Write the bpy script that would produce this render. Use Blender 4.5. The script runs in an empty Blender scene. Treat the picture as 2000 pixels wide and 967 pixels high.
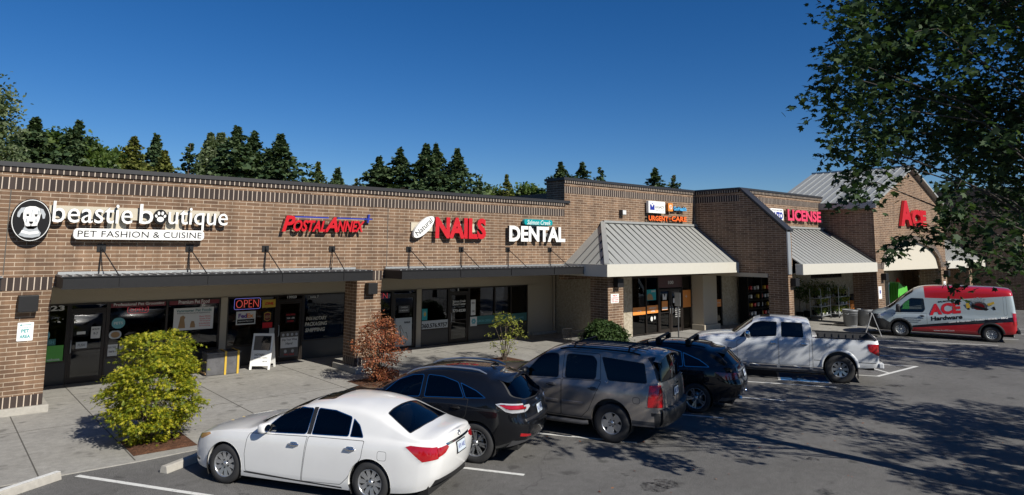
import bpy, bmesh, math, random
import numpy as np
from mathutils import Vector, Matrix

random.seed(7); rng = np.random.default_rng(11)
S = bpy.context.scene
COL = S.collection
R = math.radians

# ------------------------------------------------------------------ camera
def cam_axes(yaw, pitch, roll):
    f0 = Vector((math.sin(yaw), math.cos(yaw), 0)); r0 = Vector((math.cos(yaw), -math.sin(yaw), 0)); u0 = Vector((0, 0, 1))
    f = f0*math.cos(pitch) + u0*math.sin(pitch); u = r0.cross(f)
    return r0*math.cos(roll)+u*math.sin(roll), -r0*math.sin(roll)+u*math.cos(roll), f
cd = bpy.data.cameras.new('camera'); cam = bpy.data.objects.new('camera', cd); COL.objects.link(cam)
r_, u_, f_ = cam_axes(.709098, .119452, .006349)
m = Matrix((r_, u_, -f_)).transposed().to_4x4(); m.translation = (0, 0, 4.03); cam.matrix_world = m
cd.sensor_width = 36; cd.lens = 36*1317.4/2000; cd.shift_y = -158.17/2000; cd.clip_end = 3000; cd.clip_start = .05
S.camera = cam

# ------------------------------------------------------------------ light
SUN_EL, SUN_X = 36.0, 0.08
w = bpy.data.worlds.new('World'); S.world = w; w.use_nodes = True
nt = w.node_tree; bg = nt.nodes['Background']
sky = nt.nodes.new('ShaderNodeTexSky'); sky.sky_type = 'NISHITA'; sky.sun_disc = False
sky.sun_elevation = R(SUN_EL); sky.sun_rotation = math.atan2(SUN_X, -1); sky.altitude = 900; sky.air_density = 1.0; sky.dust_density = .15; sky.ozone_density = 6.0
hs = nt.nodes.new('ShaderNodeHueSaturation'); hs.inputs['Saturation'].default_value = 1.25; hs.inputs['Value'].default_value = .88; hs.inputs['Hue'].default_value = .507
nt.links.new(sky.outputs[0], hs.inputs['Color']); nt.links.new(hs.outputs[0], bg.inputs[0]); bg.inputs[1].default_value = .06
ld = bpy.data.lights.new('sun', 'SUN'); ld.energy = 3.9; ld.angle = R(.53); ld.color = (1, .95, .86)
sun = bpy.data.objects.new('sun', ld); COL.objects.link(sun)
sd = Vector((SUN_X*math.cos(R(SUN_EL)), -math.cos(R(SUN_EL)), math.sin(R(SUN_EL))))
sun.rotation_euler = sd.to_track_quat('Z', 'Y').to_euler(); sun.location = sd*60
S.view_settings.view_transform = 'Standard'; S.view_settings.look = 'None'; S.view_settings.gamma = 1; S.view_settings.use_curve_mapping = False
S.view_settings.exposure = 0.62
S.cycles.max_bounces = 6; S.cycles.transparent_max_bounces = 12

# ------------------------------------------------------------------ helpers
def tag(o, label=None, cat=None, group=None, kind=None):
    if label: o['label'] = label
    if cat: o['category'] = cat
    if group: o['group'] = group
    if kind: o['kind'] = kind
    return o
def empty(name, loc=(0, 0, 0), rz=0, label=None, cat=None, group=None):
    o = bpy.data.objects.new(name, None); COL.objects.link(o); o.location = loc; o.rotation_euler = (0, 0, rz); o.empty_display_size = .2
    return tag(o, label, cat, group)
def copy_tree(o, parent=None):
    c = o.copy(); COL.objects.link(c)
    if parent is not None: c.parent = parent
    for ch in o.children: copy_tree(ch, c)
    return c

def worldpos(o):
    v = Vector(o.location); p = o.parent
    while p is not None: v = p.location + v; p = p.parent
    return v

class MB:
    """collects shapes; build() links them as one mesh object"""
    def __init__(s): s.v = []; s.f = []; s.m = []; s.uv = []; s.sm = []
    def add(s, vs, fs, m=0, smooth=False, uvs=None):
        b = len(s.v); s.v += [tuple(p) for p in vs]
        for k, f in enumerate(fs):
            s.f.append([b+i for i in f]); s.m.append(m); s.sm.append(smooth); s.uv.append(None if uvs is None else uvs[k])
        return s
    def box(s, a, b, m=0):
        x0, y0, z0 = [min(p, q) for p, q in zip(a, b)]; x1, y1, z1 = [max(p, q) for p, q in zip(a, b)]
        v = [(x0,y0,z0),(x1,y0,z0),(x1,y1,z0),(x0,y1,z0),(x0,y0,z1),(x1,y0,z1),(x1,y1,z1),(x0,y1,z1)]
        fs = [(0,3,2,1),(4,5,6,7),(0,1,5,4),(1,2,6,5),(2,3,7,6),(3,0,4,7)]; uvs = None
        if m in (1, 2):      # standing bricks: one row over the height of the band
            uvs = [[(v[i][0], v[i][1]) for i in f] for f in fs[:2]]+[[(v[i][0 if k % 2 == 0 else 1], v[i][2]-z0+.03) for i in f] for k, f in enumerate(fs[2:])]
        return s.add(v, fs, m, uvs=uvs)
    def obox(s, c, size, M, m=0):
        """box centred on c, size, rotated by 3x3 M"""
        v = []
        for z in (-.5, .5):
            for x, y in ((-.5,-.5),(.5,-.5),(.5,.5),(-.5,.5)):
                v.append(Vector(c) + M @ Vector((x*size[0], y*size[1], z*size[2])))
        return s.add(v, [(0,3,2,1),(4,5,6,7),(0,1,5,4),(1,2,6,5),(2,3,7,6),(3,0,4,7)], m)
    def quad(s, a, b, c, d, m=0): return s.add([a, b, c, d], [(0,1,2,3)], m)
    def poly(s, pts, m=0): return s.add(pts, [tuple(range(len(pts)))], m)
    def prism(s, pts, vec, m=0, caps=True):
        """closed polygon pts (3d) swept along vec"""
        n = len(pts); vec = Vector(vec); P = [Vector(p) for p in pts]
        nor = Vector((0,0,0))
        for i in range(n): nor += P[i].cross(P[(i+1) % n])
        if nor.dot(vec) > 0: P = P[::-1]
        v = P + [p+vec for p in P]
        fs = [(i+n, (i+1) % n+n, (i+1) % n, i) for i in range(n)] if False else [((i+1) % n, i, i+n, (i+1) % n+n) for i in range(n)]
        if caps: fs += [tuple(range(n)), tuple(range(2*n-1, n-1, -1))]
        return s.add(v, fs, m)
    def tube(s, pts, r, n=8, m=0, caps=True, r2=None, smooth=True):
        P = [Vector(p) for p in pts]; N = len(P); rs = [r + (0 if r2 is None else (r2-r)*i/max(1, N-1)) for i in range(N)] if not isinstance(r, (list, tuple)) else r
        v = []; prev = None
        for i, p in enumerate(P):
            t = (P[min(i+1, N-1)] - P[max(i-1, 0)]).normalized()
            a = prev if prev is not None else (Vector((0,0,1)) if abs(t.z) < .9 else Vector((1,0,0)))
            x = (a - t*a.dot(t)).normalized(); y = t.cross(x); prev = x
            for k in range(n):
                an = 2*math.pi*k/n; v.append(p + (x*math.cos(an) + y*math.sin(an))*rs[i])
        fs = [(i*n+k, i*n+(k+1) % n, (i+1)*n+(k+1) % n, (i+1)*n+k) for i in range(N-1) for k in range(n)]
        s.add(v, fs, m, smooth)
        if caps: s.add(v[:n], [tuple(range(n-1, -1, -1))], m); s.add(v[-n:], [tuple(range(n))], m)
        return s
    def lathe(s, prof, c=(0,0,0), axis='z', n=24, m=0, smooth=True):
        """prof: list of (radius, height)"""
        v = []
        for r, h in prof:
            for k in range(n):
                a = 2*math.pi*k/n; p = (r*math.cos(a), r*math.sin(a), h)
                if axis == 'y': p = (p[0], p[2], -p[1])
                elif axis == 'x': p = (p[2], p[0], p[1])
                v.append((p[0]+c[0], p[1]+c[1], p[2]+c[2]))
        fs = [(i*n+k, i*n+(k+1) % n, (i+1)*n+(k+1) % n, (i+1)*n+k) for i in range(len(prof)-1) for k in range(n)]
        return s.add(v, fs, m, smooth)
    def mesh(s, off, name):
        me = bpy.data.meshes.new(name)
        V = [(p[0]-off[0], p[1]-off[1], p[2]-off[2]) for p in s.v]
        me.from_pydata(V, [], s.f)
        me.polygons.foreach_set('material_index', s.m); me.polygons.foreach_set('use_smooth', s.sm)
        lay = me.uv_layers.new(name='uv'); data = np.zeros((len(me.loops), 2), np.float32)
        va = np.array(s.v, float)
        k = 0
        for i, f in enumerate(s.f):
            if s.uv[i] is not None:
                for j in range(len(f)): data[k+j] = s.uv[i][j]
            else:
                p = va[f]; 
                nrm = np.cross(p[1]-p[0], p[2]-p[0]) if len(f) == 3 else np.cross(p[2]-p[0], p[3 % len(f)]-p[1])
                a = np.abs(nrm); ax = int(np.argmax(a))
                if ax == 0: data[k:k+len(f)] = p[:, (1, 2)]
                elif ax == 1: data[k:k+len(f)] = p[:, (0, 2)]
                else: data[k:k+len(f)] = p[:, (0, 1)]
            k += len(f)
        lay.data.foreach_set('uv', data.ravel())
        me.update()
        return me
    def build(s, name, mats, parent=None, bevel=0, label=None, local=False):
        off = Vector((0,0,0))
        if parent is not None and not local: off = worldpos(parent)
        me = s.mesh(off, name)
        for mt in (mats if isinstance(mats, (list, tuple)) else [mats]): me.materials.append(mt)
        if bevel:
            bm = bmesh.new(); bm.from_mesh(me); bmesh.ops.remove_doubles(bm, verts=bm.verts, dist=1e-5)
            ed = [e for e in bm.edges if len(e.link_faces) == 2 and e.calc_face_angle(0) > .5]
            bmesh.ops.bevel(bm, geom=ed, offset=bevel, segments=2, affect='EDGES', profile=.5, clamp_overlap=True)
            bm.to_mesh(me); bm.free()
        o = bpy.data.objects.new(name, me); COL.objects.link(o)
        if parent is not None: o.parent = parent
        if label: o['label'] = label
        return o
    def thing(s, name, mats, loc, label, cat, group=None, bevel=0, kind=None):
        """a thing that is one mesh, origin at loc"""
        me_o = s.build(name, mats, None, bevel); me = me_o.data
        me.transform(Matrix.Translation(-Vector(loc))); me_o.location = loc
        return tag(me_o, label, cat, group, kind)

def rrect(x0, x1, z0, z1, r, n=5):
    """rounded rectangle outline, 2d"""
    pts = []
    for cx, cz, a0 in ((x1-r, z1-r, 0), (x0+r, z1-r, 90), (x0+r, z0+r, 180), (x1-r, z0+r, 270)):
        for k in range(n+1):
            a = R(a0+90*k/n); pts.append((cx+r*math.cos(a), cz+r*math.sin(a)))
    return pts
def ell(cx, cz, rx, rz, n=32, rot=0):
    c, s = math.cos(rot), math.sin(rot); out = []
    for k in range(n):
        a = 2*math.pi*k/n; x, z = rx*math.cos(a), rz*math.sin(a); out.append((cx+x*c-z*s, cz+x*s+z*c))
    return out

def text_mesh(body, bold=0, shear=0, spacing=1.0, res=3):
    cu = bpy.data.curves.new('t', 'FONT'); cu.body = body; cu.offset = bold; cu.shear = shear; cu.space_character = spacing; cu.resolution_u = res; cu.align_x = 'LEFT'
    ob = bpy.data.objects.new('t', cu); me = bpy.data.meshes.new_from_object(ob)
    V = [(v.co.x, v.co.y) for v in me.vertices]; F = [tuple(p.vertices) for p in me.polygons]
    bpy.data.objects.remove(ob); bpy.data.meshes.remove(me); bpy.data.curves.remove(cu)
    return V, F
def text(mb, body, x0, x1, z0, z1, y, depth=.004, m=0, bold=0, shear=0, spacing=1.0, frame=None, rim=None, res=3, base=None):
    """lettering fitted in the box x0..x1, z0..z1 on plane y (facing -Y); solid, depth thick towards +Y.
    frame=(origin, ux, uz, uy): the same in another frame (uy = into the surface). rim: material slot of the sides"""
    V, F = text_mesh(body, bold, shear, spacing, res)
    if not V: return
    a = np.array(V); mn, mx = a.min(0), a.max(0); sc = (np.array([x1-x0, z1-z0]))/(mx-mn)
    a = (a-mn)*sc + np.array([x0, z0])
    if frame is None: O, ux, uz, uy = Vector((0, 0, 0)), Vector((1, 0, 0)), Vector((0, 0, 1)), Vector((0, 1, 0))
    else: O, ux, uz, uy = [Vector(q) for q in frame]
    front = [O + ux*p[0] + uz*p[1] + uy*y for p in a]; back = [p + uy*depth for p in front]
    mb.add(front, F, m)
    ec = {}
    for f in F:
        for i in range(len(f)):
            e = (f[i], f[(i+1) % len(f)]); ec[tuple(sorted(e))] = ec.get(tuple(sorted(e)), []) + [e]
    n = len(front); side = [(e[0][1], e[0][0], e[0][0]+n, e[0][1]+n) for e in ec.values() if len(e) == 1]
    if depth > .003: mb.add(front+back, side, m if rim is None else rim)

# ------------------------------------------------------------------ materials
def new_mat(name):
    m = bpy.data.materials.new(name); m.use_nodes = True; n = m.node_tree; return m, n, n.nodes['Principled BSDF']
def N(n, t, **k):
    o = n.nodes.new(t)
    for a, b in k.items():
        if a in o.inputs: o.inputs[a].default_value = b
        else: setattr(o, a, b)
    return o
def c4(c): return (c[0], c[1], c[2], 1)
def plain(name, col, rough=.6, metal=0, spec=.5, var=.12, scale=6, coat=0, bump=0, emit=None):
    """one colour with slight uneven tone and wear"""
    m, n, b = new_mat(name); L = n.links.new
    b.inputs['Roughness'].default_value = rough; b.inputs['Metallic'].default_value = metal; b.inputs['Specular IOR Level'].default_value = spec
    b.inputs['Coat Weight'].default_value = coat; b.inputs['Coat Roughness'].default_value = .03
    if var:
        tc = N(n, 'ShaderNodeTexCoord'); no = N(n, 'ShaderNodeTexNoise', Scale=scale, Detail=5.0, Roughness=.6); L(tc.outputs['Object'], no.inputs['Vector'])
        mx = N(n, 'ShaderNodeMix', data_type='RGBA'); L(no.outputs['Fac'], mx.inputs['Factor'])
        mx.inputs[6].default_value = c4([c*(1-var) for c in col]); mx.inputs[7].default_value = c4([min(1, c*(1+var)) for c in col]); L(mx.outputs[2], b.inputs['Base Color'])
        if bump:
            bp = N(n, 'ShaderNodeBump', Strength=bump, Distance=.02); L(no.outputs['Fac'], bp.inputs['Height']); L(bp.outputs[0], b.inputs['Normal'])
    else: b.inputs['Base Color'].default_value = c4(col)
    if emit: b.inputs['Emission Color'].default_value = c4(col); b.inputs['Emission Strength'].default_value = emit
    return m
def brick_mat(name, c1, c2, mortar, w, h, gap, soldier=False):
    m, n, b = new_mat(name); L = n.links.new
    uv = N(n, 'ShaderNodeUVMap'); uv.uv_map = 'uv'
    bt = N(n, 'ShaderNodeTexBrick'); L(uv.outputs[0], bt.inputs['Vector'])
    bt.offset = 0 if soldier else .5; bt.squash = 1
    bt.inputs['Color1'].default_value = c4(c1); bt.inputs['Color2'].default_value = c4(c2); bt.inputs['Mortar'].default_value = c4(mortar)
    bt.inputs['Scale'].default_value = 1; bt.inputs['Mortar Size'].default_value = gap; bt.inputs['Mortar Smooth'].default_value = .1; bt.inputs['Bias'].default_value = -.1
    bt.inputs['Brick Width'].default_value = w; bt.inputs['Row Height'].default_value = h
    no = N(n, 'ShaderNodeTexNoise', Scale=1.1, Detail=6.0, Roughness=.7); L(uv.outputs[0], no.inputs['Vector'])
    n2 = N(n, 'ShaderNodeTexNoise', Scale=60.0, Detail=2.0); L(uv.outputs[0], n2.inputs['Vector'])
    ad = N(n, 'ShaderNodeMath', operation='ADD'); L(no.outputs['Fac'], ad.inputs[0]); L(n2.outputs['Fac'], ad.inputs[1])
    mr = N(n, 'ShaderNodeMapRange'); mr.inputs['From Min'].default_value = .6; mr.inputs['From Max'].default_value = 1.4; mr.inputs['To Min'].default_value = .72; mr.inputs['To Max'].default_value = 1.25; L(ad.outputs[0], mr.inputs['Value'])
    mx = N(n, 'ShaderNodeVectorMath', operation='MULTIPLY'); L(bt.outputs['Color'], mx.inputs[0]); L(mr.outputs[0], mx.inputs[1])
    mp = N(n, 'ShaderNodeMapping'); mp.inputs['Scale'].default_value = (2.6,.16,1); L(uv.outputs[0], mp.inputs['Vector'])
    n3 = N(n, 'ShaderNodeTexNoise', Scale=1.6, Detail=5.0, Roughness=.6); L(mp.outputs[0], n3.inputs['Vector'])
    r3 = N(n, 'ShaderNodeMapRange'); r3.inputs['From Min'].default_value = .38; r3.inputs['From Max'].default_value = .62; r3.inputs['To Min'].default_value = .80; r3.inputs['To Max'].default_value = 1.10; L(n3.outputs['Fac'], r3.inputs['Value'])
    m3 = N(n, 'ShaderNodeVectorMath', operation='MULTIPLY'); L(mx.outputs[0], m3.inputs[0]); L(r3.outputs[0], m3.inputs[1]); L(m3.outputs[0], b.inputs['Base Color'])
    bp = N(n, 'ShaderNodeBump', Strength=.5, Distance=.01); bp.invert = True; L(bt.outputs['Fac'], bp.inputs['Height']); L(bp.outputs[0], b.inputs['Normal'])
    b.inputs['Roughness'].default_value = .85; b.inputs['Specular IOR Level'].default_value = .25
    return m
def glass_mat(name, tint=.35, col=(1, 1, 1), ior=1.5, rough=.0):
    """dark see-through pane: fresnel mirror over tinted transparency"""
    m, n, b = new_mat(name); L = n.links.new; n.nodes.remove(b)
    out = [x for x in n.nodes if x.type == 'OUTPUT_MATERIAL'][0]
    fr = N(n, 'ShaderNodeFresnel', IOR=ior); gl = N(n, 'ShaderNodeBsdfGlossy', Roughness=rough); gl.inputs['Color'].default_value = (.95, .95, .95, 1)
    tr = N(n, 'ShaderNodeBsdfTransparent'); tr.inputs['Color'].default_value = (tint*col[0], tint*col[1], tint*col[2], 1)
    mx = N(n, 'ShaderNodeMixShader'); L(fr.outputs[0], mx.inputs[0]); L(tr.outputs[0], mx.inputs[1]); L(gl.outputs[0], mx.inputs[2]); L(mx.outputs[0], out.inputs[0])
    return m
def paint(name, col, metal=.0, rough=.32, flake=0, coat=1.0):
    m, n, b = new_mat(name); L = n.links.new
    b.inputs['Base Color'].default_value = c4(col); b.inputs['Metallic'].default_value = metal; b.inputs['Roughness'].default_value = rough
    b.inputs['Coat Weight'].default_value = coat; b.inputs['Coat Roughness'].default_value = .02; b.inputs['Specular IOR Level'].default_value = .08 if sum(col) < .1 else .4
    tc = N(n, 'ShaderNodeTexCoord'); no = N(n, 'ShaderNodeTexNoise', Scale=2.2, Detail=6.0, Roughness=.65); L(tc.outputs['Object'], no.inputs['Vector'])
    mr = N(n, 'ShaderNodeMapRange'); mr.inputs['To Min'].default_value = rough*.85; mr.inputs['To Max'].default_value = rough*1.2; L(no.outputs['Fac'], mr.inputs['Value']); L(mr.outputs[0], b.inputs['Roughness'])
    mx = N(n, 'ShaderNodeMix', data_type='RGBA'); mx.inputs[6].default_value = c4([c*.93 for c in col]); mx.inputs[7].default_value = c4([min(1, c*1.05+.002) for c in col]); L(no.outputs['Fac'], mx.inputs['Factor']); L(mx.outputs[2], b.inputs['Base Color'])
    return m

M = {}
M['brick'] = brick_mat('brick', (.205,.126,.077), (.118,.071,.046), (.42,.34,.255), .40, .10, .0085)
M['soldier'] = brick_mat('soldier brick', (.058,.044,.038), (.040,.030,.027), (.55,.46,.37), .135, .60, .011, True)
M['dentil'] = brick_mat('dentil brick', (.05,.038,.034), (.036,.028,.025), (.52,.44,.35), .135, .60, .013, True)
M['coping'] = plain('coping metal', (.035,.035,.037), .45, .3)
M['beige'] = plain('beige stucco', (.40,.35,.27), .85, bump=.15, scale=30, var=.08)
M['raceway'] = plain('cream raceway', (.50,.45,.35), .6, var=.05)
M['cream'] = plain('cream panel', (.54,.50,.41), .6, var=.05)
M['fascia'] = plain('fascia paint', (.52,.50,.435), .55, var=.06)
M['black_metal'] = plain('black steel', (.015,.015,.016), .5, 0, spec=.25, var=.2)
M['awn_top'] = plain('weathered sheet', (.32,.33,.33), .5, .6, var=.2)
M['roof'] = plain('roof sheet metal', (.33,.335,.315), .5, .2, var=.12, scale=3)
M['seam'] = plain('roof seam', (.33,.335,.32), .45, .2)
M['rib'] = plain('roof rib with painted shadow', (.07,.07,.068), .6, .1)  # ribs coloured near black, their shadow lines put into the colour
M['bronze'] = plain('bronze frame', (.035,.028,.024), .4, .5)
M['glass'] = glass_mat('shop glass', .42, (.9,.95,1), 1.55)
M['conc'] = None
M['white'] = plain('white paint', (.78,.78,.75), .45, var=.05)
M['white_dull'] = plain('white vinyl', (.62,.62,.6), .5, var=.06)
M['black'] = plain('black paint', (.010,.010,.011), .5, var=0, spec=.15)
M['red'] = plain('red acrylic', (.52,.012,.02), .3, var=.08, coat=.3)
M['blue'] = plain('blue paint', (.02,.035,.28), .35, var=.1)
M['teal'] = plain('teal acrylic', (.0,.28,.30), .35, var=.1)
M['orange'] = plain('orange vinyl', (.75,.26,.05), .5, var=.1)
M['yellow'] = plain('yellow vinyl', (.55,.36,.04), .45, var=.1)
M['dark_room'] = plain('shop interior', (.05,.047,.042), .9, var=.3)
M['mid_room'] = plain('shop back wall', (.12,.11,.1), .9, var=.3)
M['galv'] = plain('galvanised steel', (.42,.44,.45), .45, .6, var=.2, scale=20)
M['bin'] = plain('dull galvanised sheet', (.26,.27,.28), .5, .4, var=.25, scale=14)
M['pale_conc'] = plain('pale concrete', (.36,.34,.30), .92, var=.32, scale=9, bump=.3)
M['green'] = plain('green plastic', (.10,.42,.06), .4, var=.1)
M['wood'] = plain('tan cardboard', (.32,.2,.1), .8, var=.2)
def split_mat():
    m, n, b = new_mat('split face block'); L = n.links.new
    tc = N(n, 'ShaderNodeTexCoord'); no = N(n, 'ShaderNodeTexNoise', Scale=9.0, Detail=8.0, Roughness=.7); L(tc.outputs['Object'], no.inputs['Vector'])
    cr = N(n, 'ShaderNodeValToRGB'); cr.color_ramp.elements[0].color = (.24,.2,.14,1); cr.color_ramp.elements[1].color = (.5,.45,.36,1); cr.color_ramp.elements[0].position = .3; cr.color_ramp.elements[1].position = .7
    L(no.outputs['Fac'], cr.inputs[0]); L(cr.outputs[0], b.inputs['Base Color'])
    bp = N(n, 'ShaderNodeBump', Strength=.9, Distance=.06); L(no.outputs['Fac'], bp.inputs['Height']); L(bp.outputs[0], b.inputs['Normal']); b.inputs['Roughness'].default_value = .95
    return m
M['split'] = split_mat()
def ground_mat(name, lo, hi, scales, speck, rough, bump, tracks=0, cracks=0):
    m, n, b = new_mat(name); L = n.links.new
    tc = N(n, 'ShaderNodeTexCoord')
    n1 = N(n, 'ShaderNodeTexNoise', Scale=scales[0], Detail=6.0, Roughness=.65); L(tc.outputs['Object'], n1.inputs['Vector'])
    n2 = N(n, 'ShaderNodeTexNoise', Scale=scales[1], Detail=3.0, Roughness=.7); L(tc.outputs['Object'], n2.inputs['Vector'])
    cr = N(n, 'ShaderNodeValToRGB'); cr.color_ramp.elements[0].color = c4(lo); cr.color_ramp.elements[1].color = c4(hi); cr.color_ramp.elements[0].position = .3; cr.color_ramp.elements[1].position = .72
    L(n1.outputs['Fac'], cr.inputs[0])
    mr = N(n, 'ShaderNodeMapRange'); mr.inputs['From Min'].default_value = .3; mr.inputs['From Max'].default_value = .7; mr.inputs['To Min'].default_value = 1-speck; mr.inputs['To Max'].default_value = 1+speck; L(n2.outputs['Fac'], mr.inputs['Value'])
    mu = N(n, 'ShaderNodeVectorMath', operation='MULTIPLY'); L(cr.outputs[0], mu.inputs[0]); L(mr.outputs[0], mu.inputs[1])
    last = mu
    # spots of oil and gum
    n3 = N(n, 'ShaderNodeTexNoise', Scale=1.7, Detail=3.0); L(tc.outputs['Object'], n3.inputs['Vector'])
    r3 = N(n, 'ShaderNodeMapRange'); r3.inputs['From Min'].default_value = .62; r3.inputs['From Max'].default_value = .70; r3.inputs['To Min'].default_value = 1; r3.inputs['To Max'].default_value = .60; L(n3.outputs['Fac'], r3.inputs['Value'])
    m3 = N(n, 'ShaderNodeVectorMath', operation='MULTIPLY'); L(last.outputs[0], m3.inputs[0]); L(r3.outputs[0], m3.inputs[1]); last = m3
    n5 = N(n, 'ShaderNodeTexNoise', Scale=6.0, Detail=6.0, Roughness=.75); L(tc.outputs['Object'], n5.inputs['Vector'])
    r5 = N(n, 'ShaderNodeMapRange'); r5.inputs['From Min'].default_value = .35; r5.inputs['From Max'].default_value = .65; r5.inputs['To Min'].default_value = .86; r5.inputs['To Max'].default_value = 1.12; L(n5.outputs['Fac'], r5.inputs['Value'])
    m5 = N(n, 'ShaderNodeVectorMath', operation='MULTIPLY'); L(last.outputs[0], m5.inputs[0]); L(r5.outputs[0], m5.inputs[1]); last = m5
    if cracks:
        vo = N(n, 'ShaderNodeTexVoronoi', feature='DISTANCE_TO_EDGE', Scale=cracks); 
        nw = N(n, 'ShaderNodeTexNoise', Scale=1.5, Detail=4.0); L(tc.outputs['Object'], nw.inputs['Vector'])
        va = N(n, 'ShaderNodeVectorMath', operation='ADD'); L(tc.outputs['Object'], va.inputs[0]); L(nw.outputs['Color'], va.inputs[1]); L(va.outputs[0], vo.inputs['Vector'])
        r4 = N(n, 'ShaderNodeMapRange'); r4.inputs['From Min'].default_value = .0; r4.inputs['From Max'].default_value = .003; r4.inputs['To Min'].default_value = .6; r4.inputs['To Max'].default_value = 1; L(vo.outputs['Distance'], r4.inputs['Value'])
        m4 = N(n, 'ShaderNodeVectorMath', operation='MULTIPLY'); L(last.outputs[0], m4.inputs[0]); L(r4.outputs[0], m4.inputs[1]); last = m4
    L(last.outputs[0], b.inputs['Base Color'])
    bp = N(n, 'ShaderNodeBump', Strength=bump, Distance=.008); L(n2.outputs['Fac'], bp.inputs['Height']); L(bp.outputs[0], b.inputs['Normal'])
    b.inputs['Roughness'].default_value = rough; b.inputs['Specular IOR Level'].default_value = .3
    return m
M['asphalt'] = ground_mat('asphalt', (.105,.102,.097), (.155,.151,.145), (.35, 60), .8, .85, .8, cracks=.17)
M['conc'] = ground_mat('concrete walk', (.245,.236,.216), (.335,.323,.295), (.6, 45), .14, .85, .3)
M['mulch'] = ground_mat('bark mulch', (.05,.022,.012), (.14,.065,.035), (14, 60), .7, .95, 1)
M['earth'] = ground_mat('earth', (.06,.065,.035), (.1,.1,.06), (.2, 8), .4, .95, .5)
def marking_mat(name, col):
    m, n, b = new_mat(name); L = n.links.new
    tc = N(n, 'ShaderNodeTexCoord'); no = N(n, 'ShaderNodeTexNoise', Scale=11.0, Detail=8.0, Roughness=.75); L(tc.outputs['Object'], no.inputs['Vector'])
    cr = N(n, 'ShaderNodeValToRGB'); cr.color_ramp.elements[0].color = c4([c*.4+.03 for c in col]); cr.color_ramp.elements[1].color = c4(col); cr.color_ramp.elements[0].position = .33; cr.color_ramp.elements[1].position = .47
    L(no.outputs['Fac'], cr.inputs[0]); L(cr.outputs[0], b.inputs['Base Color']); b.inputs['Roughness'].default_value = .7
    return m
M['line'] = marking_mat('line paint', (.66,.66,.63)); M['bluemark'] = marking_mat('blue bay paint', (.05,.19,.46))
# ------------------------------------------------------------------ ground
def sheet(name, mat, pts, z, thick=0):
    mb = MB()
    if thick: mb.prism([(x, y, z-thick) for x, y in pts], (0, 0, thick))
    else: mb.poly([(x, y, z) for x, y in pts])
    return tag(mb.build(name, mat), kind='structure')
sheet('ground', M['earth'], [(-900,-900),(1200,-900),(1200,1200),(-900,1200)], -.16)
sheet('parking_lot', M['asphalt'], [(-60,-40),(140,-40),(140,23.5),(-60,23.5)], 0, .1)
walk = sheet('sidewalk', M['conc'], [(-30,14.52),(3.3,14.52),(4.4,14.62),(120,14.62),(120,24),(-30,24)], .024, .02)
jm = plain('dark joint line', (.085,.08,.07), .95, var=.2)  # dark tone of the walk and wall joints
mb = MB()
xs = [-4.2,-2.7,-1.2,.28,1.78,3.27,6.27,9.35,12.4,15.4,18.5,21.6,24.7,27.8,31,34,37,40,43]
for x in xs: mb.box((x-.011,14.6,.0235), (x+.011,23.5,.0275))
mb.box((-12,21.9,.0236), (22.9,21.914,.0276)); mb.box((-12,18.3,.0236), (45,18.312,.0276))
mb.build('control_joint', jm, walk)
km = plain('kerb concrete', (.36,.34,.30), .9, var=.18, scale=9, bump=.2)
mb = MB(); mb.box((4.46,14.5,0), (60,14.64,.036)); tag(mb.build('kerb', km), kind='structure')
# painted markings
D30 = (math.sin(R(-30.7)), math.cos(R(-30.7)))       # nose direction of the angled bays
CX = (math.cos(R(30.7)), math.sin(R(30.7)))
def stripe(mb, a, b, w=.1, z=.0042):
    d = Vector((b[0]-a[0], b[1]-a[1], 0)); p = Vector((-d.y, d.x, 0)).normalized()*w/2
    A, B = Vector((a[0], a[1], z)), Vector((b[0], b[1], z)); mb.poly([A-p, B-p, B+p, A+p])
mb = MB(); L5 = 5.75
for xe, ye in ((5.25,9.43),(8.40,9.40),(11.54,9.40),(14.80,9.40),(17.76,9.38),(20.62,9.30),(23.46,9.22),(26.46,9.13),(29.24,9.0),(32.2,8.92),(35.05,8.85),(38.0,8.8),(41,8.7),(44,8.6),(2.1,9.45),(-1.0,9.45),(-4.1,9.45)):
    stripe(mb, (xe, ye), (xe+D30[0]*L5, ye+D30[1]*L5))
stripe(mb, (23.40,9.24), (26.52,9.13), .12, .0046)
for k in range(5):
    y = 9.2+k*1.15
    a = (23.46+D30[0]*(y-9.2)/D30[1], y); b = (26.46+D30[0]*(y+.75-9.13)/D30[1]+.0, y+.75)
    stripe(mb, (a[0]+.9, a[1]+.05), (b[0]-.75, b[1]+.55), .1, .0044)
mk = mb.build('bay_markings', M['line']); tag(mk, kind='structure')
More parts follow.
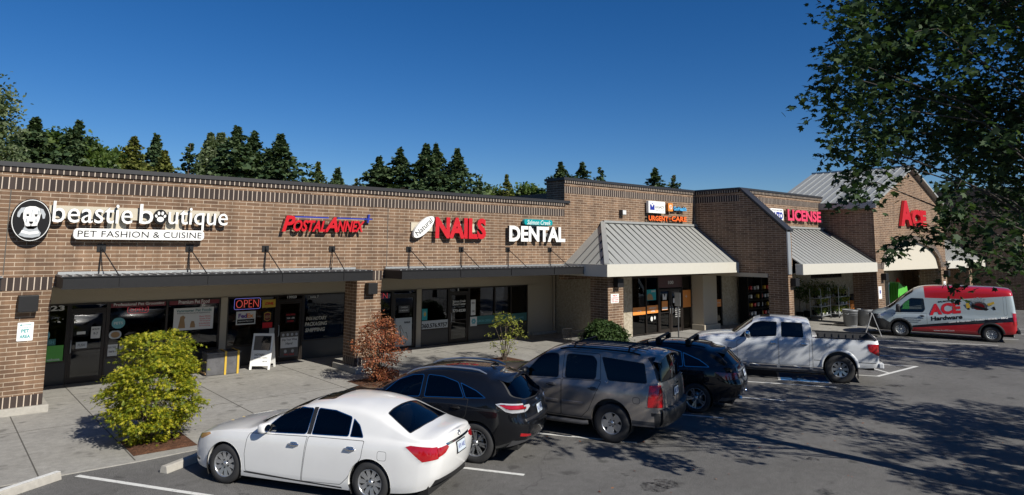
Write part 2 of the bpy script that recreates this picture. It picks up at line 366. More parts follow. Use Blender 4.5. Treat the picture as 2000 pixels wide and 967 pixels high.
def access_box(cx, cy):
    mb = MB(); u = Vector((CX[0], CX[1], 0)); v = Vector((D30[0], D30[1], 0)); c = Vector((cx, cy, .0043))
    def rect(hw, hh, z): return [c+u*a*hw+v*b*hh+Vector((0,0,z)) for a, b in ((-1,-1),(1,-1),(1,1),(-1,1))]
    mb.poly(rect(.75,.75,.0008), 1); mb.poly(rect(.68,.68,.0020), 0)
    # wheelchair figure, strokes
    def P(x, y): return c+u*x+v*y+Vector((0,0,.0033))
    def st(a, b, w=.08):
        A, B = P(*a), P(*b); d = (B-A).normalized(); p = Vector((-d.y,d.x,0))*w/2; mb.poly([A-p,B-p,B+p,A+p], 1)
    st((-.08,.32),(-.06,0)); st((-.06,0),(.2,0)); st((.2,0),(.3,-.3)); st((-.07,.15),(.15,.15),.06)
    ring = [(-.02+.3*math.cos(a), -.12+.3*math.sin(a)) for a in np.linspace(2.0, 6.0, 14)]
    for a, b in zip(ring[:-1], ring[1:]): st(a, b, .07)
    mb.poly([P(-.08+.08*math.cos(t), .44+.08*math.sin(t)) for t in np.linspace(0, 6.28, 12)[:-1]], 1)
    return tag(mb.build('accessible_bay_marking', [M['bluemark'], M['line']]), kind='structure')
access_box(21.34,10.67); access_box(39.4,10.2)
# oil drips and scuffs in the bays and the lane
def stain_mat():
    m, n, b = new_mat('oil stain'); L = n.links.new; out = [x for x in n.nodes if x.type == 'OUTPUT_MATERIAL'][0]
    b.inputs['Base Color'].default_value = (.022,.021,.02,1); b.inputs['Roughness'].default_value = .55
    tc = N(n, 'ShaderNodeTexCoord'); no = N(n, 'ShaderNodeTexNoise', Scale=9.0, Detail=6.0, Roughness=.7); L(tc.outputs['Object'], no.inputs['Vector'])
    mr = N(n, 'ShaderNodeMapRange'); mr.inputs['From Min'].default_value = .42; mr.inputs['From Max'].default_value = .66; mr.inputs['To Max'].default_value = .75; L(no.outputs['Fac'], mr.inputs['Value'])
    tr = N(n, 'ShaderNodeBsdfTransparent'); mx = N(n, 'ShaderNodeMixShader'); L(mr.outputs[0], mx.inputs[0]); L(tr.outputs[0], mx.inputs[1]); L(b.outputs[0], mx.inputs[2]); L(mx.outputs[0], out.inputs[0]); return m
lot = bpy.data.objects['parking_lot']; mb = MB()
for k in range(46):
    if k < 26: bay = k % 9; x, y = 5.3+3.1*bay+1.5+rng.uniform(-.5,.5)-rng.uniform(0,2.2), 9.6+rng.uniform(-1.2,3.4)
    else: x, y = rng.uniform(4,24), rng.uniform(3.2,9)
    r0 = rng.uniform(.05,.26); mb.poly([(x+r0*rng.uniform(.7,1.25)*math.cos(t), y+r0*rng.uniform(.7,1.25)*math.sin(t), .0021+.00002*k) for t in np.linspace(0, 2*math.pi, 15)[:-1]])
mb.build('oil_stain', stain_mat(), lot)
# mulch bed
mb = MB(); n = 14; g = {}
for i in range(n+1):
    for j in range(n+1):
        x = 3.30+1.16*i/n; y = 14.9+1.28*j/n; e = min(i, n-i, j, n-j)
        g[i, j] = (x, y, .028+min(e, 3)*.012+rng.uniform(0, .022)*(e > 0))
V = [g[i, j] for i in range(n+1) for j in range(n+1)]
mb.add(V, [(i*(n+1)+j, (i+1)*(n+1)+j, (i+1)*(n+1)+j+1, i*(n+1)+j+1) for i in range(n) for j in range(n)])
tag(mb.build('mulch_bed', M['mulch']), kind='stuff')
for nm, (cx, cy, w_) in {'a': (10.45,18.35,.62), 'b': (15.96,19.0,.55), 'c': (19.75,17.6,.8)}.items():
    mb = MB(); mb.poly([(cx-w_,cy-w_,.030),(cx+w_,cy-w_,.030),(cx+w_,cy+w_,.030),(cx-w_,cy+w_,.030)]); tag(mb.build('mulch_bed', M['mulch']), kind='stuff')

# wheel stops
def wheel_stop(x, y, label, painted=False):
    """x,y = left end on the ground; runs across the bay"""
    e = empty('wheel_stop', (x, y, 0), R(30.7), label, 'wheel stop', 'concrete wheel stops at the bay heads')
    mb = MB(); Ln = 1.82; prof = [(-.09,0),(-.065,.11),(-.045,.13),(.045,.13),(.065,.11),(.09,0)]
    mb.prism([(0, p, z) for p, z in prof], (Ln, 0, 0)); mb.build('block', M['pale_conc'], e, bevel=.008, local=True)
    if painted:
        mb = MB(); mb.box((.0,-.05,.1295), (Ln,.05,.134)); mb.build('painted_top', M['line'], e, local=True)
wheel_stop(3.50,13.55, 'weathered concrete wheel stop under the nose of the white sedan')
wheel_stop(.47,13.46, 'concrete wheel stop with white painted top at the lower left corner', True)
wheel_stop(6.6,13.6, 'concrete wheel stop under the nose of the black crossover with silver roof rails')
wheel_stop(9.7,13.6, 'concrete wheel stop under the nose of the grey brown suv')

# ------------------------------------------------------------------ buildings
F = 20.15
def dressed_top(mb, x0, x1, y, z0, zt, ret=True):
    """brick field z0..zt with soldier course, dentil row; slot 0 brick 1 soldier 2 dentil (facing -Y)"""
    mb.box((x0,y,z0), (x1,y+.35,zt-.1), 0)
    mb.box((x0-.004,y-.008,zt-.66), (x1+.004,y+.02,zt-.37), 1)
    mb.box((x0-.03,y-.045,zt-.235), (x1+.03,y+.02,zt-.085), 2)
def soldier_uv(mb): pass
BM = [M['brick'], M['soldier'], M['dentil']]
def coping(parent, pts, zt, w=.42, h=.11):
    """metal cap along the polyline pts (outer edge, left to right)"""
    mb = MB()
    for a, b in zip(pts[:-1], pts[1:]):
        mb.box((min(a[0], b[0])-.07, min(a[1], b[1])-.08, zt-h), (max(a[0], b[0])+.07+(w if a[0] == b[0] else 0), max(a[1], b[1])+(.4 if a[1] == b[1] else 0), zt))
    return mb.build('coping', M['coping'], parent)
def bx(name, mat, parent, a, b, bevel=0, label=None): return MB().box(a, b).build(name, mat, parent, bevel, label)
def window(parent, x0, x1, z0, z1, y, mull=(), name='window', t=.055, glass='glass', trans=()):
    """pane with a bronze frame; mull: x of mullions, trans: z of transoms"""
    mb = MB(); d = .1
    for a, b in ((x0, x0+t), (x1-t, x1)): mb.box((a, y-.02, z0), (b, y+d, z1))
    for mx in mull: mb.box((mx-t/2, y-.02, z0+t), (mx+t/2, y+d, z1-t))
    mb.box((x0+t, y-.018, z0), (x1-t, y+d, z0+t)); mb.box((x0+t, y-.018, z1-t), (x1-t, y+d, z1))
    for tz in trans: mb.box((x0+t, y-.016, tz-t/2), (x1-t, y+d, tz+t/2))
    fr = mb.build(name, M['bronze'], parent)
    MB().box((x0+t*.5, y+.035, z0+t*.5), (x1-t*.5, y+.043, z1-t*.5)).build('pane', M[glass], fr)
    return fr
def glass_door(parent, x0, x1, y, z1=2.1, zt=2.32, hand=1, t=.075):
    mb = MB()
    for a, b in ((x0, x0+t*.6), (x1-t*.6, x1)): mb.box((a, y-.03, .02), (b, y+.11, zt))
    mb.box((x0, y-.028, z1), (x1, y+.11, z1+.06)); mb.box((x0, y-.028, zt-.05), (x1, y+.11, zt))
    a, b = x0+t*.7, x1-t*.7
    for p, q in ((a, a+t), (b-t, b)): mb.box((p, y-.012, .03), (q, y+.05, z1-.01))
    mb.box((a+t, y-.012, .03), (b-t, y+.05, .2)); mb.box((a+t, y-.012, z1-.1), (b-t, y+.05, z1-.01)); mb.box((a+t, y-.012, .95), (b-t, y+.05, .99))
    d = mb.build('door', M['bronze'], parent)
    MB().box((a+t*.5, y+.015, .1), (b-t*.5, y+.022, z1-.05)).box((x0+.02, y+.02, z1+.03), (x1-.02, y+.027, zt-.03)).build('pane', M['glass'], d)
    hx = (b-t*.5) if hand > 0 else (a+t*.5)
    MB().tube([(hx, y-.012, .9), (hx, y-.06, .93), (hx, y-.06, 1.25), (hx, y-.012, 1.28)], .012, 8).build('handle', M['galv'], d)
    return d

# ---- long low shop wing
b1 = empty('shop_building', (4, F, 0), 0, 'long low brown brick shop wing with dark awnings at left', 'building')
mb = MB(); dressed_top(mb, -14, 20.21, F, 2.98, 6.01); mb.box((-14.0,23.62,5.2),(-13.7,40,5.9)); mb.build('brick_front', BM, b1)
coping(b1, [(-14, F), (20.42, F)], 6.01)
for k, (x0, x1) in enumerate(((1.36,2.39),(10.68,11.58),(-8.0,-7.1))):
    mb = MB(); mb.box((x0,F+.002,.46),(x1,20.97,2.98)); mb.box((x0-.002,F,.19),(x1+.002,20.974,.46),1); mb.box((x0-.003,F-.004,2.93),(x1+.003,F+.3,3.24),1)
    p = mb.build('brick_pier', BM, b1)
    MB().box((x0-.13 if k else x0-.2,F-.1 if k == 0 else F-.32,.02),(x1+.13,21.06 if k == 0 else 21.45,.2)).build('plinth', M['pale_conc'], p, bevel=.015)
bx('soffit', M['beige'], b1, (-14,F+.352,2.94), (22.98,23.6,2.98))
bx('roof', M['coping'], b1, (-13.7,F+.35,5.3), (20.2,44,5.36))
MB().box((-14,23.6,2.32),(23,23.8,2.94)).build('lintel_band', M['beige'], b1)
for x0, x1 in ((7.53,7.74),(15.18,15.40),(21.24,21.44),(12.1,12.5),(-8.1,-7)): bx('post', M['beige'], b1, (x0,23.55,.02), (x1,23.8,2.32))
mb = MB(); mb.box((21.44,23.585,.02),(22.98,23.8,2.32)); w1 = mb.build('stucco_wall', M['beige'], b1); MB().box((21.44,23.45,.02),(22.98,23.59,.14)).build('base_kerb', M['pale_conc'], w1)
bulk = plain('bulkhead panel', (.028,.028,.03), .35, var=.15)
def front(x0, x1, mull=(), sill=.65):
    mb = MB(); mb.box((x0,23.6,.02),(x1,23.72,sill)); mb.build('bulkhead', bulk, b1); return window(b1, x0, x1, sill, 2.32, 23.6, mull)
front(2.0,3.28); glass_door(b1, 3.28,4.27,23.6, hand=-1); front(4.27,7.53,(5.9,))
front(7.74,9.43); glass_door(b1, 9.43,10.40,23.6, hand=-1); front(10.40,12.1)
front(12.5,14.08); glass_door(b1, 14.08,15.18,23.6, hand=-1); front(15.40,16.80)
glass_door(b1, 16.80,17.84,23.6, hand=-1); front(17.84,21.24,(19.29,20.23))
front(-7,1.9,(-4,-1.4,.2))
for x in (1.40,11.75,-7.6): MB().box((x-.011,F-.0015,3.3),(x+.011,F+.01,5.34)).build('expansion_joint', jm, b1)
# rooms behind the glass
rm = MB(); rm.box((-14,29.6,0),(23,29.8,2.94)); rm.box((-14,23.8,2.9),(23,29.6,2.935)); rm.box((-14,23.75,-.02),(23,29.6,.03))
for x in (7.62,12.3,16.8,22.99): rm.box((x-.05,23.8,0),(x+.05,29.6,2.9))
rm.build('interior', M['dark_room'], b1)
shelf = MB()
for x0, x1, y in ((4.5,7.2,24.6),(2.2,3.2,25),(7.9,9.2,25.6),(10.7,12,25.2),(18,21,26)):
    for z in (.2,.65,1.1,1.5): shelf.box((x0,y,z),(x1,y+.4,z+.03))
    for x in (x0, x1): shelf.box((x-.02,y,0.03),(x+.02,y+.4,1.75))
shelf.build('interior_shelving', M['mid_room'], b1)
stock = MB()
for i in range(130):
    x0, x1, y = random.choice(((4.5,7.1,24.6),(2.2,3.1,25),(7.9,9.1,25.6),(10.7,11.9,25.2),(4.5,7.1,24.6)))
    x = random.uniform(x0, x1); z = random.choice((.23,.68,1.13,1.53)); s_ = random.uniform(.06,.16)
    stock.box((x,y+.05,z),(x+s_,y+.3,z+random.uniform(.1,.32)), random.randrange(5))
stock.build('interior_goods', [M['white_dull'], M['wood'], M['mid_room'], M['teal'], M['red']], b1)
# drain pipe
MB().tube([(22.86,23.5,.05),(22.86,23.5,2.9)],.045,10).build('downpipe', M['beige'], b1)
# rooftop
MB().box((17.2,27,5.36),(22,30,6.35)).build('rooftop_unit', M['galv'], b1)

# ---- flat awnings
def awning(x0, x1, joints, brs, label):
    y0, y1 = 19.0, F-.004
    e = empty('flat_awning', ((x0+x1)/2, F, 3.0), 0, label, 'awning', 'flat steel awnings over the shop fronts')
    mb = MB(); t = .05
    for (a, b) in (((x0,y0,2.99),(x1,y0+t,3.27)), ((x0,y0+t,2.99),(x0+t,y1,3.27)), ((x1-t,y0+t,2.99),(x1,y1,3.27)), ((x0+t,y1-t,2.99),(x1-t,y1,3.27))): mb.box(a, b)
    for a in (3.255, 2.985): mb.box((x0-.025,y0-.025,a),(x1+.025,y0-.001,a+.03))
    for j in joints: mb.box((j-.006,y0-.028,2.99),(j+.006,y0-.002,3.28))
    mb.build('frame', M['black_metal'], e)
    mb = MB(); n = int((x1-x0)/.2)
    for i in range(n+1):
        x = x0+(x1-x0)*i/n
        mb.box((x-.02,y0+.06,3.262),(x+.02,y1-.02,3.305))
    mb.prism([(x0+.02,y0+.02,3.25),(x1-.02,y0+.02,3.25),(x1-.02,y1-.02,3.30),(x0+.02,y1-.02,3.30)],(0,0,-.02))
    mb.box((x0+.02,y1-.06,3.29),(x1-.02,y1-.003,3.36))
    mb.build('deck', M['awn_top'], e)
    MB().box((x0+.05,y0+.05,2.985),(x1-.05,y1-.05,3.0)).build('underside', M['beige'], e)
    for bxx, jx in brs:
        mb = MB(); mb.box((bxx-.1,y1-.03,3.86),(bxx+.1,y1,4.04)); mb.box((bxx-.02,y1-.1,3.9),(bxx+.02,y1-.03,4.0))
        b = mb.build('bracket', M['black_metal'], e)
        MB().tube([(bxx,y1-.07,3.95),(bxx-.03,y1-.10,3.3)],.014,8).tube([(bxx,y1-.07,3.95),(jx,y0+.09,3.28)],.014,8).build('hanger_rod', M['black_metal'], b)
awning(2.46,10.60,(3.63,5.7,7.72,9.62),((3.38,3.63),(5.50,5.70),(7.62,7.72),(9.75,9.70)),'long dark steel awning hung above the pet shop and shipping shop doors')
awning(11.66,20.9,(14.0,16.3,18.5,20.6),((12.60,12.7),(14.84,14.94),(17.08,17.18),(19.34,19.44)),'dark steel awning hung below the red and white letter signs beside the grey hip roof')
awning(-7.0,1.30,(-5,-2.5,-.2),((-6,-6),(-3.9,-3.9),(-.6,-.6)),'dark steel awning cut off by the left edge of the photo')

# ---- taller block
def canopy(parent, x0, x1, yw, ye, zw, ze, hip, seams=.44, inset=2.42):
    """sloped sheet metal roof against the wall yw, eave at ye; hip: turned corner on the left"""
    xa = x0+inset if hip else x0
    mb = MB(); th = Vector((0,0,-.06))
    mb.prism([(x0,ye,ze),(x1,ye,ze),(x1,yw,zw),(xa,yw,zw)], th)
    if hip: mb.prism([(x0,yw,ze),(x0,ye,ze),(xa,yw,zw)], th)
    r = mb.build('canopy_roof', M['roof'], parent)
    mb = MB(); up = Vector((0,0,.035)); n = int((x1-x0)/seams)
    def bar(a, b, w=.04, h=.04, m_=1):
        a, b = Vector(a), Vector(b); d = (b-a); s_ = d.cross(Vector((0,0,1))).normalized()*w/2
        mb.prism([a-s_, b-s_, b+s_, a+s_], Vector((0,0,h)), m_)
    for i in range(1, n+1):
        x = x0+i*seams
        if x > x1-.1: continue
        t = 1 if x >= xa else (x-x0)/max(.01, xa-x0)
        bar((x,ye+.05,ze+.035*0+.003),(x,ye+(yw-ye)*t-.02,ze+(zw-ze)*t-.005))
    if hip:
        k = int((yw-ye)/seams)
        for i in range(1, k+1):
            y = yw-.12-i*seams*.95
            if y <= ye: continue
            t = (y-ye)/(yw-ye)
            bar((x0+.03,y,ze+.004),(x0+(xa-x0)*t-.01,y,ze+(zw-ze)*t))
        bar((x0,ye,ze+.02),(xa,yw,zw+.03),.2,.05,0)
    bar((xa-.05,yw-.05,zw-.02),(x1,yw-.05,zw-.02),.16,.1,0)
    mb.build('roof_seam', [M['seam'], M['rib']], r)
    MB().box((x0-.05,ye-.06,ze-.47),(x1+.0,ye,ze+.015)).box((x0-.05,ye,ze-.47),(x0,yw if hip else ye+.3,ze+.015)).build('fascia', M['fascia'], parent, bevel=.008)
    bx('canopy_soffit', M['beige'], parent, (x0+.005,ye+.003,ze-.44), (x1-.005,yw-.003,ze-.41))
    return r
b2 = empty('shop_building', (25, F, 0), 0, 'taller brown brick block with hipped grey metal canopy at centre', 'building')
mb = MB(); dressed_top(mb, 20.22, 29.648, F, 2.72, 7.0); mb.box((20.22,F+.352,5.0),(20.56,F+1.1,6.88)); mb.build('brick_front', BM, b2); bx('roof_parapet', M['coping'], b2, (20.22,F+1.1,5.0), (20.5,36,6.38))
coping(b2, [(20.2, F), (29.6, F)], 7.0); MB().box((20.14,F+.4,6.89),(20.62,F+1.15,7.0)).build('coping', M['coping'], b2)
bx('block_wall', M['split'], b2, (23.0,F+.36,.0), (23.3,23.58,2.94)); bx('block_wall', M['split'], b2, (23.0,F+.03,0), (24.6,F+.355,2.72)); bx('block_wall', M['split'], b2, (29.28,F+.03,0), (30.95,F+.35,2.72)); bx('block_wall', M['split'], b2, (32.0,F+.03,0), (34.6,F+.35,2.72))
bx('roof', M['coping'], b2, (20.57,F+.36,6.25),(38.2,34,6.3))
canopy(b2, 20.2, 29.648, F, 17.8, 5.17, 3.38, True)
mb = MB(); mb.box((20.92,18.4,.2),(21.87,19.35,2.9)); mb.box((20.918,18.398,.2),(21.872,19.352,.48),1); p = mb.build('brick_pier', BM, b2); MB().box((20.8,18.28,.02),(22.0,19.45,.2)).build('plinth', M['pale_conc'], p, bevel=.015)
mb = MB(); mb.box((29.3,19.55,.3),(30.5,20.17,2.72)); p = mb.build('stucco_pier', M['beige'], b2); MB().box((29.2,19.45,.02),(30.6,20.17,.3)).build('plinth', M['beige'], p, bevel=.01)
window(b2, 24.61,26.6,.05,2.7,20.22,(25.66,)); window(b2, 28.47,29.27,.05,2.7,20.22); window(b2, 30.96,31.98,.05,2.7,20.22)
MB().box((26.6,20.2,2.12),(28.47,20.3,2.7)).build('transom_panel', plain('dark red header', (.06,.012,.012), .3), b2)
for x0, x1, h in ((26.6,27.53,1),(27.54,28.47,-1)): glass_door(b2, x0, x1, 20.22, 2.08, 2.14, h)
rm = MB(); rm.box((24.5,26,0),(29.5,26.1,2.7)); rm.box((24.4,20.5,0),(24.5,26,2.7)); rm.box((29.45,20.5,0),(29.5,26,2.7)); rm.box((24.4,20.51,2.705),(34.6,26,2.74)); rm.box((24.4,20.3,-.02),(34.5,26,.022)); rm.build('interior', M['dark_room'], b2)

# ---- licence office part with wing wall
b3 = empty('shop_building', (34, 17.6, 0), 0, 'brick block with sloped wing wall and lean-to canopy in the middle right', 'building')
mb = MB(); mb.box((30.10,17.6,2.95),(38.3,17.95,6.88))
mb.box((30.105,17.592,6.34),(38.3,17.62,6.63),1); mb.box((30.105,17.555,6.765),(38.3,17.62,6.915),2); mb.build('brick_front', BM, b3)
mb = MB(); X0, X1 = 29.65, 30.10
mb.prism([(X0,20.15,2.9),(X0,20.15,6.9),(X0,17.6,6.9),(X0,15.3,4.8),(X0,15.3,2.9)][::-1], (X1-X0,0,0)); mb.box((X0,15.3,.3),(X1,16.28,2.9))
mb.box((X0-.008,17.63,6.34),(X0+.02,20.13,6.63),1); mb.box((X0-.045,17.6,6.765),(X0+.02,20.1,6.915),2); mb.box((X0-.004,15.296,.02),(X1+.004,16.284,.3),1)
mb.build('wing_wall', BM, b3)
mb = MB(); mb.box((X0-.08,17.52,6.9),(X1+.05,20.5,7.0)); mb.box((X1+.05,17.52,6.9),(38.3,18.0,7.0))
mb.prism([(X0-.07,17.53,6.9),(X0-.07,15.24,4.82),(X0-.07,15.24,4.94),(X0-.07,17.53,7.0)], (X1-X0+.14,0,0)); mb.build('coping', M['coping'], b3)
MB().box((X0-.02,15.24,2.9),(X0+.26,15.296,4.9)).build('edge_flashing', M['galv'], b3)
bx('lintel', M['beige'], b3, (X0-.03,16.28,2.72),(X1+.03,20.12,2.9))
canopy(b3, 30.11, 38.29, 17.6, 14.85, 5.15, 3.35, False)
mb = MB(); mb.prism([(38.1,14.86,3.42),(38.1,17.58,5.26),(38.1,17.58,5.16),(38.1,14.86,3.32)],(.19,0,0)); mb.build('edge_flashing', M['coping'], b3)
bx('roof', M['coping'], b3, (30.4,17.96,6.3),(38.2,20.0,6.36))
bx('walkway_ceiling', M['beige'], b3, (30.4,17.96,2.88),(49,20.2,2.91))
bx('block_wall', M['split'], b3, (34.6,20.2,0), (42.0,20.5,2.86)); bx('block_wall', M['split'], b3, (42.0,20.2,0), (46.4,20.5,2.2)); bx('block_wall', M['split'], b3, (42.0,20.2,2.75), (46.4,20.5,2.86)); bx('block_wall', M['split'], b3, (46.4,20.2,0), (64,20.5,2.86))
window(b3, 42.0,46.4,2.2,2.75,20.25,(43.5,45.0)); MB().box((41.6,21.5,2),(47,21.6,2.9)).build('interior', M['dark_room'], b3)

# ---- gabled hardware store
b4 = empty('hardware_store_building', (43.6, 14.85, 0), 0, 'tall gabled brick store front with wide arch and grey metal roof', 'building')
G = 14.85; XL, XR, XM = 38.3, 49.1, 43.7; zE, zR = 6.72, 8.95
mb = MB(); n = 26
# front wall with the arch cut out (segment rx, rz above the spring)
ax0, ax1, zs, rz = 39.25, 48.15, 3.02, 1.5; axm, arx = (ax0+ax1)/2, (ax1-ax0)/2
xs_ = [ax0+(ax1-ax0)*k/n for k in range(n+1)]; arc = [zs+rz*math.sqrt(max(0, 1-((x-axm)/arx)**2)) for x in xs_]
def ztop(x): return zE+(zR-zE)*(1-abs(x-XM)/(XM-XL))
for a in range(n):
    xa, xb = xs_[a], xs_[a+1]
    P = [(xa,G,arc[a]),(xb,G,arc[a+1]),(xb,G,ztop(xb)),(xa,G,ztop(xa))]
    if xa < XM < xb: P.insert(3, (XM,G,zR))
    mb.prism(P, (0,.4,0))
mb.prism([(XL,G,3.3),(ax0,G,3.3),(ax0,G,ztop(ax0)),(XL,G,zE)],(0,.4,0)); mb.prism([(ax1,G,3.3),(XR,G,3.3),(XR,G,zE),(ax1,G,ztop(ax1))],(0,.4,0))
mb.box((XL,G,.02),(ax0,G+1.25,3.0)); mb.box((ax1,G,.02),(XR,G+1.25,3.0))
mb.box((XL,G-.004,3.0),(ax0,G+.4,3.3),1); mb.box((ax1,G-.004,3.0),(XR,G+.4,3.3),1)
mb.box((XL,G+.4,3.0),(XL+.4,20.5,zE-.02)); mb.box((XR-.4,G+.4,3.0),(XR,20.5,zE-.02))
mb.build('brick_front', BM, b4)
mb = MB(); uv = []; K = 44
for k in range(K):
    t0, t1 = math.pi*(1-k/K), math.pi*(1-(k+1)/K)
    def pt(t, g): return (axm+(arx+g)*math.cos(t), zs+(rz+g)*math.sin(t))
    a, b, c, d = pt(t0,.0), pt(t1,.0), pt(t1,.36), pt(t0,.36)
    u0, u1 = k*.27, (k+1)*.27
    mb.add([(a[0],G-.03,a[1]),(b[0],G-.03,b[1]),(c[0],G-.03,c[1]),(d[0],G-.03,d[1])],[(0,1,2,3)],0,uvs=[[(u0,.0),(u1,.0),(u1,.3),(u0,.3)]])
    mb.add([(d[0],G-.03,d[1]),(c[0],G-.03,c[1]),(c[0],G+.0,c[1]),(d[0],G+.0,d[1])],[(0,1,2,3)],0)
    mb.add([(a[0],G-.03,a[1]),(a[0],G+.3,a[1]),(b[0],G+.3,b[1]),(b[0],G-.03,b[1])],[(0,1,2,3)],0)
mb.build('arch_surround', M['soldier'], b4)
P = [(x,G+.16,z) for x, z in zip(xs_, arc)]; P = [(ax0,G+.16,2.9)]+P[1:-1]+[(ax1,G+.16,2.9)]
MB().prism(P, (0,.1,0)).build('arch_panel', M['cream'], b4)
mb = MB(); th = (0,0,-.12)
mb.prism([(XL-.35,G-.3,zE-.14),(XM,G-.3,zR),(XM,20.6,zR),(XL-.35,20.6,zE-.14)], th); mb.prism([(XM,G-.3,zR),(XR+.35,G-.3,zE-.14),(XR+.35,20.6,zE-.14),(XM,20.6,zR)], th)
r = mb.build('roof', M['roof'], b4); mb = MB(); y = G-.1
while y < 20.6:
    for sgn, xe in ((-1, XL-.35), (1, XR+.35)):
        mb.prism([(xe,y-.02,zE-.135),(XM,y-.02,zR+.0),(XM,y+.02,zR+.0),(xe,y+.02,zE-.135)],(0,0,.05))
    y += .46
mb.box((XM-.1,G-.32,zR-.02),(XM+.1,20.6,zR+.07)); mb.build('roof_seam', M['galv'], r)
MB().box((XL-.42,G-.3,zE-.48),(XL-.34,20.5,zE-.12)).box((XR+.34,G-.3,zE-.48),(XR+.42,20.5,zE-.12)).build('eave_fascia', M['seam'], b4)
bx('ceiling', M['beige'], b4, (XL+.42,G+.42,3.0),(XR-.42,20.2,3.03))
mb = MB(); mb.box((55.2,18.2,0),(58.5,18.5,3.0)); mb.build('inner_brick_wall', [M['brick']], b4)
# right hand lean-to, piers, far wall
mb = MB(); mb.box((49.1,17.6,2.95),(57,17.95,7.0)); mb.box((57.0,12.5,0),(57.7,21,7.2)); mb.build('brick_front', BM, b4)
canopy(b4, 49.12, 57.0, 17.6, 14.8, 5.15, 3.35, False)
for x in (49.3,53.9,58.0)[1:]:
    mb = MB(); mb.box((x,14.95,.02),(x+.6,15.6,2.95)); mb.build('brick_pier', BM, b4)
mb = MB(); mb.box((64,6,0),(64.5,24,9)); mb.box((63.99,6,.02),(64,24,.35),1); mb.build('far_brick_wall', BM, b4)
bx('soffit', M['beige'], b4, (49.2,15,2.87),(62,20.2,2.9))
# ------------------------------------------------------------------ vehicles
from mathutils.bvhtree import BVHTree
M['tyre'] = plain('tyre rubber', (.022,.022,.023), .75, var=.2, scale=20)
M['alloy'] = plain('alloy wheel', (.55,.56,.57), .28, .85, var=.05)
M['dark_alloy'] = plain('shaded alloy', (.28,.285,.29), .3, .85, var=.05)
M['chrome'] = plain('chrome', (.72,.73,.75), .1, 1, var=.02)
M['well'] = plain('wheel well', (.008,.008,.008), .95, var=0)
M['trim'] = plain('black trim', (.018,.018,.019), .5, var=.1)
M['trim_grey'] = plain('grey plastic trim', (.055,.055,.058), .55, var=.1)
M['car_glass'] = glass_mat('car glass', .10, (.75,.88,1), 1.5)
M['car_glass_clear'] = glass_mat('light car glass', .42, (.85,.95,1), 1.5)
M['seat'] = plain('beige seat', (.42,.34,.25), .8)
M['seat_dark'] = plain('dark seat', (.05,.05,.05), .8)
M['tail'] = plain('red lamp lens', (.34,.006,.010), .12, var=.35, scale=14, coat=1)
M['tail_dark'] = plain('dark red lamp lens', (.13,.003,.006), .12, var=.3, scale=14, coat=1)
M['lens'] = plain('clear lamp lens', (.55,.56,.58), .1, .3, var=.35, scale=18, coat=1)
M['amber'] = plain('amber lamp lens', (.5,.28,.12), .15, var=.4, scale=18, coat=1)
M['plate'] = plain('number plate', (.55,.62,.68), .5, var=.12, scale=30)

def interp(pts, x):
    """monotone cubic through (x, v) points"""
    P = sorted(pts); X = np.array([p[0] for p in P], float); Y = np.array([p[1] for p in P], float); x = np.asarray(x, float)
    h = np.diff(X); d = np.diff(Y)/h; m_ = np.zeros(len(X)); m_[0], m_[-1] = d[0], d[-1]
    for i in range(1, len(X)-1):
        if d[i-1]*d[i] > 0: m_[i] = 3*(h[i-1]+h[i])/((2*h[i]+h[i-1])/d[i-1]+(h[i]+2*h[i-1])/d[i])
    k = np.clip(np.searchsorted(X, x)-1, 0, len(h)-1); t = np.clip((x-X[k])/h[k], 0, 1)
    return Y[k]*(1+2*t)*(1-t)**2+m_[k]*h[k]*t*(1-t)**2+Y[k+1]*t*t*(3-2*t)+m_[k+1]*h[k]*t*t*(t-1)
def sstep(t): t = np.clip(t, 0, 1); return t*t*(3-2*t)
LOW = [(0,.955),(.12,.985),(.3,.996),(.55,1.0),(.78,.992),(.9,.975),(1,.945)]

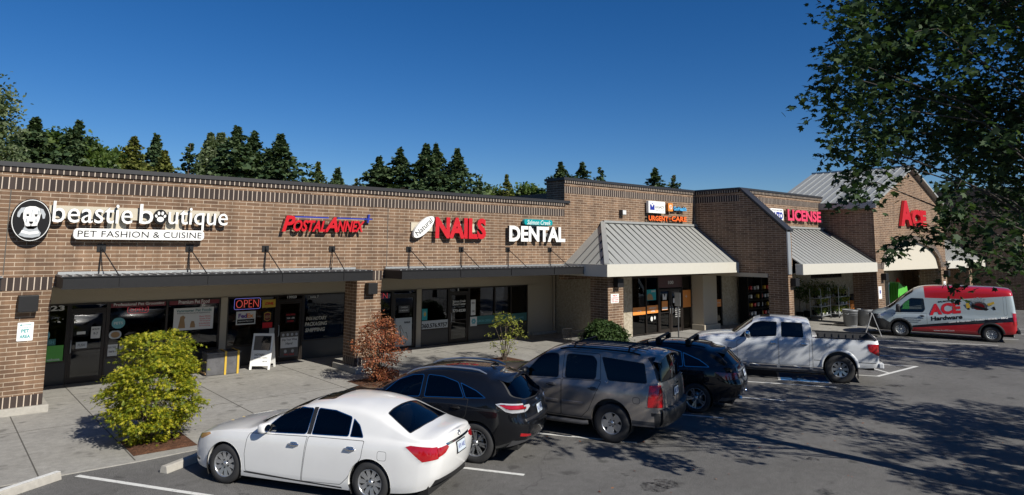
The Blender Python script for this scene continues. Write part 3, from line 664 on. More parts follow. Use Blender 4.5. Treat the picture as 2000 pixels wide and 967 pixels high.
class Car:
    def __init__(c, name, sp, mats, P, yt, deg, label, group=None):
        """sp: shape curves; P: ground point below the rear left tyre; deg: heading left of +Y"""
        c.sp = sp; rz = R(90+deg); ux = Vector((math.cos(rz), math.sin(rz), 0)); uy = Vector((-math.sin(rz), math.cos(rz), 0))
        o = Vector((P[0], P[1], 0))-uy*yt; c.root = empty(name, o, rz, label, sp['cat'], group)
        c.mats = mats      # body slots: 0 paint 1 trim 2 chrome 3 seam ...
        c.shell()
    def shell(c):
        sp = c.sp; xf, xr = sp['xf'], sp['xr']; step = .05
        xs = list(np.arange(xr, xf, step))+[xf]
        for e, s in ((xr, 1), (xf, -1)): xs += [e+s*v for v in (.006,.015,.03,.06,.09,.125)]
        for p in sp['zc']+sp.get('extra', []): xs.append(p[0] if isinstance(p, tuple) else p)
        xs = np.array(sorted(set(np.round(xs, 3)))); xs = xs[(xs >= xr) & (xs <= xf)]
        keep = [0]
        for i in range(1, len(xs)):
            if xs[i]-xs[keep[-1]] > .0045: keep.append(i)
        xs = xs[keep]; xs[-1] = xf; n = len(xs)
        zc, zb, zs, W = interp(sp['zc'], xs), interp(sp['zb'], xs), interp(sp['zs'], xs), interp(sp['W'], xs)
        tum = sp.get('tum', .40); low = sp.get('low', LOW)
        fl = np.linspace(0, 1, 15); lp = interp(low, fl); rings = []
        for i in range(n):
            h = max(zc[i]-zb[i], .004); cr = .5*h*math.exp(-h/.12)+sp.get('crown', .075)*(1-math.exp(-h/.12)); hsd = h-cr
            pts = [(W[i]*l, zs[i]+f*(zb[i]-zs[i])) for f, l in zip(fl, lp)]
            yb, z0 = pts[-1]; yb -= sp.get('ledge', .03)*min(1, h/.3)
            yr = max(.12, yb-tum*hsd); k = 12
            up = []
            for q in range(1, k+1): t = q/k; up.append((yb+(yr-yb)*t**1.15, z0+hsd*t))
            for q in range(1, 15): t = q/14; up.append((yr*(1-t), z0+hsd+cr*(1-(1-t)**sp.get('rp', 2.6))))
            A = np.array(pts+up)
            for _ in range(sp.get('smooth', 3)):
                B = A.copy(); B[15:-1] = .25*A[14:-2]+.5*A[15:-1]+.25*A[16:]; A = B
            rings.append(A)
        Rg = np.array(rings); ns = Rg.shape[1]                       # n x ns x (y,z)
        X = np.repeat(xs[:, None], ns, 1); Z = Rg[:, :, 1]; Y = Rg[:, :, 0]
        Lr, Lf = sp.get('Lr', .6), sp.get('Lf', .6)
        wr = sstep((xr+Lr-xs)/Lr)[:, None]; wf = sstep((xs-(xf-Lf))/Lf)[:, None]
        X = X+interp(sp.get('dxr', [(0,0),(2,0)]), Z)*wr+interp(sp.get('dxf', [(0,0),(2,0)]), Z)*wf
        c.X, c.Y, c.Z = X, Y, Z
        # caps
        K = 9; bow_r, bow_f = sp.get('bow_r', .05), sp.get('bow_f', .12)
        def cap(i, bow):
            out = []
            for k in range(1, K+1):
                s = 1-k/K; out.append((X[i]+bow*(1-s*s), Y[i]*s, Z[i]))
            return out
        rear = cap(0, -bow_r)[::-1]; front = cap(n-1, bow_f)
        XX = np.concatenate([np.array([r[0] for r in rear]), X, np.array([r[0] for r in front])])
        YY = np.concatenate([np.array([r[1] for r in rear]), Y, np.array([r[1] for r in front])])
        ZZ = np.concatenate([np.array([r[2] for r in rear]), Z, np.array([r[2] for r in front])])
        nn = XX.shape[0]; V = []; Fc = []
        for sgn in (1, -1):
            b = len(V); V += [(XX[i, j], sgn*YY[i, j], ZZ[i, j]) for i in range(nn) for j in range(ns)]
            for i in range(nn-1):
                for j in range(ns-1):
                    q = (b+i*ns+j, b+(i+1)*ns+j, b+(i+1)*ns+j+1, b+i*ns+j+1); Fc.append(q[::-1] if sgn > 0 else q)
        bm = bmesh.new(); vs = [bm.verts.new(v) for v in V]
        for f in Fc:
            try: bm.faces.new([vs[i] for i in f])
            except ValueError: pass
        bmesh.ops.remove_doubles(bm, verts=bm.verts, dist=2e-4); bmesh.ops.dissolve_degenerate(bm, edges=bm.edges, dist=1e-4)
        bm.normal_update(); c.bm = bm; c.lay = bm.faces.layers.int.new('tagged')
        c.tree = BVHTree.FromBMesh(bm)
    # --- queries on the skin
    def side_y(c, x, z, s=1):
        h = c.tree.ray_cast(Vector((x, 3*s, z)), Vector((0, -s, 0))); return h[0], h[1]
    def rear_x(c, y, z):
        h = c.tree.ray_cast(Vector((-6, y, z)), Vector((1, 0, 0))); return h[0], h[1]
    def roof_z(c, x, y):
        h = c.tree.ray_cast(Vector((x, y, 5)), Vector((0, 0, -1))); return h[0], h[1]
    # --- cutting
    AX = {'side': (0, 2, 1), 'top': (0, 1, 2), 'rear': (1, 2, 0)}
    def cut(c, poly, proj, s=1, minn=.2):
        a, b, d = c.AX[proj]; P = [Vector((p[0], p[1])) for p in poly]
        area = sum(P[i].x*P[(i+1) % len(P)].y-P[(i+1) % len(P)].x*P[i].y for i in range(len(P)))
        if area < 0: P = P[::-1]
        lo = (min(p.x for p in P), min(p.y for p in P)); hi = (max(p.x for p in P), max(p.y for p in P))
        c.bm.normal_update(); F = []
        for f in c.bm.faces:
            nv = f.normal[d]*s
            if nv < minn: continue
            if proj == 'side' and f.calc_center_median().y*s < .1: continue
            q = [(v.co[a], v.co[b]) for v in f.verts]
            if max(t[0] for t in q) < lo[0] or min(t[0] for t in q) > hi[0] or max(t[1] for t in q) < lo[1] or min(t[1] for t in q) > hi[1]: continue
            F.append(f)
        for i in range(len(P)):
            p, q = P[i], P[(i+1) % len(P)]; e = q-p
            if e.length < 1e-6: continue
            nrm = Vector((-e.y, e.x)).normalized(); n3 = Vector((0,0,0)); n3[a] = nrm.x; n3[b] = nrm.y; co = Vector((0,0,0)); co[a] = p.x; co[b] = p.y
            E = set(); Vv = set()
            for f in F: E.update(f.edges); Vv.update(f.verts)
            r = bmesh.ops.bisect_plane(c.bm, geom=F+list(E)+list(Vv), plane_co=co, plane_no=n3, dist=1e-5)
            F = [f for f in r['geom'] if isinstance(f, bmesh.types.BMFace) and f.is_valid]
            F = [f for f in F if (f.calc_center_median()-co).dot(n3) > 0]
            if not F: return []
        return F
    def mark(c, poly, proj, slot, s=1, push=0, minn=.2):
        F = c.cut(poly, proj, s, minn)
        for f in F: f.material_index = slot
        if push: c.push(F, push)
        return F
    def push(c, F, d):
        vs = {}
        for f in F:
            for v in f.verts: vs.setdefault(v, Vector((0,0,0))); vs[v] += f.normal
        for v, n_ in vs.items():
            if n_.length > 0: v.co += n_.normalized()*d
    def take(c, F, name, mats, off=0, keep=False, slot=None, parent=None, sharp=50):
        """move faces F into an object of their own"""
        c.bm.normal_update(); idx = {}; V = []; Fc = []; Ms = []
        nr = {}
        for f in F:
            for v in f.verts: nr.setdefault(v, Vector((0,0,0))); nr[v] += f.normal
        for f in F:
            q = []
            for v in f.verts:
                if v not in idx: idx[v] = len(V); V.append(v.co+(nr[v].normalized()*off if nr[v].length else Vector((0,0,0))))
                q.append(idx[v])
            Fc.append(q); Ms.append(f.material_index if slot is None else slot)
        me = bpy.data.meshes.new(name); me.from_pydata([tuple(v) for v in V], [], Fc); me.update()
        for m_ in mats: me.materials.append(m_)
        me.polygons.foreach_set('material_index', Ms); me.polygons.foreach_set('use_smooth', [True]*len(Fc)); me.set_sharp_from_angle(angle=R(sharp))
        o = bpy.data.objects.new(name, me); COL.objects.link(o); o.parent = parent or c.root
        if not keep: bmesh.ops.delete(c.bm, geom=F, context='FACES')
        return o
    def rim(c, poly, proj, inner, slot, s=1, minn=.2):
        """ring between poly and its smaller copy inner gets slot; returns the faces inside"""
        F = c.cut(poly, proj, s, minn)
        for f in F: f.material_index = slot
        return c.cut(inner, proj, s, minn)
    def glass(c, poly, proj, name='side_window', mat='car_glass', trim=.018, slot=1, s=1, minn=.15, r=.03, off=-.006, hole=False):
        inner = shrink(poly, trim); po, pi = rounded(poly, r), rounded(inner, max(.008, r-trim*.5))
        F = c.rim(po, proj, pi, slot, s, minn)
        if F: return c.take(F, name, [M[mat]], off, slot=0)
    def seam(c, poly, proj, s=1, g=.005, r=.03, minn=.15, name=None, only=None):
        inner = shrink(poly, g*2); F = c.cut(rounded(poly, r), proj, s, minn)
        old = {f: f.material_index for f in F}
        for f in F:
            if f.material_index == 0: f.material_index = 3
        G = c.cut(rounded(inner, max(.004, r-g)), proj, s, minn)
        for f in G:
            if f.material_index == 3: f.material_index = 0
        if name and G: return c.take(G, name, c.mats)
    def arch(c, x, z, rad, s, lip=.012, slot=0, depth=.30, flare=0):
        poly = [(x+rad*math.cos(a), z+rad*math.sin(a)) for a in np.linspace(0, 2*math.pi, 37)[:-1]]
        F = c.cut(poly, 'side', s, .12)
        if F: bmesh.ops.delete(c.bm, geom=F, context='FACES')
        pts = []
        for a in np.linspace(-.15, math.pi+.15, 33):
            p = (x+rad*math.cos(a), z+rad*math.sin(a)); h = c.side_y(p[0]+.006*math.cos(a), p[1]+.006*math.sin(a), s)
            if h[0] is not None: pts.append(Vector((p[0], h[0].y, p[1])))
        mb = MB()
        if len(pts) > 4:
            if flare:
                a_ = [p+Vector((0, s*.0, 0)) for p in pts]; cx = Vector((x, 0, z))
                o1 = [Vector((p.x, p.y+s*flare, p.z)) for p in pts]; o2 = []
                for p in pts:
                    d = Vector((p.x-x, 0, p.z-z)).normalized()*.085; h = c.side_y(p.x+d.x, p.z+d.z, s); o2.append(Vector((p.x+d.x, (h[0].y if h[0] else p.y), p.z+d.z)))
                mid = [(a1+b1)*.5+Vector((0, s*.012, 0)) for a1, b1 in zip(o1, o2)]
                V = []; 
                for i in range(len(pts)): V += [Vector((pts[i].x, pts[i].y-s*.06, pts[i].z)), o1[i], mid[i], o2[i]]
                fs = []
                for i in range(len(pts)-1):
                    for j in range(3):
                        q = (i*4+j, (i+1)*4+j, (i+1)*4+j+1, i*4+j+1); fs.append(q if s > 0 else q[::-1])
                mb.add(V, fs, slot, True)
            else:
                V = []
                for p in pts: V += [p+Vector((0, s*.003, 0)), Vector((p.x, p.y-s*.05, p.z))]
                mb.add(V, [((2*i), 2*i+1, 2*i+3, 2*i+2) for i in range(len(pts)-1)], slot, True)
            mb.build('arch_lip', c.mats, c.root, local=True)
        # liner
        mb = MB(); ym = max(abs(p.y) for p in pts) if pts else .9; r2 = rad+.004; A = np.linspace(-.55, math.pi+.55, 20); V = []
        for a in A: V += [(x+r2*math.cos(a), s*(ym-.03), z+r2*math.sin(a)), (x+r2*math.cos(a), s*(ym-depth), z+r2*math.sin(a))]
        mb.add(V, [(2*i, 2*i+1, 2*i+3, 2*i+2) for i in range(len(A)-1)]); mb.add([v for v in V[1::2]], [tuple(range(len(A)))])
        mb.build('wheel_well', M['well'], c.root, local=True)
    def wheels(c, xs, R_, rim, width, yt, style, z=None):
        for x in xs:
            for s in (1, -1): wheel(c.root, (x, s*(yt-width/2), R_), R_, rim, width, s, style)
    def finish(c, sharp=38):
        bm = c.bm; me = bpy.data.meshes.new('body'); bm.normal_update(); bm.to_mesh(me); bm.free()
        for m_ in c.mats: me.materials.append(m_)
        for a in list(me.attributes):
            if a.name == 'tagged': me.attributes.remove(a)
        me.polygons.foreach_set('use_smooth', [True]*len(me.polygons)); me.set_sharp_from_angle(angle=R(sharp))
        o = bpy.data.objects.new('body', me); COL.objects.link(o); o.parent = c.root; c.body = o
    def under(c, x0, x1, z0, z1, w_):
        MB().box((x0, -w_, z0), (x1, w_, z1)).build('underbody', M['well'], c.root, local=True)
    def cabin(c, x0, x1, zf, zb_, w_, seats, mat='seat', wheel_at=None):
        mb = MB(); mb.box((x0, -w_, zf), (x1, w_, zf+.02)); mb.box((x1-.35, -w_, zf), (x1, w_, zb_+.02)); mb.box((x0, -w_, zf), (x0+.3, w_, zb_-.06))
        for s in (1, -1): mb.box((x0, s*w_, zf), (x1, s*(w_-.04), zb_-.05))
        mb.build('cabin_trim', M['seat_dark'], c.root, local=True)
        for x, y in seats:
            mb = MB(); sup(mb, (x+.12, y, zf+.16), (.27,.25,.10), .4); sup(mb, (x-.12, y, zf+.44), (.10,.24,.32), .45, tilt=-.22); sup(mb, (x-.2, y, zf+.78), (.06,.13,.09), .6)
            mb.build('seat', M[mat], c.root, local=True)
        if wheel_at:
            mb = MB(); x, y, z = wheel_at; n_ = 20; pts = [(x+.19*math.cos(t)*-.42, y+.19*math.sin(t), z+.19*math.cos(t)*.9) for t in np.linspace(0, 2*math.pi, n_+1)]
            mb.tube(pts, .016, 8, caps=False); mb.tube([(x, y-.18, z), (x, y+.18, z)], .018, 8); mb.tube([(x, y, z), (x+.3, y, z-.16)], .03, 8); mb.build('steering_wheel', M['seat'], c.root, local=True)
    def lamp(c, side_poly, rear_poly, s, mat, name='tail_light', push=.008):
        """lens wrapped round a rear corner: side outline plus rear outline"""
        F = c.cut(side_poly, 'side', s, .42) if side_poly else []
        if F: c.push(F, push); c.take(F, name, [mat], 0, slot=0)
        G = c.cut([(s*y, z) for y, z in rear_poly], 'rear', -1, .28) if rear_poly else []
        if G: c.push(G, push); c.take(G, name, [mat], 0, slot=0)
    def handle(c, x, z, s, mat='chrome', w=.19, parent=None):
        h, n_ = c.side_y(x, z, s)
        if h is None: return
        y = h.y; mb = MB(); mb.tube([(x-w/2, y+s*.004, z), (x-w/2+.03, y+s*.035, z+.004), (x+w/2-.03, y+s*.035, z+.004), (x+w/2, y+s*.004, z)], .015, 8); sup(mb, (x, y, z), (.075, .012, .038), .6)
        mb.build('door_handle', M[mat], parent or c.root, local=True)
    def mirror(c, x, y, z, s, mats, size=(.085,.11,.085)):
        mb = MB(); sup(mb, (x, s*(y+.11), z+.04), size, .6, 0); mb.tube([(x, s*(y-.04), z-.01), (x, s*(y+.06), z+.0)], .026, 8, 1)
        o = mb.build('wing_mirror', mats, c.root, local=True)
        mb = MB(); mb.lathe([(0,0),(.075,0)], (0,0,0), 'x', 16); 
        mb.v = [(x-size[0]*1.01, s*(y+.11)+p[1]*1.05, z+.04+p[2]*.8) for p in mb.v]; mb.build('mirror_glass', M['chrome'], o, local=True)
    def plate(c, y, z, text_, w=.31, h=.155, frame='trim', back=.012):
        p, n_ = c.rear_x(y, z); n_ = Vector((n_.x, 0, n_.z)).normalized()
        if n_.x > 0: n_ = -n_
        up = Vector((0,0,1)); up = (up-n_*up.dot(n_)).normalized(); rt = up.cross(n_) # to the right seen from behind
        mb = MB(); ctr = p+n_*back
        def slab(w_, h_, d, m_):
            q = [ctr+rt*a*w_/2+up*b*h_/2+n_*d for a, b in ((-1,-1),(1,-1),(1,1),(-1,1))]; mb.prism([v-n_*.012 for v in q], n_*.012, m_)
        slab(w+.03, h+.03, 0, 1); slab(w, h, .003, 0)
        o = mb.build('number_plate', [M['plate'], M[frame]], c.root, local=True)
        t = MB(); text(t, text_, -w*.42, w*.42, -h*.22, h*.25, 0, .002, frame=(ctr+n_*.0045, rt, up, -n_)); t.build('plate_number', M['blue'], o, local=True)
    def badge(c, y, z, rings, r=.004, mat='chrome', rear=True):
        p, n_ = c.rear_x(y, z); n_ = n_ if n_.x < 0 else -n_
        up = Vector((0,0,1)); up = (up-n_*up.dot(n_)).normalized(); rt = up.cross(n_); mb = MB()
        for (a, b, ca, cb) in rings:
            mb.tube([p+n_*.006+rt*(ca+a*math.cos(t))+up*(cb+b*math.sin(t)) for t in np.linspace(0, 2*math.pi, 21)], r, 6, caps=False)
        mb.build('badge', M[mat], c.root, local=True)

def shrink(poly, d):
    P = [Vector(p) for p in poly]; n = len(P); A = sum(P[i].x*P[(i+1) % n].y-P[(i+1) % n].x*P[i].y for i in range(n))
    if A < 0: P = P[::-1]
    L = []
    for i in range(n):
        e = (P[(i+1) % n]-P[i]).normalized(); nn = Vector((-e.y, e.x)); L.append((P[i]+nn*d, e))
    out = []
    for i in range(n):
        (p, e), (q, f) = L[i-1], L[i]; cr = e.x*f.y-e.y*f.x
        if abs(cr) < 1e-6: out.append((q.x, q.y)); continue
        t = ((q.x-p.x)*f.y-(q.y-p.y)*f.x)/cr; out.append((p.x+e.x*t, p.y+e.y*t))
    return out
def rounded(poly, r, k=4):
    P = [Vector(p) for p in poly]; n = len(P); out = []
    for i in range(n):
        a, b, c_ = P[i-1], P[i], P[(i+1) % n]; u = (a-b); v = (c_-b); rr = min(r, u.length*.45, v.length*.45)
        ang = u.angle(v) if u.length and v.length else math.pi
        if ang > 2.9 or r <= 0: out.append((b.x, b.y)); continue
        p0, p1 = b+u.normalized()*rr, b+v.normalized()*rr
        for j in range(k+1):
            t = j/k; q = p0*(1-t)**2+b*2*t*(1-t)+p1*t*t; out.append((q.x, q.y))
    return out
def sup(mb, c, s, e=.6, m=0, tilt=0, n=14):
    """superellipsoid"""
    def sg(v, p): return math.copysign(abs(v)**p, v)
    V = []; ct, st = math.cos(tilt), math.sin(tilt)
    for i in range(n+1):
        u = -math.pi/2+math.pi*i/n
        for j in range(2*n):
            t = math.pi*j/n; x, y, z = s[0]*sg(math.cos(u), e)*sg(math.cos(t), e), s[1]*sg(math.cos(u), e)*sg(math.sin(t), e), s[2]*sg(math.sin(u), e)
            V.append((c[0]+x*ct+z*st, c[1]+y, c[2]-x*st+z*ct))
    mb.add(V, [(i*2*n+j, i*2*n+(j+1) % (2*n), (i+1)*2*n+(j+1) % (2*n), (i+1)*2*n+j) for i in range(n) for j in range(2*n)], m, True)

WHEELS = {}
def wheel(root, c, R_, rim, width, s, style):
    key = (round(R_, 3), round(rim, 3), width, style)
    if key not in WHEELS:
        w2 = width/2; mb = MB(); sh = R_-.022
        mb.lathe([(rim-.012,-w2+.02),(rim+.006,-w2),(sh-.03,-w2-.004),(sh,-w2+.012),(R_,-w2+.03),(R_,w2-.03),(sh,w2-.012),(sh-.03,w2+.004),(rim+.006,w2),(rim-.012,w2-.02)], (0,0,0), 'y', 48)
        for k in range(4):     # tread grooves
            y = -w2+.05+k*(width-.1)/3; mb.lathe([(R_+.001,y-.005),(R_+.0015,y+.005)], (0,0,0), 'y', 48, 1)
        ty = mb.mesh((0,0,0), 'wheel'); ty.materials.append(M['tyre']); ty.materials.append(M['well'])
        mb = MB(); f = w2-.012          # outer face towards +y
        mb.lathe([(rim,f-.02),(rim+.002,f),(rim-.012,f+.002),(rim-.02,f-.012),(rim-.03,f-.05),(rim-.035,-w2+.03)], (0,0,0), 'y', 48, 0)
        mb.lathe([(0,-.02),(rim-.03,-.02)], (0,0,0), 'y', 32, 2)
        mb.lathe([(rim*.62,-.012),(rim*.62,.0),(rim*.2,.0)], (0,0,0), 'y', 32, 3)
        nsp, dbl, wi, wo, kind = style
        def spoke(a, w0, w1, r0, r1, y0, y1, m_=0):
            u = Vector((math.cos(a), 0, math.sin(a))); v = Vector((-math.sin(a), 0, math.cos(a))); Y = Vector((0,1,0))
            A = [u*r0+v*w0+Y*y0, u*r1+v*w1+Y*y1, u*r1-v*w1+Y*y1, u*r0-v*w0+Y*y0]
            mb.prism([p for p in A], (0,-.03,0), m_)
        for k in range(nsp):
            a = 2*math.pi*k/nsp+math.pi/2
            if dbl:
                for q in (-dbl, dbl): spoke(a+q, wi, wo, rim*.18, rim-.015, f-.035, f-.012)
            else: spoke(a, wi, wo, rim*.15, rim-.015, f-.035, f-.012)
        if kind == 'steel':
            mb.lathe([(rim*.2,f-.04),(rim*.62,f-.03),(rim*.72,f-.06),(rim-.02,f-.06)], (0,0,0), 'y', 32, 1)
        mb.lathe([(0,f-.008),(rim*.16,f-.01),(rim*.2,f-.02),(rim*.22,f-.045)], (0,0,0), 'y', 24, 0)
        for k in range(5 if kind != 'six' else 6):
            a = 2*math.pi*k/(5 if kind != 'six' else 6)+.6; mb.lathe([(0,f-.018),(.012,f-.019),(.013,f-.04)], (rim*.3*math.cos(a), 0, rim*.3*math.sin(a)), 'y', 8, 2)
        rm = mb.mesh((0,0,0), 'rim'); 
        for m_ in ([M['alloy'], M['dark_alloy'], M['well'], M['dark_alloy']] if kind != 'steel' else [M['galv'], M['trim_grey'], M['well'], M['trim_grey']]): rm.materials.append(m_)
        WHEELS[key] = (ty, rm)
    ty, rm = WHEELS[key]
    o = bpy.data.objects.new('wheel', ty); COL.objects.link(o); o.parent = root; o.location = c; o.rotation_euler = (0, random.uniform(0, 1), 0 if s > 0 else math.pi)
    r = bpy.data.objects.new('rim', rm); COL.objects.link(r); r.parent = o
    return o
seamm = plain('panel gap', (.01,.01,.01), .9, var=0)
seam_w = plain('panel gap on white', (.10,.10,.10), .9, var=0)
def both(fn):
    for s in (1, -1): fn(s)
def sym(pts): return pts+[(x, -y) for x, y in pts[::-1] if abs(y) > 1e-6]
CG = 'cars parked nose in along the shops'

# ---------------- white sedan
def white_sedan():
    wp = paint('pearl white paint', (.70,.70,.685), 0, .3)
    sp = dict(cat='car', xf=3.70, xr=-1.06,
        zc=[(3.70,.62),(3.66,.70),(3.55,.775),(3.35,.835),(3.0,.905),(2.7,.95),(2.45,.985),(2.3,1.03),(1.9,1.22),(1.55,1.365),(1.2,1.445),(.85,1.475),(.5,1.465),(.2,1.425),(-.05,1.365),(-.35,1.245),(-.66,1.125),(-.8,1.095),(-.95,1.085),(-1.03,1.07),(-1.06,1.045)],
        zb=[(3.70,.56),(3.5,.70),(3.2,.80),(2.8,.86),(2.4,.885),(1.5,.925),(.2,.955),(-.5,.965),(-1.06,.955)],
        zs=[(3.70,.25),(3.4,.20),(2.4,.175),(.4,.175),(-.5,.22),(-.9,.28),(-1.06,.34)],
        W=[(3.70,.50),(3.66,.60),(3.58,.70),(3.42,.79),(3.2,.86),(2.85,.905),(2.2,.92),(1.2,.925),(.2,.925),(-.45,.905),(-.75,.865),(-.94,.79),(-1.02,.71),(-1.06,.62)],
        dxr=[(.3,.05),(.5,-.03),(.75,-.06),(.95,-.02),(1.05,0)], Lr=.4, bow_r=.06, tum=.43)
    c = Car('white_sedan', sp, [wp, M['trim'], M['chrome'], seam_w], (5.57, 9.90), .90, 30.7, 'pearl white sedan with tinted windows and sunroof, nearest the camera', CG)
    for s in (1, -1):
        for x in (0, 2.82): c.arch(x, .325, .375, s)
    for s in (1, -1):
        c.glass([(2.13,.905),(1.22,.95),(1.2,1.335),(1.50,1.325),(1.74,1.25)], 'side', s=s, r=.05, slot=2, trim=.012)
        c.glass([(1.13,.955),(.43,.98),(.44,1.265),(.78,1.335),(1.12,1.345)], 'side', s=s, r=.04, slot=2, trim=.012)
        c.glass([(.41,.98),(.155,.985),(.27,1.16),(.41,1.25)], 'side', s=s, r=.03, slot=2, trim=.012)
        c.mark([(1.215,.957),(1.135,.957),(1.125,1.35),(1.205,1.345)], 'side', 1, s)
    c.glass(sym([(2.40,0),(2.37,.35),(2.22,.70),(1.80,.635),(1.42,.55),(1.40,0)]), 'top', 'windscreen', minn=.1, r=.04, trim=.02)
    c.glass(sym([(-.06,0),(-.07,.30),(-.09,.52),(-.60,.70),(-.64,.45),(-.66,0)]), 'top', 'rear_window', minn=.1, r=.04, trim=.02)
    c.glass(sym([(1.36,0),(1.34,.42),(.98,.42),(.98,0)]), 'top', 'sunroof', r=.05, trim=.012)
    for s in (1, -1):
        d1 = c.seam([(2.37,.80),(2.40,.55),(2.37,.265),(1.26,.225),(1.235,.45),(1.17,.93),(2.33,.885)], 'side', s, name='door')
        d2 = c.seam([(1.165,.935),(1.23,.45),(1.255,.225),(.52,.25),(.40,.36),(.15,.70),(.12,.955)], 'side', s, name='door')
        c.handle(1.42,.79,s,parent=d1); c.handle(.36,.815,s,parent=d2)
        c.seam([(-.13,.69),(-.13,.83),(-.29,.83),(-.29,.69)], 'side', s, g=.003, r=.04)
        c.mark([(2.40,.24),(2.40,.265),(.5,.215),(.5,.19)], 'side', 1, s)
    lamp = []
    for s in (1, -1):
        c.lamp([(-.60,.925),(-.68,.945),(-1.3,.90),(-1.3,.78),(-.88,.715)], [(.95,.905),(.44,.90),(.40,.86),(.52,.80),(.95,.72)], s, M['tail'], push=.006)
        F = c.cut([(3.46,.66),(3.5,.73),(3.22,.80),(3.18,.775),(3.38,.68)], 'side', s, .03)
        if F: c.push(F, .004); c.take(F, 'headlight', [M['amber']], 0, slot=0)
        F = c.cut([(3.56,.30),(3.58,.36),(3.42,.33),(3.44,.30)], 'side', s, .03)
        for f in F: f.material_index = 1
    c.mark([(-.46,.925),(.46,.925),(.44,.885),(-.44,.885)], 'rear', 2, -1)
    c.mark([(-.7,.30),(.7,.30),(.68,.42),(-.68,.42)], 'rear', 1, -1, minn=-.2)
    c.plate(0,.79,'APX 4482'); c.badge(0,.985,[(.052,.036,0,0),(.018,.034,0,0),(.036,.014,0,.014)])
    c.mark(sym([(3.6,0),(3.58,.3),(3.52,.45),(3.48,.45),(3.5,0)]), 'top', 2)
    for s in (1, -1): c.mirror(2.02,.80,.955,s,[wp, M['trim']], (.07,.115,.08))
    # crease on the boot lid and bonnet
    c.under(-.95,3.45,.2,.5,.74); c.cabin(-.1,2.1,.42,.9,.72,[(1.15,.38),(1.15,-.38),(.25,.38),(.25,-.38)], 'seat', (1.72,.38,.86))
    c.finish(); c.wheels((0,2.82),.325,.215,.215,.90,(10,0,.026,.036,'five'))
    MB().tube([(2.32,.55,1.0),(2.30,.1,1.03)],.008,6).tube([(2.33,-.05,1.02),(2.30,-.5,1.02)],.008,6).build('wiper', M['black'], c.root, local=True)
white_sedan()

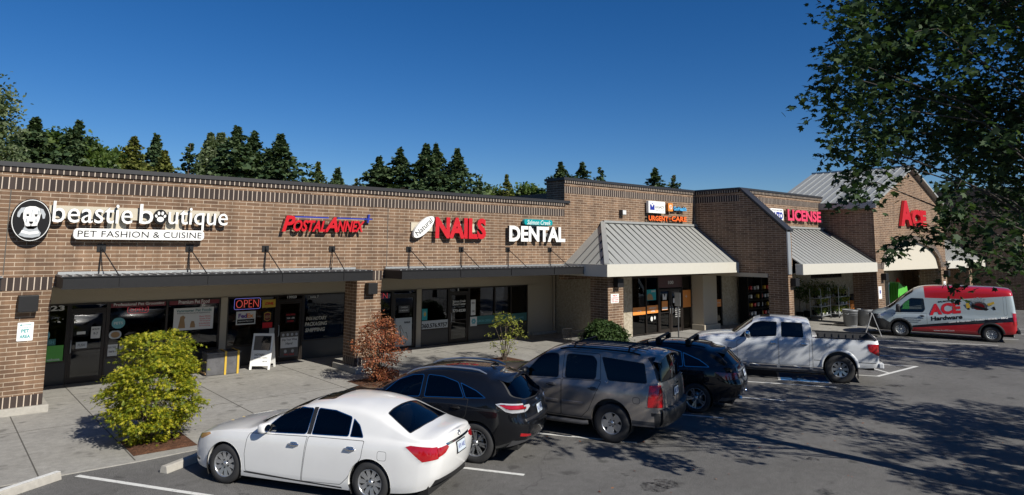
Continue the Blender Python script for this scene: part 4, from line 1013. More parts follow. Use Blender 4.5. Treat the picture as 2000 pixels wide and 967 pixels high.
# ---------------- black crossover with silver rails
def black_crossover():
    bp = paint('black paint', (.004,.0045,.006), 0, .3)
    sp = dict(cat='suv', xf=3.62, xr=-.94,
        zc=[(3.62,.70),(3.58,.80),(3.45,.90),(3.2,1.0),(2.8,1.08),(2.5,1.13),(2.3,1.18),(1.9,1.40),(1.5,1.57),(1.1,1.655),(.7,1.685),(.3,1.675),(-.1,1.64),(-.35,1.60),(-.42,1.58),(-.75,1.56),(-.94,1.55)],
        zb=[(3.62,.62),(3.4,.80),(3.0,.93),(2.4,1.03),(1.2,1.09),(.2,1.13),(-.4,1.16),(-.94,1.16)],
        zs=[(3.62,.34),(3.3,.27),(2.4,.24),(.4,.24),(-.4,.30),(-.75,.36),(-.94,.42)],
        W=[(3.62,.5),(3.55,.65),(3.4,.78),(3.1,.88),(2.7,.925),(1.2,.94),(.1,.945),(-.4,.93),(-.70,.875),(-.85,.80),(-.94,.70)],
        dxr=[(.36,.05),(.55,-.02),(.75,-.05),(.85,.0),(1.0,.04),(1.12,.08),(1.3,.24),(1.5,.44),(1.62,.56)], Lr=1.0, bow_r=.07, tum=.42, crown=.085)
    c = Car('black_crossover', sp, [bp, M['trim'], M['chrome'], seamm, M['trim_grey']], (8.09, 10.46), .92, 31, 'glossy black crossover with silver roof rails beside the white sedan', CG)
    for s in (1, -1):
        for x in (0, 2.74): c.arch(x, .37, .415, s)
    for s in (1, -1):
        c.glass([(2.10,1.075),(1.19,1.125),(1.17,1.525),(1.42,1.50),(1.72,1.40)], 'side', s=s, r=.05, slot=2, trim=.011, mat='car_glass_clear')
        c.glass([(1.10,1.13),(.25,1.165),(.42,1.435),(.75,1.515),(1.09,1.53)], 'side', s=s, r=.04, slot=2, trim=.011)
        c.glass([(.225,1.165),(-.20,1.19),(.02,1.31),(.38,1.43)], 'side', s=s, r=.03, slot=2, trim=.011)
    c.glass(sym([(2.40,0),(2.36,.4),(2.22,.74),(1.75,.66),(1.32,.57),(1.28,0)]), 'top', 'windscreen', minn=.1, mat='car_glass_clear')
    c.glass(sym([(1.22,0),(1.20,.36),(.62,.36),(.62,0)]), 'top', 'sunroof', r=.05, trim=.012)
    c.glass([(-.60,1.50),(.60,1.50),(.74,1.22),(.55,1.15),(0,1.12),(-.55,1.15),(-.74,1.22)], 'rear', 'rear_window', s=-1, r=.06, minn=.12)
    c.mark([(-.62,1.145),(-.3,1.125),(0,1.115),(.3,1.125),(.62,1.145),(.62,1.125),(.3,1.10),(0,1.09),(-.3,1.10),(-.62,1.125)][:5]+[(.62,1.12),(0,1.09),(-.62,1.12)], 'rear', 2, -1)
    for s in (1, -1):
        d1 = c.seam([(2.36,1.0),(2.36,.36),(1.24,.32),(1.21,.6),(1.14,1.115),(2.25,1.05)], 'side', s, name='door')
        d2 = c.seam([(1.13,1.12),(1.20,.6),(1.23,.32),(.58,.33),(.42,.55),(.18,.88),(.15,1.16)], 'side', s, name='door')
        c.handle(1.38,.97,s,'black',parent=d1); c.handle(.40,.99,s,'black',parent=d2)
        c.lamp([(-.47,1.095),(-1.3,1.065),(-1.3,1.03),(-.62,1.03)], [(.98,1.06),(.62,1.045),(.62,1.02),(.98,1.02)], s, M['tail'], push=.011)
        c.lamp([(-.40,1.105),(-.5,1.125),(-1.3,1.09),(-1.3,1.0),(-.72,.955),(-.6,.98)], [(.98,1.10),(.46,1.06),(.44,1.02),(.60,.97),(.98,.95)], s, M['lens'])
        F = c.cut([(s*.52,.50),(s*.80,.545),(s*.80,.60),(s*.52,.535)], 'rear', -1, .02)
        if F: c.push(F, .004); c.take(F, 'reflector', [M['tail']], 0, slot=0)
        c.mark([(2.3,.26),(2.3,.33),(.5,.33),(.5,.26)], 'side', 4, s)
    c.mark([(-.85,.34),(.85,.34),(.85,.46),(-.85,.46)], 'rear', 4, -1, minn=-.1)
    c.mark([(-.72,.84),(.72,.84),(.72,.80),(-.72,.80)], 'rear', 1, -1)
    c.mark([(-.32,1.02),(.32,1.02),(.30,.985),(-.30,.985)], 'rear', 2, -1)
    c.plate(0,.915,'BLK 1970'); c.badge(0,1.07,[(.05,.036,0,0),(.012,.024,-.008,0)])
    # roof edge spoiler
    for s in (1, -1):
        pts = []
        for t in np.linspace(0, 1, 12):
            x = 1.62-1.72*t; h, _ = c.roof_z(x, s*.565); up = .045*min(1, min(t, 1-t)*9); pts.append((x, s*.565, h.z+.004+up))
        MB().tube(pts, [.012]+[.021]*10+[.012], 10).build('roof_rail', M['alloy'], c.root, local=True)
        c.mirror(2.02,.86,1.13,s,[bp, M['trim']])
    mb = MB(); top = []; 
    for y in np.linspace(-.62, .62, 11):
        h, _ = c.roof_z(-.30, y*.93); top.append((y, h.z+.002))
    V = []
    for y, z in top: V += [(-.26, y*.95, z+.004), (-.60, y, z-.045-.03*y*y), (-.58, y, z-.075-.03*y*y)]
    mb.add(V, [(3*i+j, 3*i+j+1, 3*i+4+j, 3*i+3+j) for i in range(10) for j in range(2)], 0, True); mb.build('spoiler', bp, c.root, local=True)
    MB().prism([(.02,-.01,1.66),(-.16,-.01,1.66),(-.12,-.01,1.72),(-.07,-.01,1.725)],(0,.02,0)).build('antenna_fin', bp, c.root, local=True)
    c.under(-.8,3.4,.28,.6,.76); c.cabin(-.3,2.1,.5,1.05,.74,[(1.15,.4),(1.15,-.4),(.25,.4),(.25,-.4)], 'seat', (1.78,.4,1.02))
    c.finish(); c.wheels((0,2.74),.37,.245,.235,.92,(7,.13,.013,.017,'five'))
black_crossover()

# ---------------- grey brown boxy suv
def grey_suv():
    gp = paint('grey brown metallic paint', (.30,.27,.24), .5, .30)
    sp = dict(cat='suv', xf=3.90, xr=-1.02,
        zc=[(3.90,.95),(3.86,1.04),(3.7,1.13),(3.4,1.19),(2.8,1.24),(2.55,1.26),(2.4,1.30),(2.1,1.50),(1.8,1.68),(1.55,1.80),(1.2,1.865),(.6,1.885),(-.2,1.875),(-.7,1.85),(-.95,1.825),(-1.02,1.81)],
        zb=[(3.90,.85),(3.7,1.02),(3.3,1.09),(2.5,1.13),(1.2,1.155),(0,1.18),(-1.02,1.19)],
        zs=[(3.90,.42),(3.4,.40),(2.4,.42),(.4,.42),(-.35,.40),(-1.02,.42)],
        W=[(3.90,.70),(3.84,.80),(3.6,.92),(3.2,.985),(2.0,1.0),(0,1.0),(-.6,.985),(-.85,.95),(-.97,.90),(-1.02,.84)],
        dxr=[(.4,-.05),(.6,-.05),(.78,-.03),(1.2,.0),(1.5,.05),(1.7,.12),(1.85,.17)], Lr=.55, bow_r=.07, tum=.27, crown=.10, ledge=.02)
    c = Car('grey_brown_suv', sp, [gp, M['trim'], M['chrome'], seamm, M['trim_grey']], (11.11, 9.72), .98, 20.5, 'grey brown boxy suv with black roof rack between two black cars', CG)
    for s in (1, -1):
        for x in (0, 2.95): c.arch(x, .46, .44, s)
    for s in (1, -1):
        c.glass([(2.12,1.165),(1.23,1.205),(1.27,1.70),(1.48,1.705),(1.72,1.645)], 'side', s=s, r=.07, slot=1, trim=.012)
        c.glass([(1.09,1.21),(.36,1.235),(.36,1.62),(.46,1.715),(1.09,1.715)], 'side', s=s, r=.08, slot=1, trim=.012)
        c.glass([(.09,1.245),(-.76,1.255),(-.68,1.65),(.27,1.71)], 'side', s=s, r=.05, slot=1, trim=.012)
    c.glass(sym([(2.46,0),(2.43,.45),(2.32,.84),(1.95,.80),(1.62,.74),(1.58,0)]), 'top', 'windscreen', minn=.1)
    c.glass([(-.72,1.76),(.72,1.76),(.82,1.28),(-.82,1.28)], 'rear', 'rear_window', s=-1, r=.09)
    for s in (1, -1):
        d1 = c.seam([(2.32,1.1),(2.34,.46),(1.15,.445),(1.155,1.19),(2.22,1.145)], 'side', s, name='door')
        d2 = c.seam([(1.14,1.195),(1.14,.445),(.58,.445),(.50,.62),(.26,.86),(.24,1.225)], 'side', s, name='door')
        c.seam([(1.155,1.205),(1.15,1.76),(.30,1.76),(.245,1.235)], 'side', s, r=.05)
        for x in (1.385, .40):
            c.handle(x,1.06,s,'trim_grey',.22,parent=d1 if x > 1 else d2)
        for x0, x1 in ((2.3,1.2),(1.12,.62)):
            mb = MB(); n = 8; V = []
            for k in range(n+1):
                x = x0+(x1-x0)*k/n
                for z, o_ in ((.705,.0),(.712,.014),(.755,.014),(.765,.0)):
                    h, _ = c.side_y(x, z, s); V.append((x, h.y+s*(o_+.001), z))
            fs = [(4*k+j, 4*k+j+1, 4*k+5+j, 4*k+4+j) for k in range(n) for j in range(3)]; mb.add(V, fs if s > 0 else [f[::-1] for f in fs], 0, False); mb.build('side_moulding', gp, d1 if x0 > 2 else d2, local=True)
        c.lamp([(-.81,1.225),(-1.4,1.245),(-1.4,.81),(-.785,.805)], [(1.05,1.24),(.80,1.24),(.82,.81),(1.05,.81)], s, M['tail'], push=.012)
        c.seam([(-.47,.85),(-.47,.985),(-.63,.985),(-.63,.85)], 'side', s, g=.004, r=.065)
        mb = MB(); mb.tube([(2.55,s*1.03,.37),(2.4,s*1.06,.36),(.6,s*1.06,.36),(.5,s*1.03,.37)], .045, 10); mb.build('running_board', M['trim_grey'], c.root, local=True)
        c.mirror(2.02,.93,1.23,s,[M['trim'], M['trim']], (.085,.12,.115))
        pts = []
        for t in np.linspace(0, 1, 12):
            x = 1.30-1.85*t; h, _ = c.roof_z(x, s*.66); pts.append((x, s*.66, h.z+.005+.03*min(1, min(t, 1-t)*9)))
        MB().tube(pts, .018, 8).build('roof_rail', M['black'], c.root, local=True)
    for x in (.95, -.30):
        h, _ = c.roof_z(x, 0); MB().tube([(x,-.67,h.z-.02),(x,-.60,h.z+.055),(x,.60,h.z+.055),(x,.67,h.z-.02)], .022, 8).build('cross_bar', M['black'], c.root, local=True)
    for y in (-.45,-.27,-.09,.09,.27,.45):
        pts = [(x, y, c.roof_z(x, y)[0].z+.004) for x in np.linspace(1.2,-.6,8)]; MB().tube(pts, .008, 6).build('roof_strip', M['trim_grey'], c.root, local=True)
    # rear bumper step and tailgate
    mb = MB(); V = []; 
    for y in np.linspace(-.90,.90,15):
        p, _ = c.rear_x(y*.96, .70); x = p.x; V += [(x+.06,y,.775),(x-.085+.06*y*y,y,.765),(x-.10+.06*y*y,y,.73),(x-.08+.06*y*y,y,.50),(x+.03,y,.44)]
    mb.add(V, [(5*i+j, 5*i+j+1, 5*i+6+j, 5*i+5+j) for i in range(14) for j in range(4)], 0, True)
    for k in range(3):
        yy = np.linspace(-.78,.78,13); mb.tube([(c.rear_x(y*.96,.70)[0].x-.01-.025*k+.06*y*y*.6, y, .776-.003*k) for y in yy], .005, 5, 1)
    mb.build('rear_bumper', [M['trim'], M['trim_grey']], c.root, local=True)
    for s in (1, -1):
        c.mark([(-.45,.445),(-.45,.52),(-1.2,.52),(-1.2,.43)], 'side', 4, s)
    c.mark([(-.99,.70),(.99,.70),(.99,.40),(-.99,.40)], 'rear', 1, -1)
    c.mark([(-.30,1.175),(.30,1.175),(.30,1.135),(-.30,1.135)], 'rear', 2, -1); c.plate(0,1.02,'AKR 5518')
    mb = MB(); V = []
    for y in np.linspace(-.70,.70,11):
        h, _ = c.roof_z(-.84, y); V += [(-.80,y,h.z+.004),(-1.0,y*1.0,h.z-.02),(-.98,y,h.z-.055)]
    mb.add(V, [(3*i+j, 3*i+j+1, 3*i+4+j, 3*i+3+j) for i in range(10) for j in range(2)], 0, True); mb.build('spoiler', gp, c.root, local=True)
    mb = MB(); p, _ = c.side_y(.10,1.20,1); mb.tube([(.14,p.y+.006,1.235),(.10,p.y+.006,1.205),(.07,p.y+.006,1.235)], .009, 6); mb.build('badge', M['chrome'], c.root, local=True)
    c.under(-.85,3.6,.35,.7,.80); c.cabin(-.7,2.2,.6,1.12,.80,[(1.35,.42),(1.35,-.42),(.4,.42),(.4,-.42)], 'seat_dark')
    c.finish(); c.wheels((0,2.95),.395,.225,.265,.98,(5,0,.062,.085,'six'))
grey_suv()

# ---------------- black suv behind it
def black_suv():
    bp = paint('blue black paint', (.004,.005,.008), 0, .3)
    sp = dict(cat='suv', xf=3.75, xr=-.98,
        zc=[(3.75,.75),(3.7,.85),(3.5,.95),(3.2,1.03),(2.8,1.09),(2.5,1.13),(2.3,1.19),(1.9,1.42),(1.5,1.57),(1.1,1.64),(.7,1.66),(.2,1.645),(-.2,1.61),(-.45,1.58),(-.55,1.56),(-.75,1.54),(-.98,1.53)],
        zb=[(3.75,.65),(3.4,.86),(2.6,.99),(1.2,1.04),(.2,1.09),(-.4,1.12),(-.98,1.12)],
        zs=[(3.75,.34),(3.3,.28),(2.4,.25),(.4,.25),(-.4,.30),(-.75,.34),(-.98,.40)],
        W=[(3.75,.55),(3.6,.75),(3.3,.90),(2.8,.955),(1.2,.965),(.1,.97),(-.4,.955),(-.70,.90),(-.88,.82),(-.98,.70)],
        dxr=[(.36,.06),(.55,-.03),(.72,-.07),(.85,-.02),(1.0,.02),(1.12,.06),(1.3,.22),(1.5,.42),(1.6,.50)], Lr=1.0, bow_r=.07, tum=.42, crown=.085)
    c = Car('black_suv', sp, [bp, M['trim'], M['chrome'], seamm, M['trim_grey']], (14.66, 10.08), .96, 24, 'black suv with roof cross bars parked before the white pickup truck', CG)
    for s in (1, -1):
        for x in (0, 2.82): c.arch(x, .36, .41, s)
    for s in (1, -1):
        c.glass([(2.1,1.02),(1.19,1.06),(1.17,1.50),(1.42,1.48),(1.75,1.37)], 'side', s=s, r=.05, slot=2, trim=.011)
        c.glass([(1.13,1.065),(.30,1.095),(.36,1.44),(.70,1.50),(1.11,1.505)], 'side', s=s, r=.04, slot=2, trim=.011)
        c.glass([(.27,1.10),(-.36,1.125),(-.10,1.28),(.33,1.43)], 'side', s=s, r=.04, slot=2, trim=.012)
    c.glass(sym([(2.42,0),(2.36,.4),(2.22,.74),(1.75,.66),(1.35,.57),(1.3,0)]), 'top', 'windscreen', minn=.1)
    c.glass([(-.62,1.47),(.62,1.47),(.74,1.17),(-.74,1.17)], 'rear', 'rear_window', s=-1, r=.06, minn=.12)
    for s in (1, -1):
        d1 = c.seam([(2.36,.95),(2.36,.36),(1.24,.32),(1.16,1.05),(2.25,1.0)], 'side', s, name='door')
        d2 = c.seam([(1.15,1.05),(1.23,.32),(.58,.33),(.42,.55),(.2,.85),(.18,1.09)], 'side', s, name='door')
        c.handle(1.38,.93,s,'chrome',parent=d1); c.handle(.42,.95,s,'chrome',parent=d2)
        c.lamp([(-.47,1.03),(-1.3,1.0),(-1.3,.90),(-.72,.845)], [(1.0,1.01),(.44,.99),(.42,.94),(.62,.89),(1.0,.85)], s, M['tail_dark'])
        mb = MB(); p, _ = c.rear_x(s*.52,.40); mb.lathe([(.06,0),(.065,-.05),(.05,-.05),(.045,.05)], (0,0,0), 'x', 16); mb.v = [(p.x+q[0]-.02, s*.52+q[1]*1.6, .40+q[2]*.7) for q in mb.v]; mb.build('exhaust_tip', M['chrome'], c.root, local=True)
        c.mirror(2.02,.86,1.09,s,[bp, M['trim']])
        pts = []
        for t in np.linspace(0, 1, 10):
            x = 1.5-1.7*t; h, _ = c.roof_z(x, s*.57); pts.append((x, s*.57, h.z+.006))
        MB().tube(pts, .014, 8).build('roof_rail', M['black'], c.root, local=True)
    c.mark([(-.9,.34),(.9,.34),(.9,.43),(-.9,.43)], 'rear', 4, -1, minn=-.1); c.mark([(-.5,1.055),(.5,1.055),(.5,1.02),(-.5,1.02)], 'rear', 2, -1)
    c.plate(0,.93,'BFM 7264'); c.badge(0,1.10,[(.05,.04,0,0)])
    for x in (.98,.22):
        h, _ = c.roof_z(x, 0); mb = MB()
        for s in (1, -1): mb.box((x-.06,s*.50,h.z-.06),(x+.06,s*.66,h.z+.075))
        mb.tube([(x,-.60,h.z+.07),(x,.60,h.z+.07)], .035, 10); mb.build('cross_bar', M['black'], c.root, local=True)
    mb = MB(); V = []
    for y in np.linspace(-.60,.60,11):
        h, _ = c.roof_z(-.40, y*.93); V += [(-.36,y*.95,h.z+.004),(-.70,y,h.z-.05-.03*y*y),(-.68,y,h.z-.08-.03*y*y)]
    mb.add(V, [(3*i+j, 3*i+j+1, 3*i+4+j, 3*i+3+j) for i in range(10) for j in range(2)], 0, True); mb.build('spoiler', M['trim'], c.root, local=True)
    c.under(-.85,3.5,.28,.6,.78); c.cabin(-.3,2.1,.5,1.0,.76,[(1.15,.4),(1.15,-.4),(.25,.4),(.25,-.4)], 'seat_dark')
    c.finish(); c.wheels((0,2.82),.365,.25,.24,.96,(5,.15,.012,.02,'five'))
black_suv()

# ---------------- white pickup
def pickup():
    wp = paint('white pickup paint', (.60,.625,.65), 0, .3)
    sp = dict(cat='pickup truck', xf=4.42, xr=-1.08,
        zc=[(4.42,1.0),(4.38,1.10),(4.25,1.19),(3.9,1.26),(3.5,1.30),(3.25,1.32),(3.12,1.35),(2.9,1.50),(2.65,1.68),(2.45,1.79),(2.2,1.855),(1.8,1.875),(1.2,1.86),(.9,1.83),(.80,1.79),(.76,1.70),(.735,1.42),(.72,1.335),(.70,1.325),(.3,1.325),(-.5,1.325),(-1.08,1.33)],
        zb=[(4.42,.95),(4.2,1.08),(3.6,1.16),(3.1,1.18),(2.3,1.205),(1.5,1.24),(.9,1.27),(.70,1.30),(0,1.305),(-1.08,1.31)],
        zs=[(4.42,.50),(3.9,.46),(3.0,.43),(.8,.43),(.5,.43),(-.5,.47),(-1.08,.52)],
        W=[(4.42,.75),(4.36,.86),(4.1,.96),(3.7,1.0),(2.0,1.005),(.8,1.005),(0,1.005),(-.9,1.0),(-1.0,.98),(-1.08,.94)],
        dxr=[(.4,0),(1.4,0)], bow_r=.02, tum=.30, crown=.085, ledge=.035, extra=[.74,.75,.77,.71], smooth=2)
    c = Car('white_pickup_truck', sp, [wp, M['trim'], M['chrome'], seam_w, M['trim_grey']], (21.30, 9.47), 1.03, 28, 'white crew cab pickup truck with open bed, parked over the blue bay mark', CG)
    F = c.cut([(.58,.86),(-1.0,.86),(-1.0,-.86),(.58,-.86)], 'top', 1, .3)
    bmesh.ops.delete(c.bm, geom=F, context='FACES')
    mb = MB(); x0, x1, y, zf, zt = -1.0, .58, .86, .78, 1.318
    mb.box((x0,-y,zf-.02),(x1,y,zf)); mb.box((x0-.02,-y,zf),(x0,y,zt)); mb.box((x1,-y,zf),(x1+.02,y,zt)); mb.box((x0,y,zf),(x1,y+.02,zt)); mb.box((x0,-y-.02,zf),(x1,-y,zt))
    for k in range(7):
        x = x0+.12+k*.21
        for s in (1, -1): mb.box((x,s*y,zf),(x+.09,s*(y-.02),zt-.05))
    mb.build('bed_liner', M['trim_grey'], c.root, local=True)
    mb = MB()
    for s in (1, -1): mb.box((x0-.05,s*.85,1.318),(.66,s*.955,1.34))
    mb.box((x0-.06,-.86,1.318),(x0+.02,.86,1.338)); mb.build('bed_rail', M['trim'], c.root, local=True, bevel=.006)
    for s in (1, -1):
        for x in (0, 3.62): c.arch(x, .47, .47, s, flare=.035)
    for s in (1, -1):
        c.glass([(2.90,1.215),(2.36,1.225),(2.28,1.285),(1.77,1.30),(1.74,1.735),(2.2,1.74),(2.44,1.68)][0:1]+[(2.30,1.25),(1.77,1.30),(1.74,1.735),(2.2,1.74),(2.44,1.68)], 'side', s=s, r=.05, trim=.014)
        c.glass([(1.63,1.285),(.98,1.295),(1.0,1.72),(1.05,1.735),(1.62,1.74)], 'side', s=s, r=.05, trim=.014)
    c.glass(sym([(3.16,0),(3.12,.5),(2.98,.84),(2.70,.80),(2.48,.72),(2.46,0)]), 'top', 'windscreen', minn=.1)
    c.glass([(-.60,1.70),(.60,1.70),(.66,1.42),(-.66,1.42)], 'rear', 'rear_window', s=-1, r=.05)
    c.glass(sym([(2.26,0),(2.25,.40),(1.95,.40),(1.95,0)]), 'top', 'sunroof', r=.04, trim=.012)
    for s in (1, -1):
        d1 = c.seam([(2.97,1.1),(2.96,.45),(1.735,.44),(1.725,1.275),(2.8,1.2)], 'side', s, name='door')
        d2 = c.seam([(1.71,1.275),(1.72,.44),(.84,.45),(.82,1.27)], 'side', s, name='door')
        c.seam([(.735,1.29),(.735,.42),(.755,.42),(.755,1.29)], 'side', s, g=.004, r=0)
        c.handle(1.88,1.10,s,'chrome',.20,parent=d1); c.handle(.98,1.10,s,'chrome',.20,parent=d2)
        for x0, x1 in ((2.94,1.75),(1.70,.85),(.72,.52),(-.52,-1.0)):
            F = c.cut([(x0,.635),(x0,.655),(x1,.655),(x1,.635)], 'side', s, .05)
            for f in F: f.material_index = 1
        F = c.cut([(3.02,1.105),(3.02,1.085),(3.32,1.10),(3.32,1.125)], 'side', s, .05)
        for f in F: f.material_index = 2
        c.lamp([(-.775,1.17),(-.80,1.20),(-1.3,1.20),(-1.3,.87),(-1.03,.88),(-.815,1.0)], [(1.05,1.20),(.86,1.20),(.86,.88),(1.05,.87)], s, M['tail'], push=.01)
        c.seam([(.38,1.02),(.38,1.16),(.24,1.16),(.24,1.02)], 'side', s, g=.004, r=.065)
        mb = MB(); mb.box((.45,s*1.0,.32),(2.9,s*1.13,.365)); mb.build('running_board', M['trim_grey'], c.root, local=True, bevel=.012)
        for x in (.75,1.7,2.6): MB().box((x,s*.90,.36),(x+.09,s*1.06,.42)).build('step_bracket', M['alloy'], c.root, local=True)
        c.mirror(2.62,1.0,1.30,s,[M['chrome'], M['trim']], (.09,.13,.12))
        MB().box((-.50,s*.80,.18),(-.48,s*1.02,.50)).build('mud_flap', M['trim'], c.root, local=True)
    mb = MB(); mb.box((-1.20,-.98,.50),(-1.06,.98,.66)); mb.build('rear_bumper', wp, c.root, local=True, bevel=.03)
    MB().box((-1.19,-.6,.655),(-1.07,.6,.675)).build('bumper_step', M['trim'], c.root, local=True)
    c.plate(0,.85,'C 57713 H', back=.02)
    c.under(-.95,4.1,.42,.75,.80); c.cabin(.95,2.85,.62,1.16,.84,[(1.95,.45),(1.95,-.45),(1.1,.45),(1.1,-.45)], 'seat_dark')
    c.finish(); c.wheels((0,3.62),.415,.235,.29,1.03,(8,0,.03,.045,'six'))
pickup()

# ---------------- delivery van with livery
def van():
    sil = paint('silver blue van wrap', (.36,.42,.44), .1, .35); red = paint('red van wrap', (.40,.012,.018), 0, .3); blk = paint('black van wrap', (.012,.012,.018), 0, .3)
    sp = dict(cat='van', xf=4.78, xr=-.93,
        zc=[(4.78,.95),(4.74,1.03),(4.6,1.12),(4.3,1.22),(4.1,1.30),(3.9,1.45),(3.5,1.80),(3.15,2.08),(2.85,2.26),(2.6,2.34),(2.2,2.39),(1.2,2.42),(0,2.41),(-.6,2.38),(-.86,2.34),(-.93,2.28)],
        zb=[(4.78,.85),(4.5,1.0),(4.1,1.06),(3.5,1.08),(2.0,1.10),(-.93,1.10)],
        zs=[(4.78,.34),(4.3,.30),(3.0,.30),(.5,.30),(-.5,.36),(-.93,.42)],
        W=[(4.78,.66),(4.72,.78),(4.5,.92),(4.1,1.0),(3.4,1.02),(0,1.02),(-.7,1.0),(-.85,.97),(-.93,.90)],
        dxr=[(.4,0),(1.2,0),(2.3,.08)], bow_r=.03, tum=.11, crown=.16, ledge=.01, bow_f=.10)
    c = Car('delivery_van', sp, [sil, M['trim'], M['chrome'], seamm, red, blk], (35.95, 9.28), 1.0, 16.8, 'red and silver delivery van with large store lettering, far right')
    for s in (1, -1):
        for x in (0, 3.50): c.arch(x, .36, .42, s, slot=1, flare=.02)
    for s in (1, -1):
        c.glass([(3.72,1.10),(2.56,1.16),(2.46,1.30),(2.50,1.80),(3.02,1.80),(3.25,1.62)], 'side', s=s, r=.06, trim=.02, mat='car_glass_clear')
        # livery
        c.mark([(2.95,1.83),(2.45,1.83),(2.44,1.68),(-1.1,2.07),(-1.1,2.60),(2.6,2.60)], 'side', 4, s, minn=.12)
        c.mark([(3.0,.55),(-1.1,1.17),(-1.1,.97),(3.05,.44)], 'side', 5, s, minn=.1)
        c.mark([(3.05,.44),(-1.1,.97),(-1.1,.20),(3.05,.20)], 'side', 4, s, minn=.05)
    c.mark(sym([(2.75,0),(2.75,.8),(2.55,.9),(-.9,.9),(-.9,0)]), 'top', 4, minn=.3) if False else None
    c.glass(sym([(4.12,0),(4.06,.55),(3.90,.90),(3.40,.86),(2.92,.80),(2.88,0)]), 'top', 'windscreen', minn=.1, mat='car_glass_clear')
    for s in (1, -1):
        c.seam([(3.85,1.04),(3.86,.42),(2.42,.40),(2.40,1.85),(3.02,1.86),(3.3,1.66)][:1]+[(3.6,.42),(2.42,.40),(2.40,1.12)], 'side', s, r=.03)
        c.seam([(-.50,2.0),(-.50,1.2),(-.62,1.2),(-.62,2.0)], 'side', s, g=.004, r=.05)
        c.handle(2.6,1.0,s,'trim')
        c.lamp([(-.80,1.30),(-1.2,1.30),(-1.2,.80),(-.83,.80)], [(1.1,1.30),(.86,1.30),(.86,.80),(1.1,.80)], s, M['tail'], push=.012)
        F = c.cut([(4.42,.86),(4.40,.99),(4.02,1.07),(4.0,1.02),(4.2,.90)], 'side', s, .03)
        if F: c.push(F, .006); c.take(F, 'headlight', [M['lens']], 0, slot=0)
        c.mark([(5,.30),(5,.78),(4.2,.80),(3.9,.62),(3.9,.30)], 'side', 1, s, minn=.02)
        c.mirror(3.55,1.0,1.28,s,[M['trim'], M['trim']], (.09,.13,.19))
    F = [f for f in c.bm.faces if f.normal.x > .3 and .5 < f.calc_center_median().z < .98]
    for f in F: f.material_index = 1
    MB().box((-1.05,-.95,.42),(-.92,.95,.58)).build('rear_bumper', M['trim'], c.root, local=True, bevel=.03)
    c.under(-.8,4.5,.25,.6,.80); c.cabin(1.9,3.8,.70,1.05,.86,[(2.55,.45),(2.55,-.45)], 'seat_dark')
    # lettering on the left side: x runs to the rear, seen from the side
    def side_text(body, x0, x1, z0, z1, mat, slope=0, bold=.03, shear=0, name='lettering', spacing=1.0):
        xm = (x0+x1)/2; h, n_ = c.side_y(xm, (z0+z1)/2); n_ = Vector((0, n_.y, n_.z)).normalized()
        ux = Vector((-1, 0, slope)).normalized(); uz = Vector((0,0,1)); uz = (uz-n_*uz.dot(n_)).normalized(); t = MB()
        text(t, body, 0, abs(x0-x1), 0, (z1-z0), 0, .004, bold=bold, shear=shear, spacing=spacing, frame=(Vector((x0, h.y, z0))+n_*.007, ux, uz, -n_)); 
        q = []
        for i, v in enumerate(t.v):
            hh, _ = c.side_y(v[0], v[2]); deep = (Vector(v)-(Vector((x0, h.y, z0))+n_*.007)).dot(n_) < -.002
            q.append((v[0], (hh.y if hh else v[1])+(.002 if deep else .008), v[2]))
        t.v = q; t.build(name, mat, c.root, local=True)
    k = .135
    side_text('ACE', 2.30,1.07,1.04,1.55, M['red'], k, .05); side_text('Hardware', 2.25,1.02,.80,.99, M['black'], k, .04)
    side_text('SALMON CREEK', 1.93,1.05,1.63,1.705, M['black'], k*1.1, .03); side_text('Lawn & Garden • TORO • STIHL • BBQ', 1.58,-.66,.735,.82, M['white'], .15, .03)
    side_text('www.AceSC.com', 2.18,1.38,.35,.41, M['white'], .05, .02)
    for q, tx in enumerate(('1 NW SALMON CREEK AVENUE','VANCOUVER, WA 98686','(360) 574-0010')): side_text(tx, 3.35-.12*q,2.55+.1*q,.86-.09*q,.90-.09*q, M['trim_grey'], .03, 0)
    # printed picture of a round saw blade ringed by hand tools
    mb = MB(); cx, cz = .38, 1.50; yy = c.side_y(cx, cz)[0].y+.006
    def pl(pts, m_, d=0): mb.prism([(cx-px, yy+d, cz+pz) for px, pz in pts], (0,.003,0), m_)
    def rot(pts, a, ox=0, oz=0): return [(ox+x*math.cos(a)-z*math.sin(a), oz+x*math.sin(a)+z*math.cos(a)) for x, z in pts]
    pl(ell(0,.02,.30,.26,20), 1); pl(ell(0,.02,.2,.17,18), 3, .004)
    pl(rot([(-.30,-.05),(.28,-.07),(.36,.03),(-.28,.06)], -.25), 2, .008)
    for a in (-.5,-.2,.1,.4,.75): pl(rot([(-.03,0),(.03,0),(.045,.20),(-.045,.20)], a, -.25*math.sin(a), .22*math.cos(a)+.02), 4, .004)
    pl(rot([(-.13,-.05),(.13,-.05),(.15,.05),(-.13,.06)], .45, .43, .17), 0, .006); pl(rot([(-.03,-.15),(.06,-.15),(.06,0),(-.03,0)], .3, .50, .05), 2, .006); pl(rot([(-.08,-.10),(.08,-.10),(.06,.12),(-.06,.12)], .2, -.42, .05), 0, .006); pl(rot([(-.05,-.18),(.04,-.18),(.04,0),(-.05,0)], .1, -.41, -.02), 2, .005)
    pl(rot([(-.05,-.12),(.05,-.12),(.05,.12),(-.05,.12)], .1, .05, -.33), 0, .006); pl(rot([(-.14,-.05),(.14,-.05),(.12,.05),(-.14,.06)], .5, -.22, -.28), 5, .006); pl(rot([(-.05,-.16),(.05,-.16),(.03,.14),(-.05,.14)], -.5, .28, -.27), 4, .006)
    mb.build('tool_picture', [M['yellow'], M['trim_grey'], M['black'], M['tail_dark'], M['galv'], M['teal']], c.root, local=True)
    c.finish(); c.wheels((0,3.50),.345,.205,.235,1.0,(12,0,.02,.02,'steel'))
van()
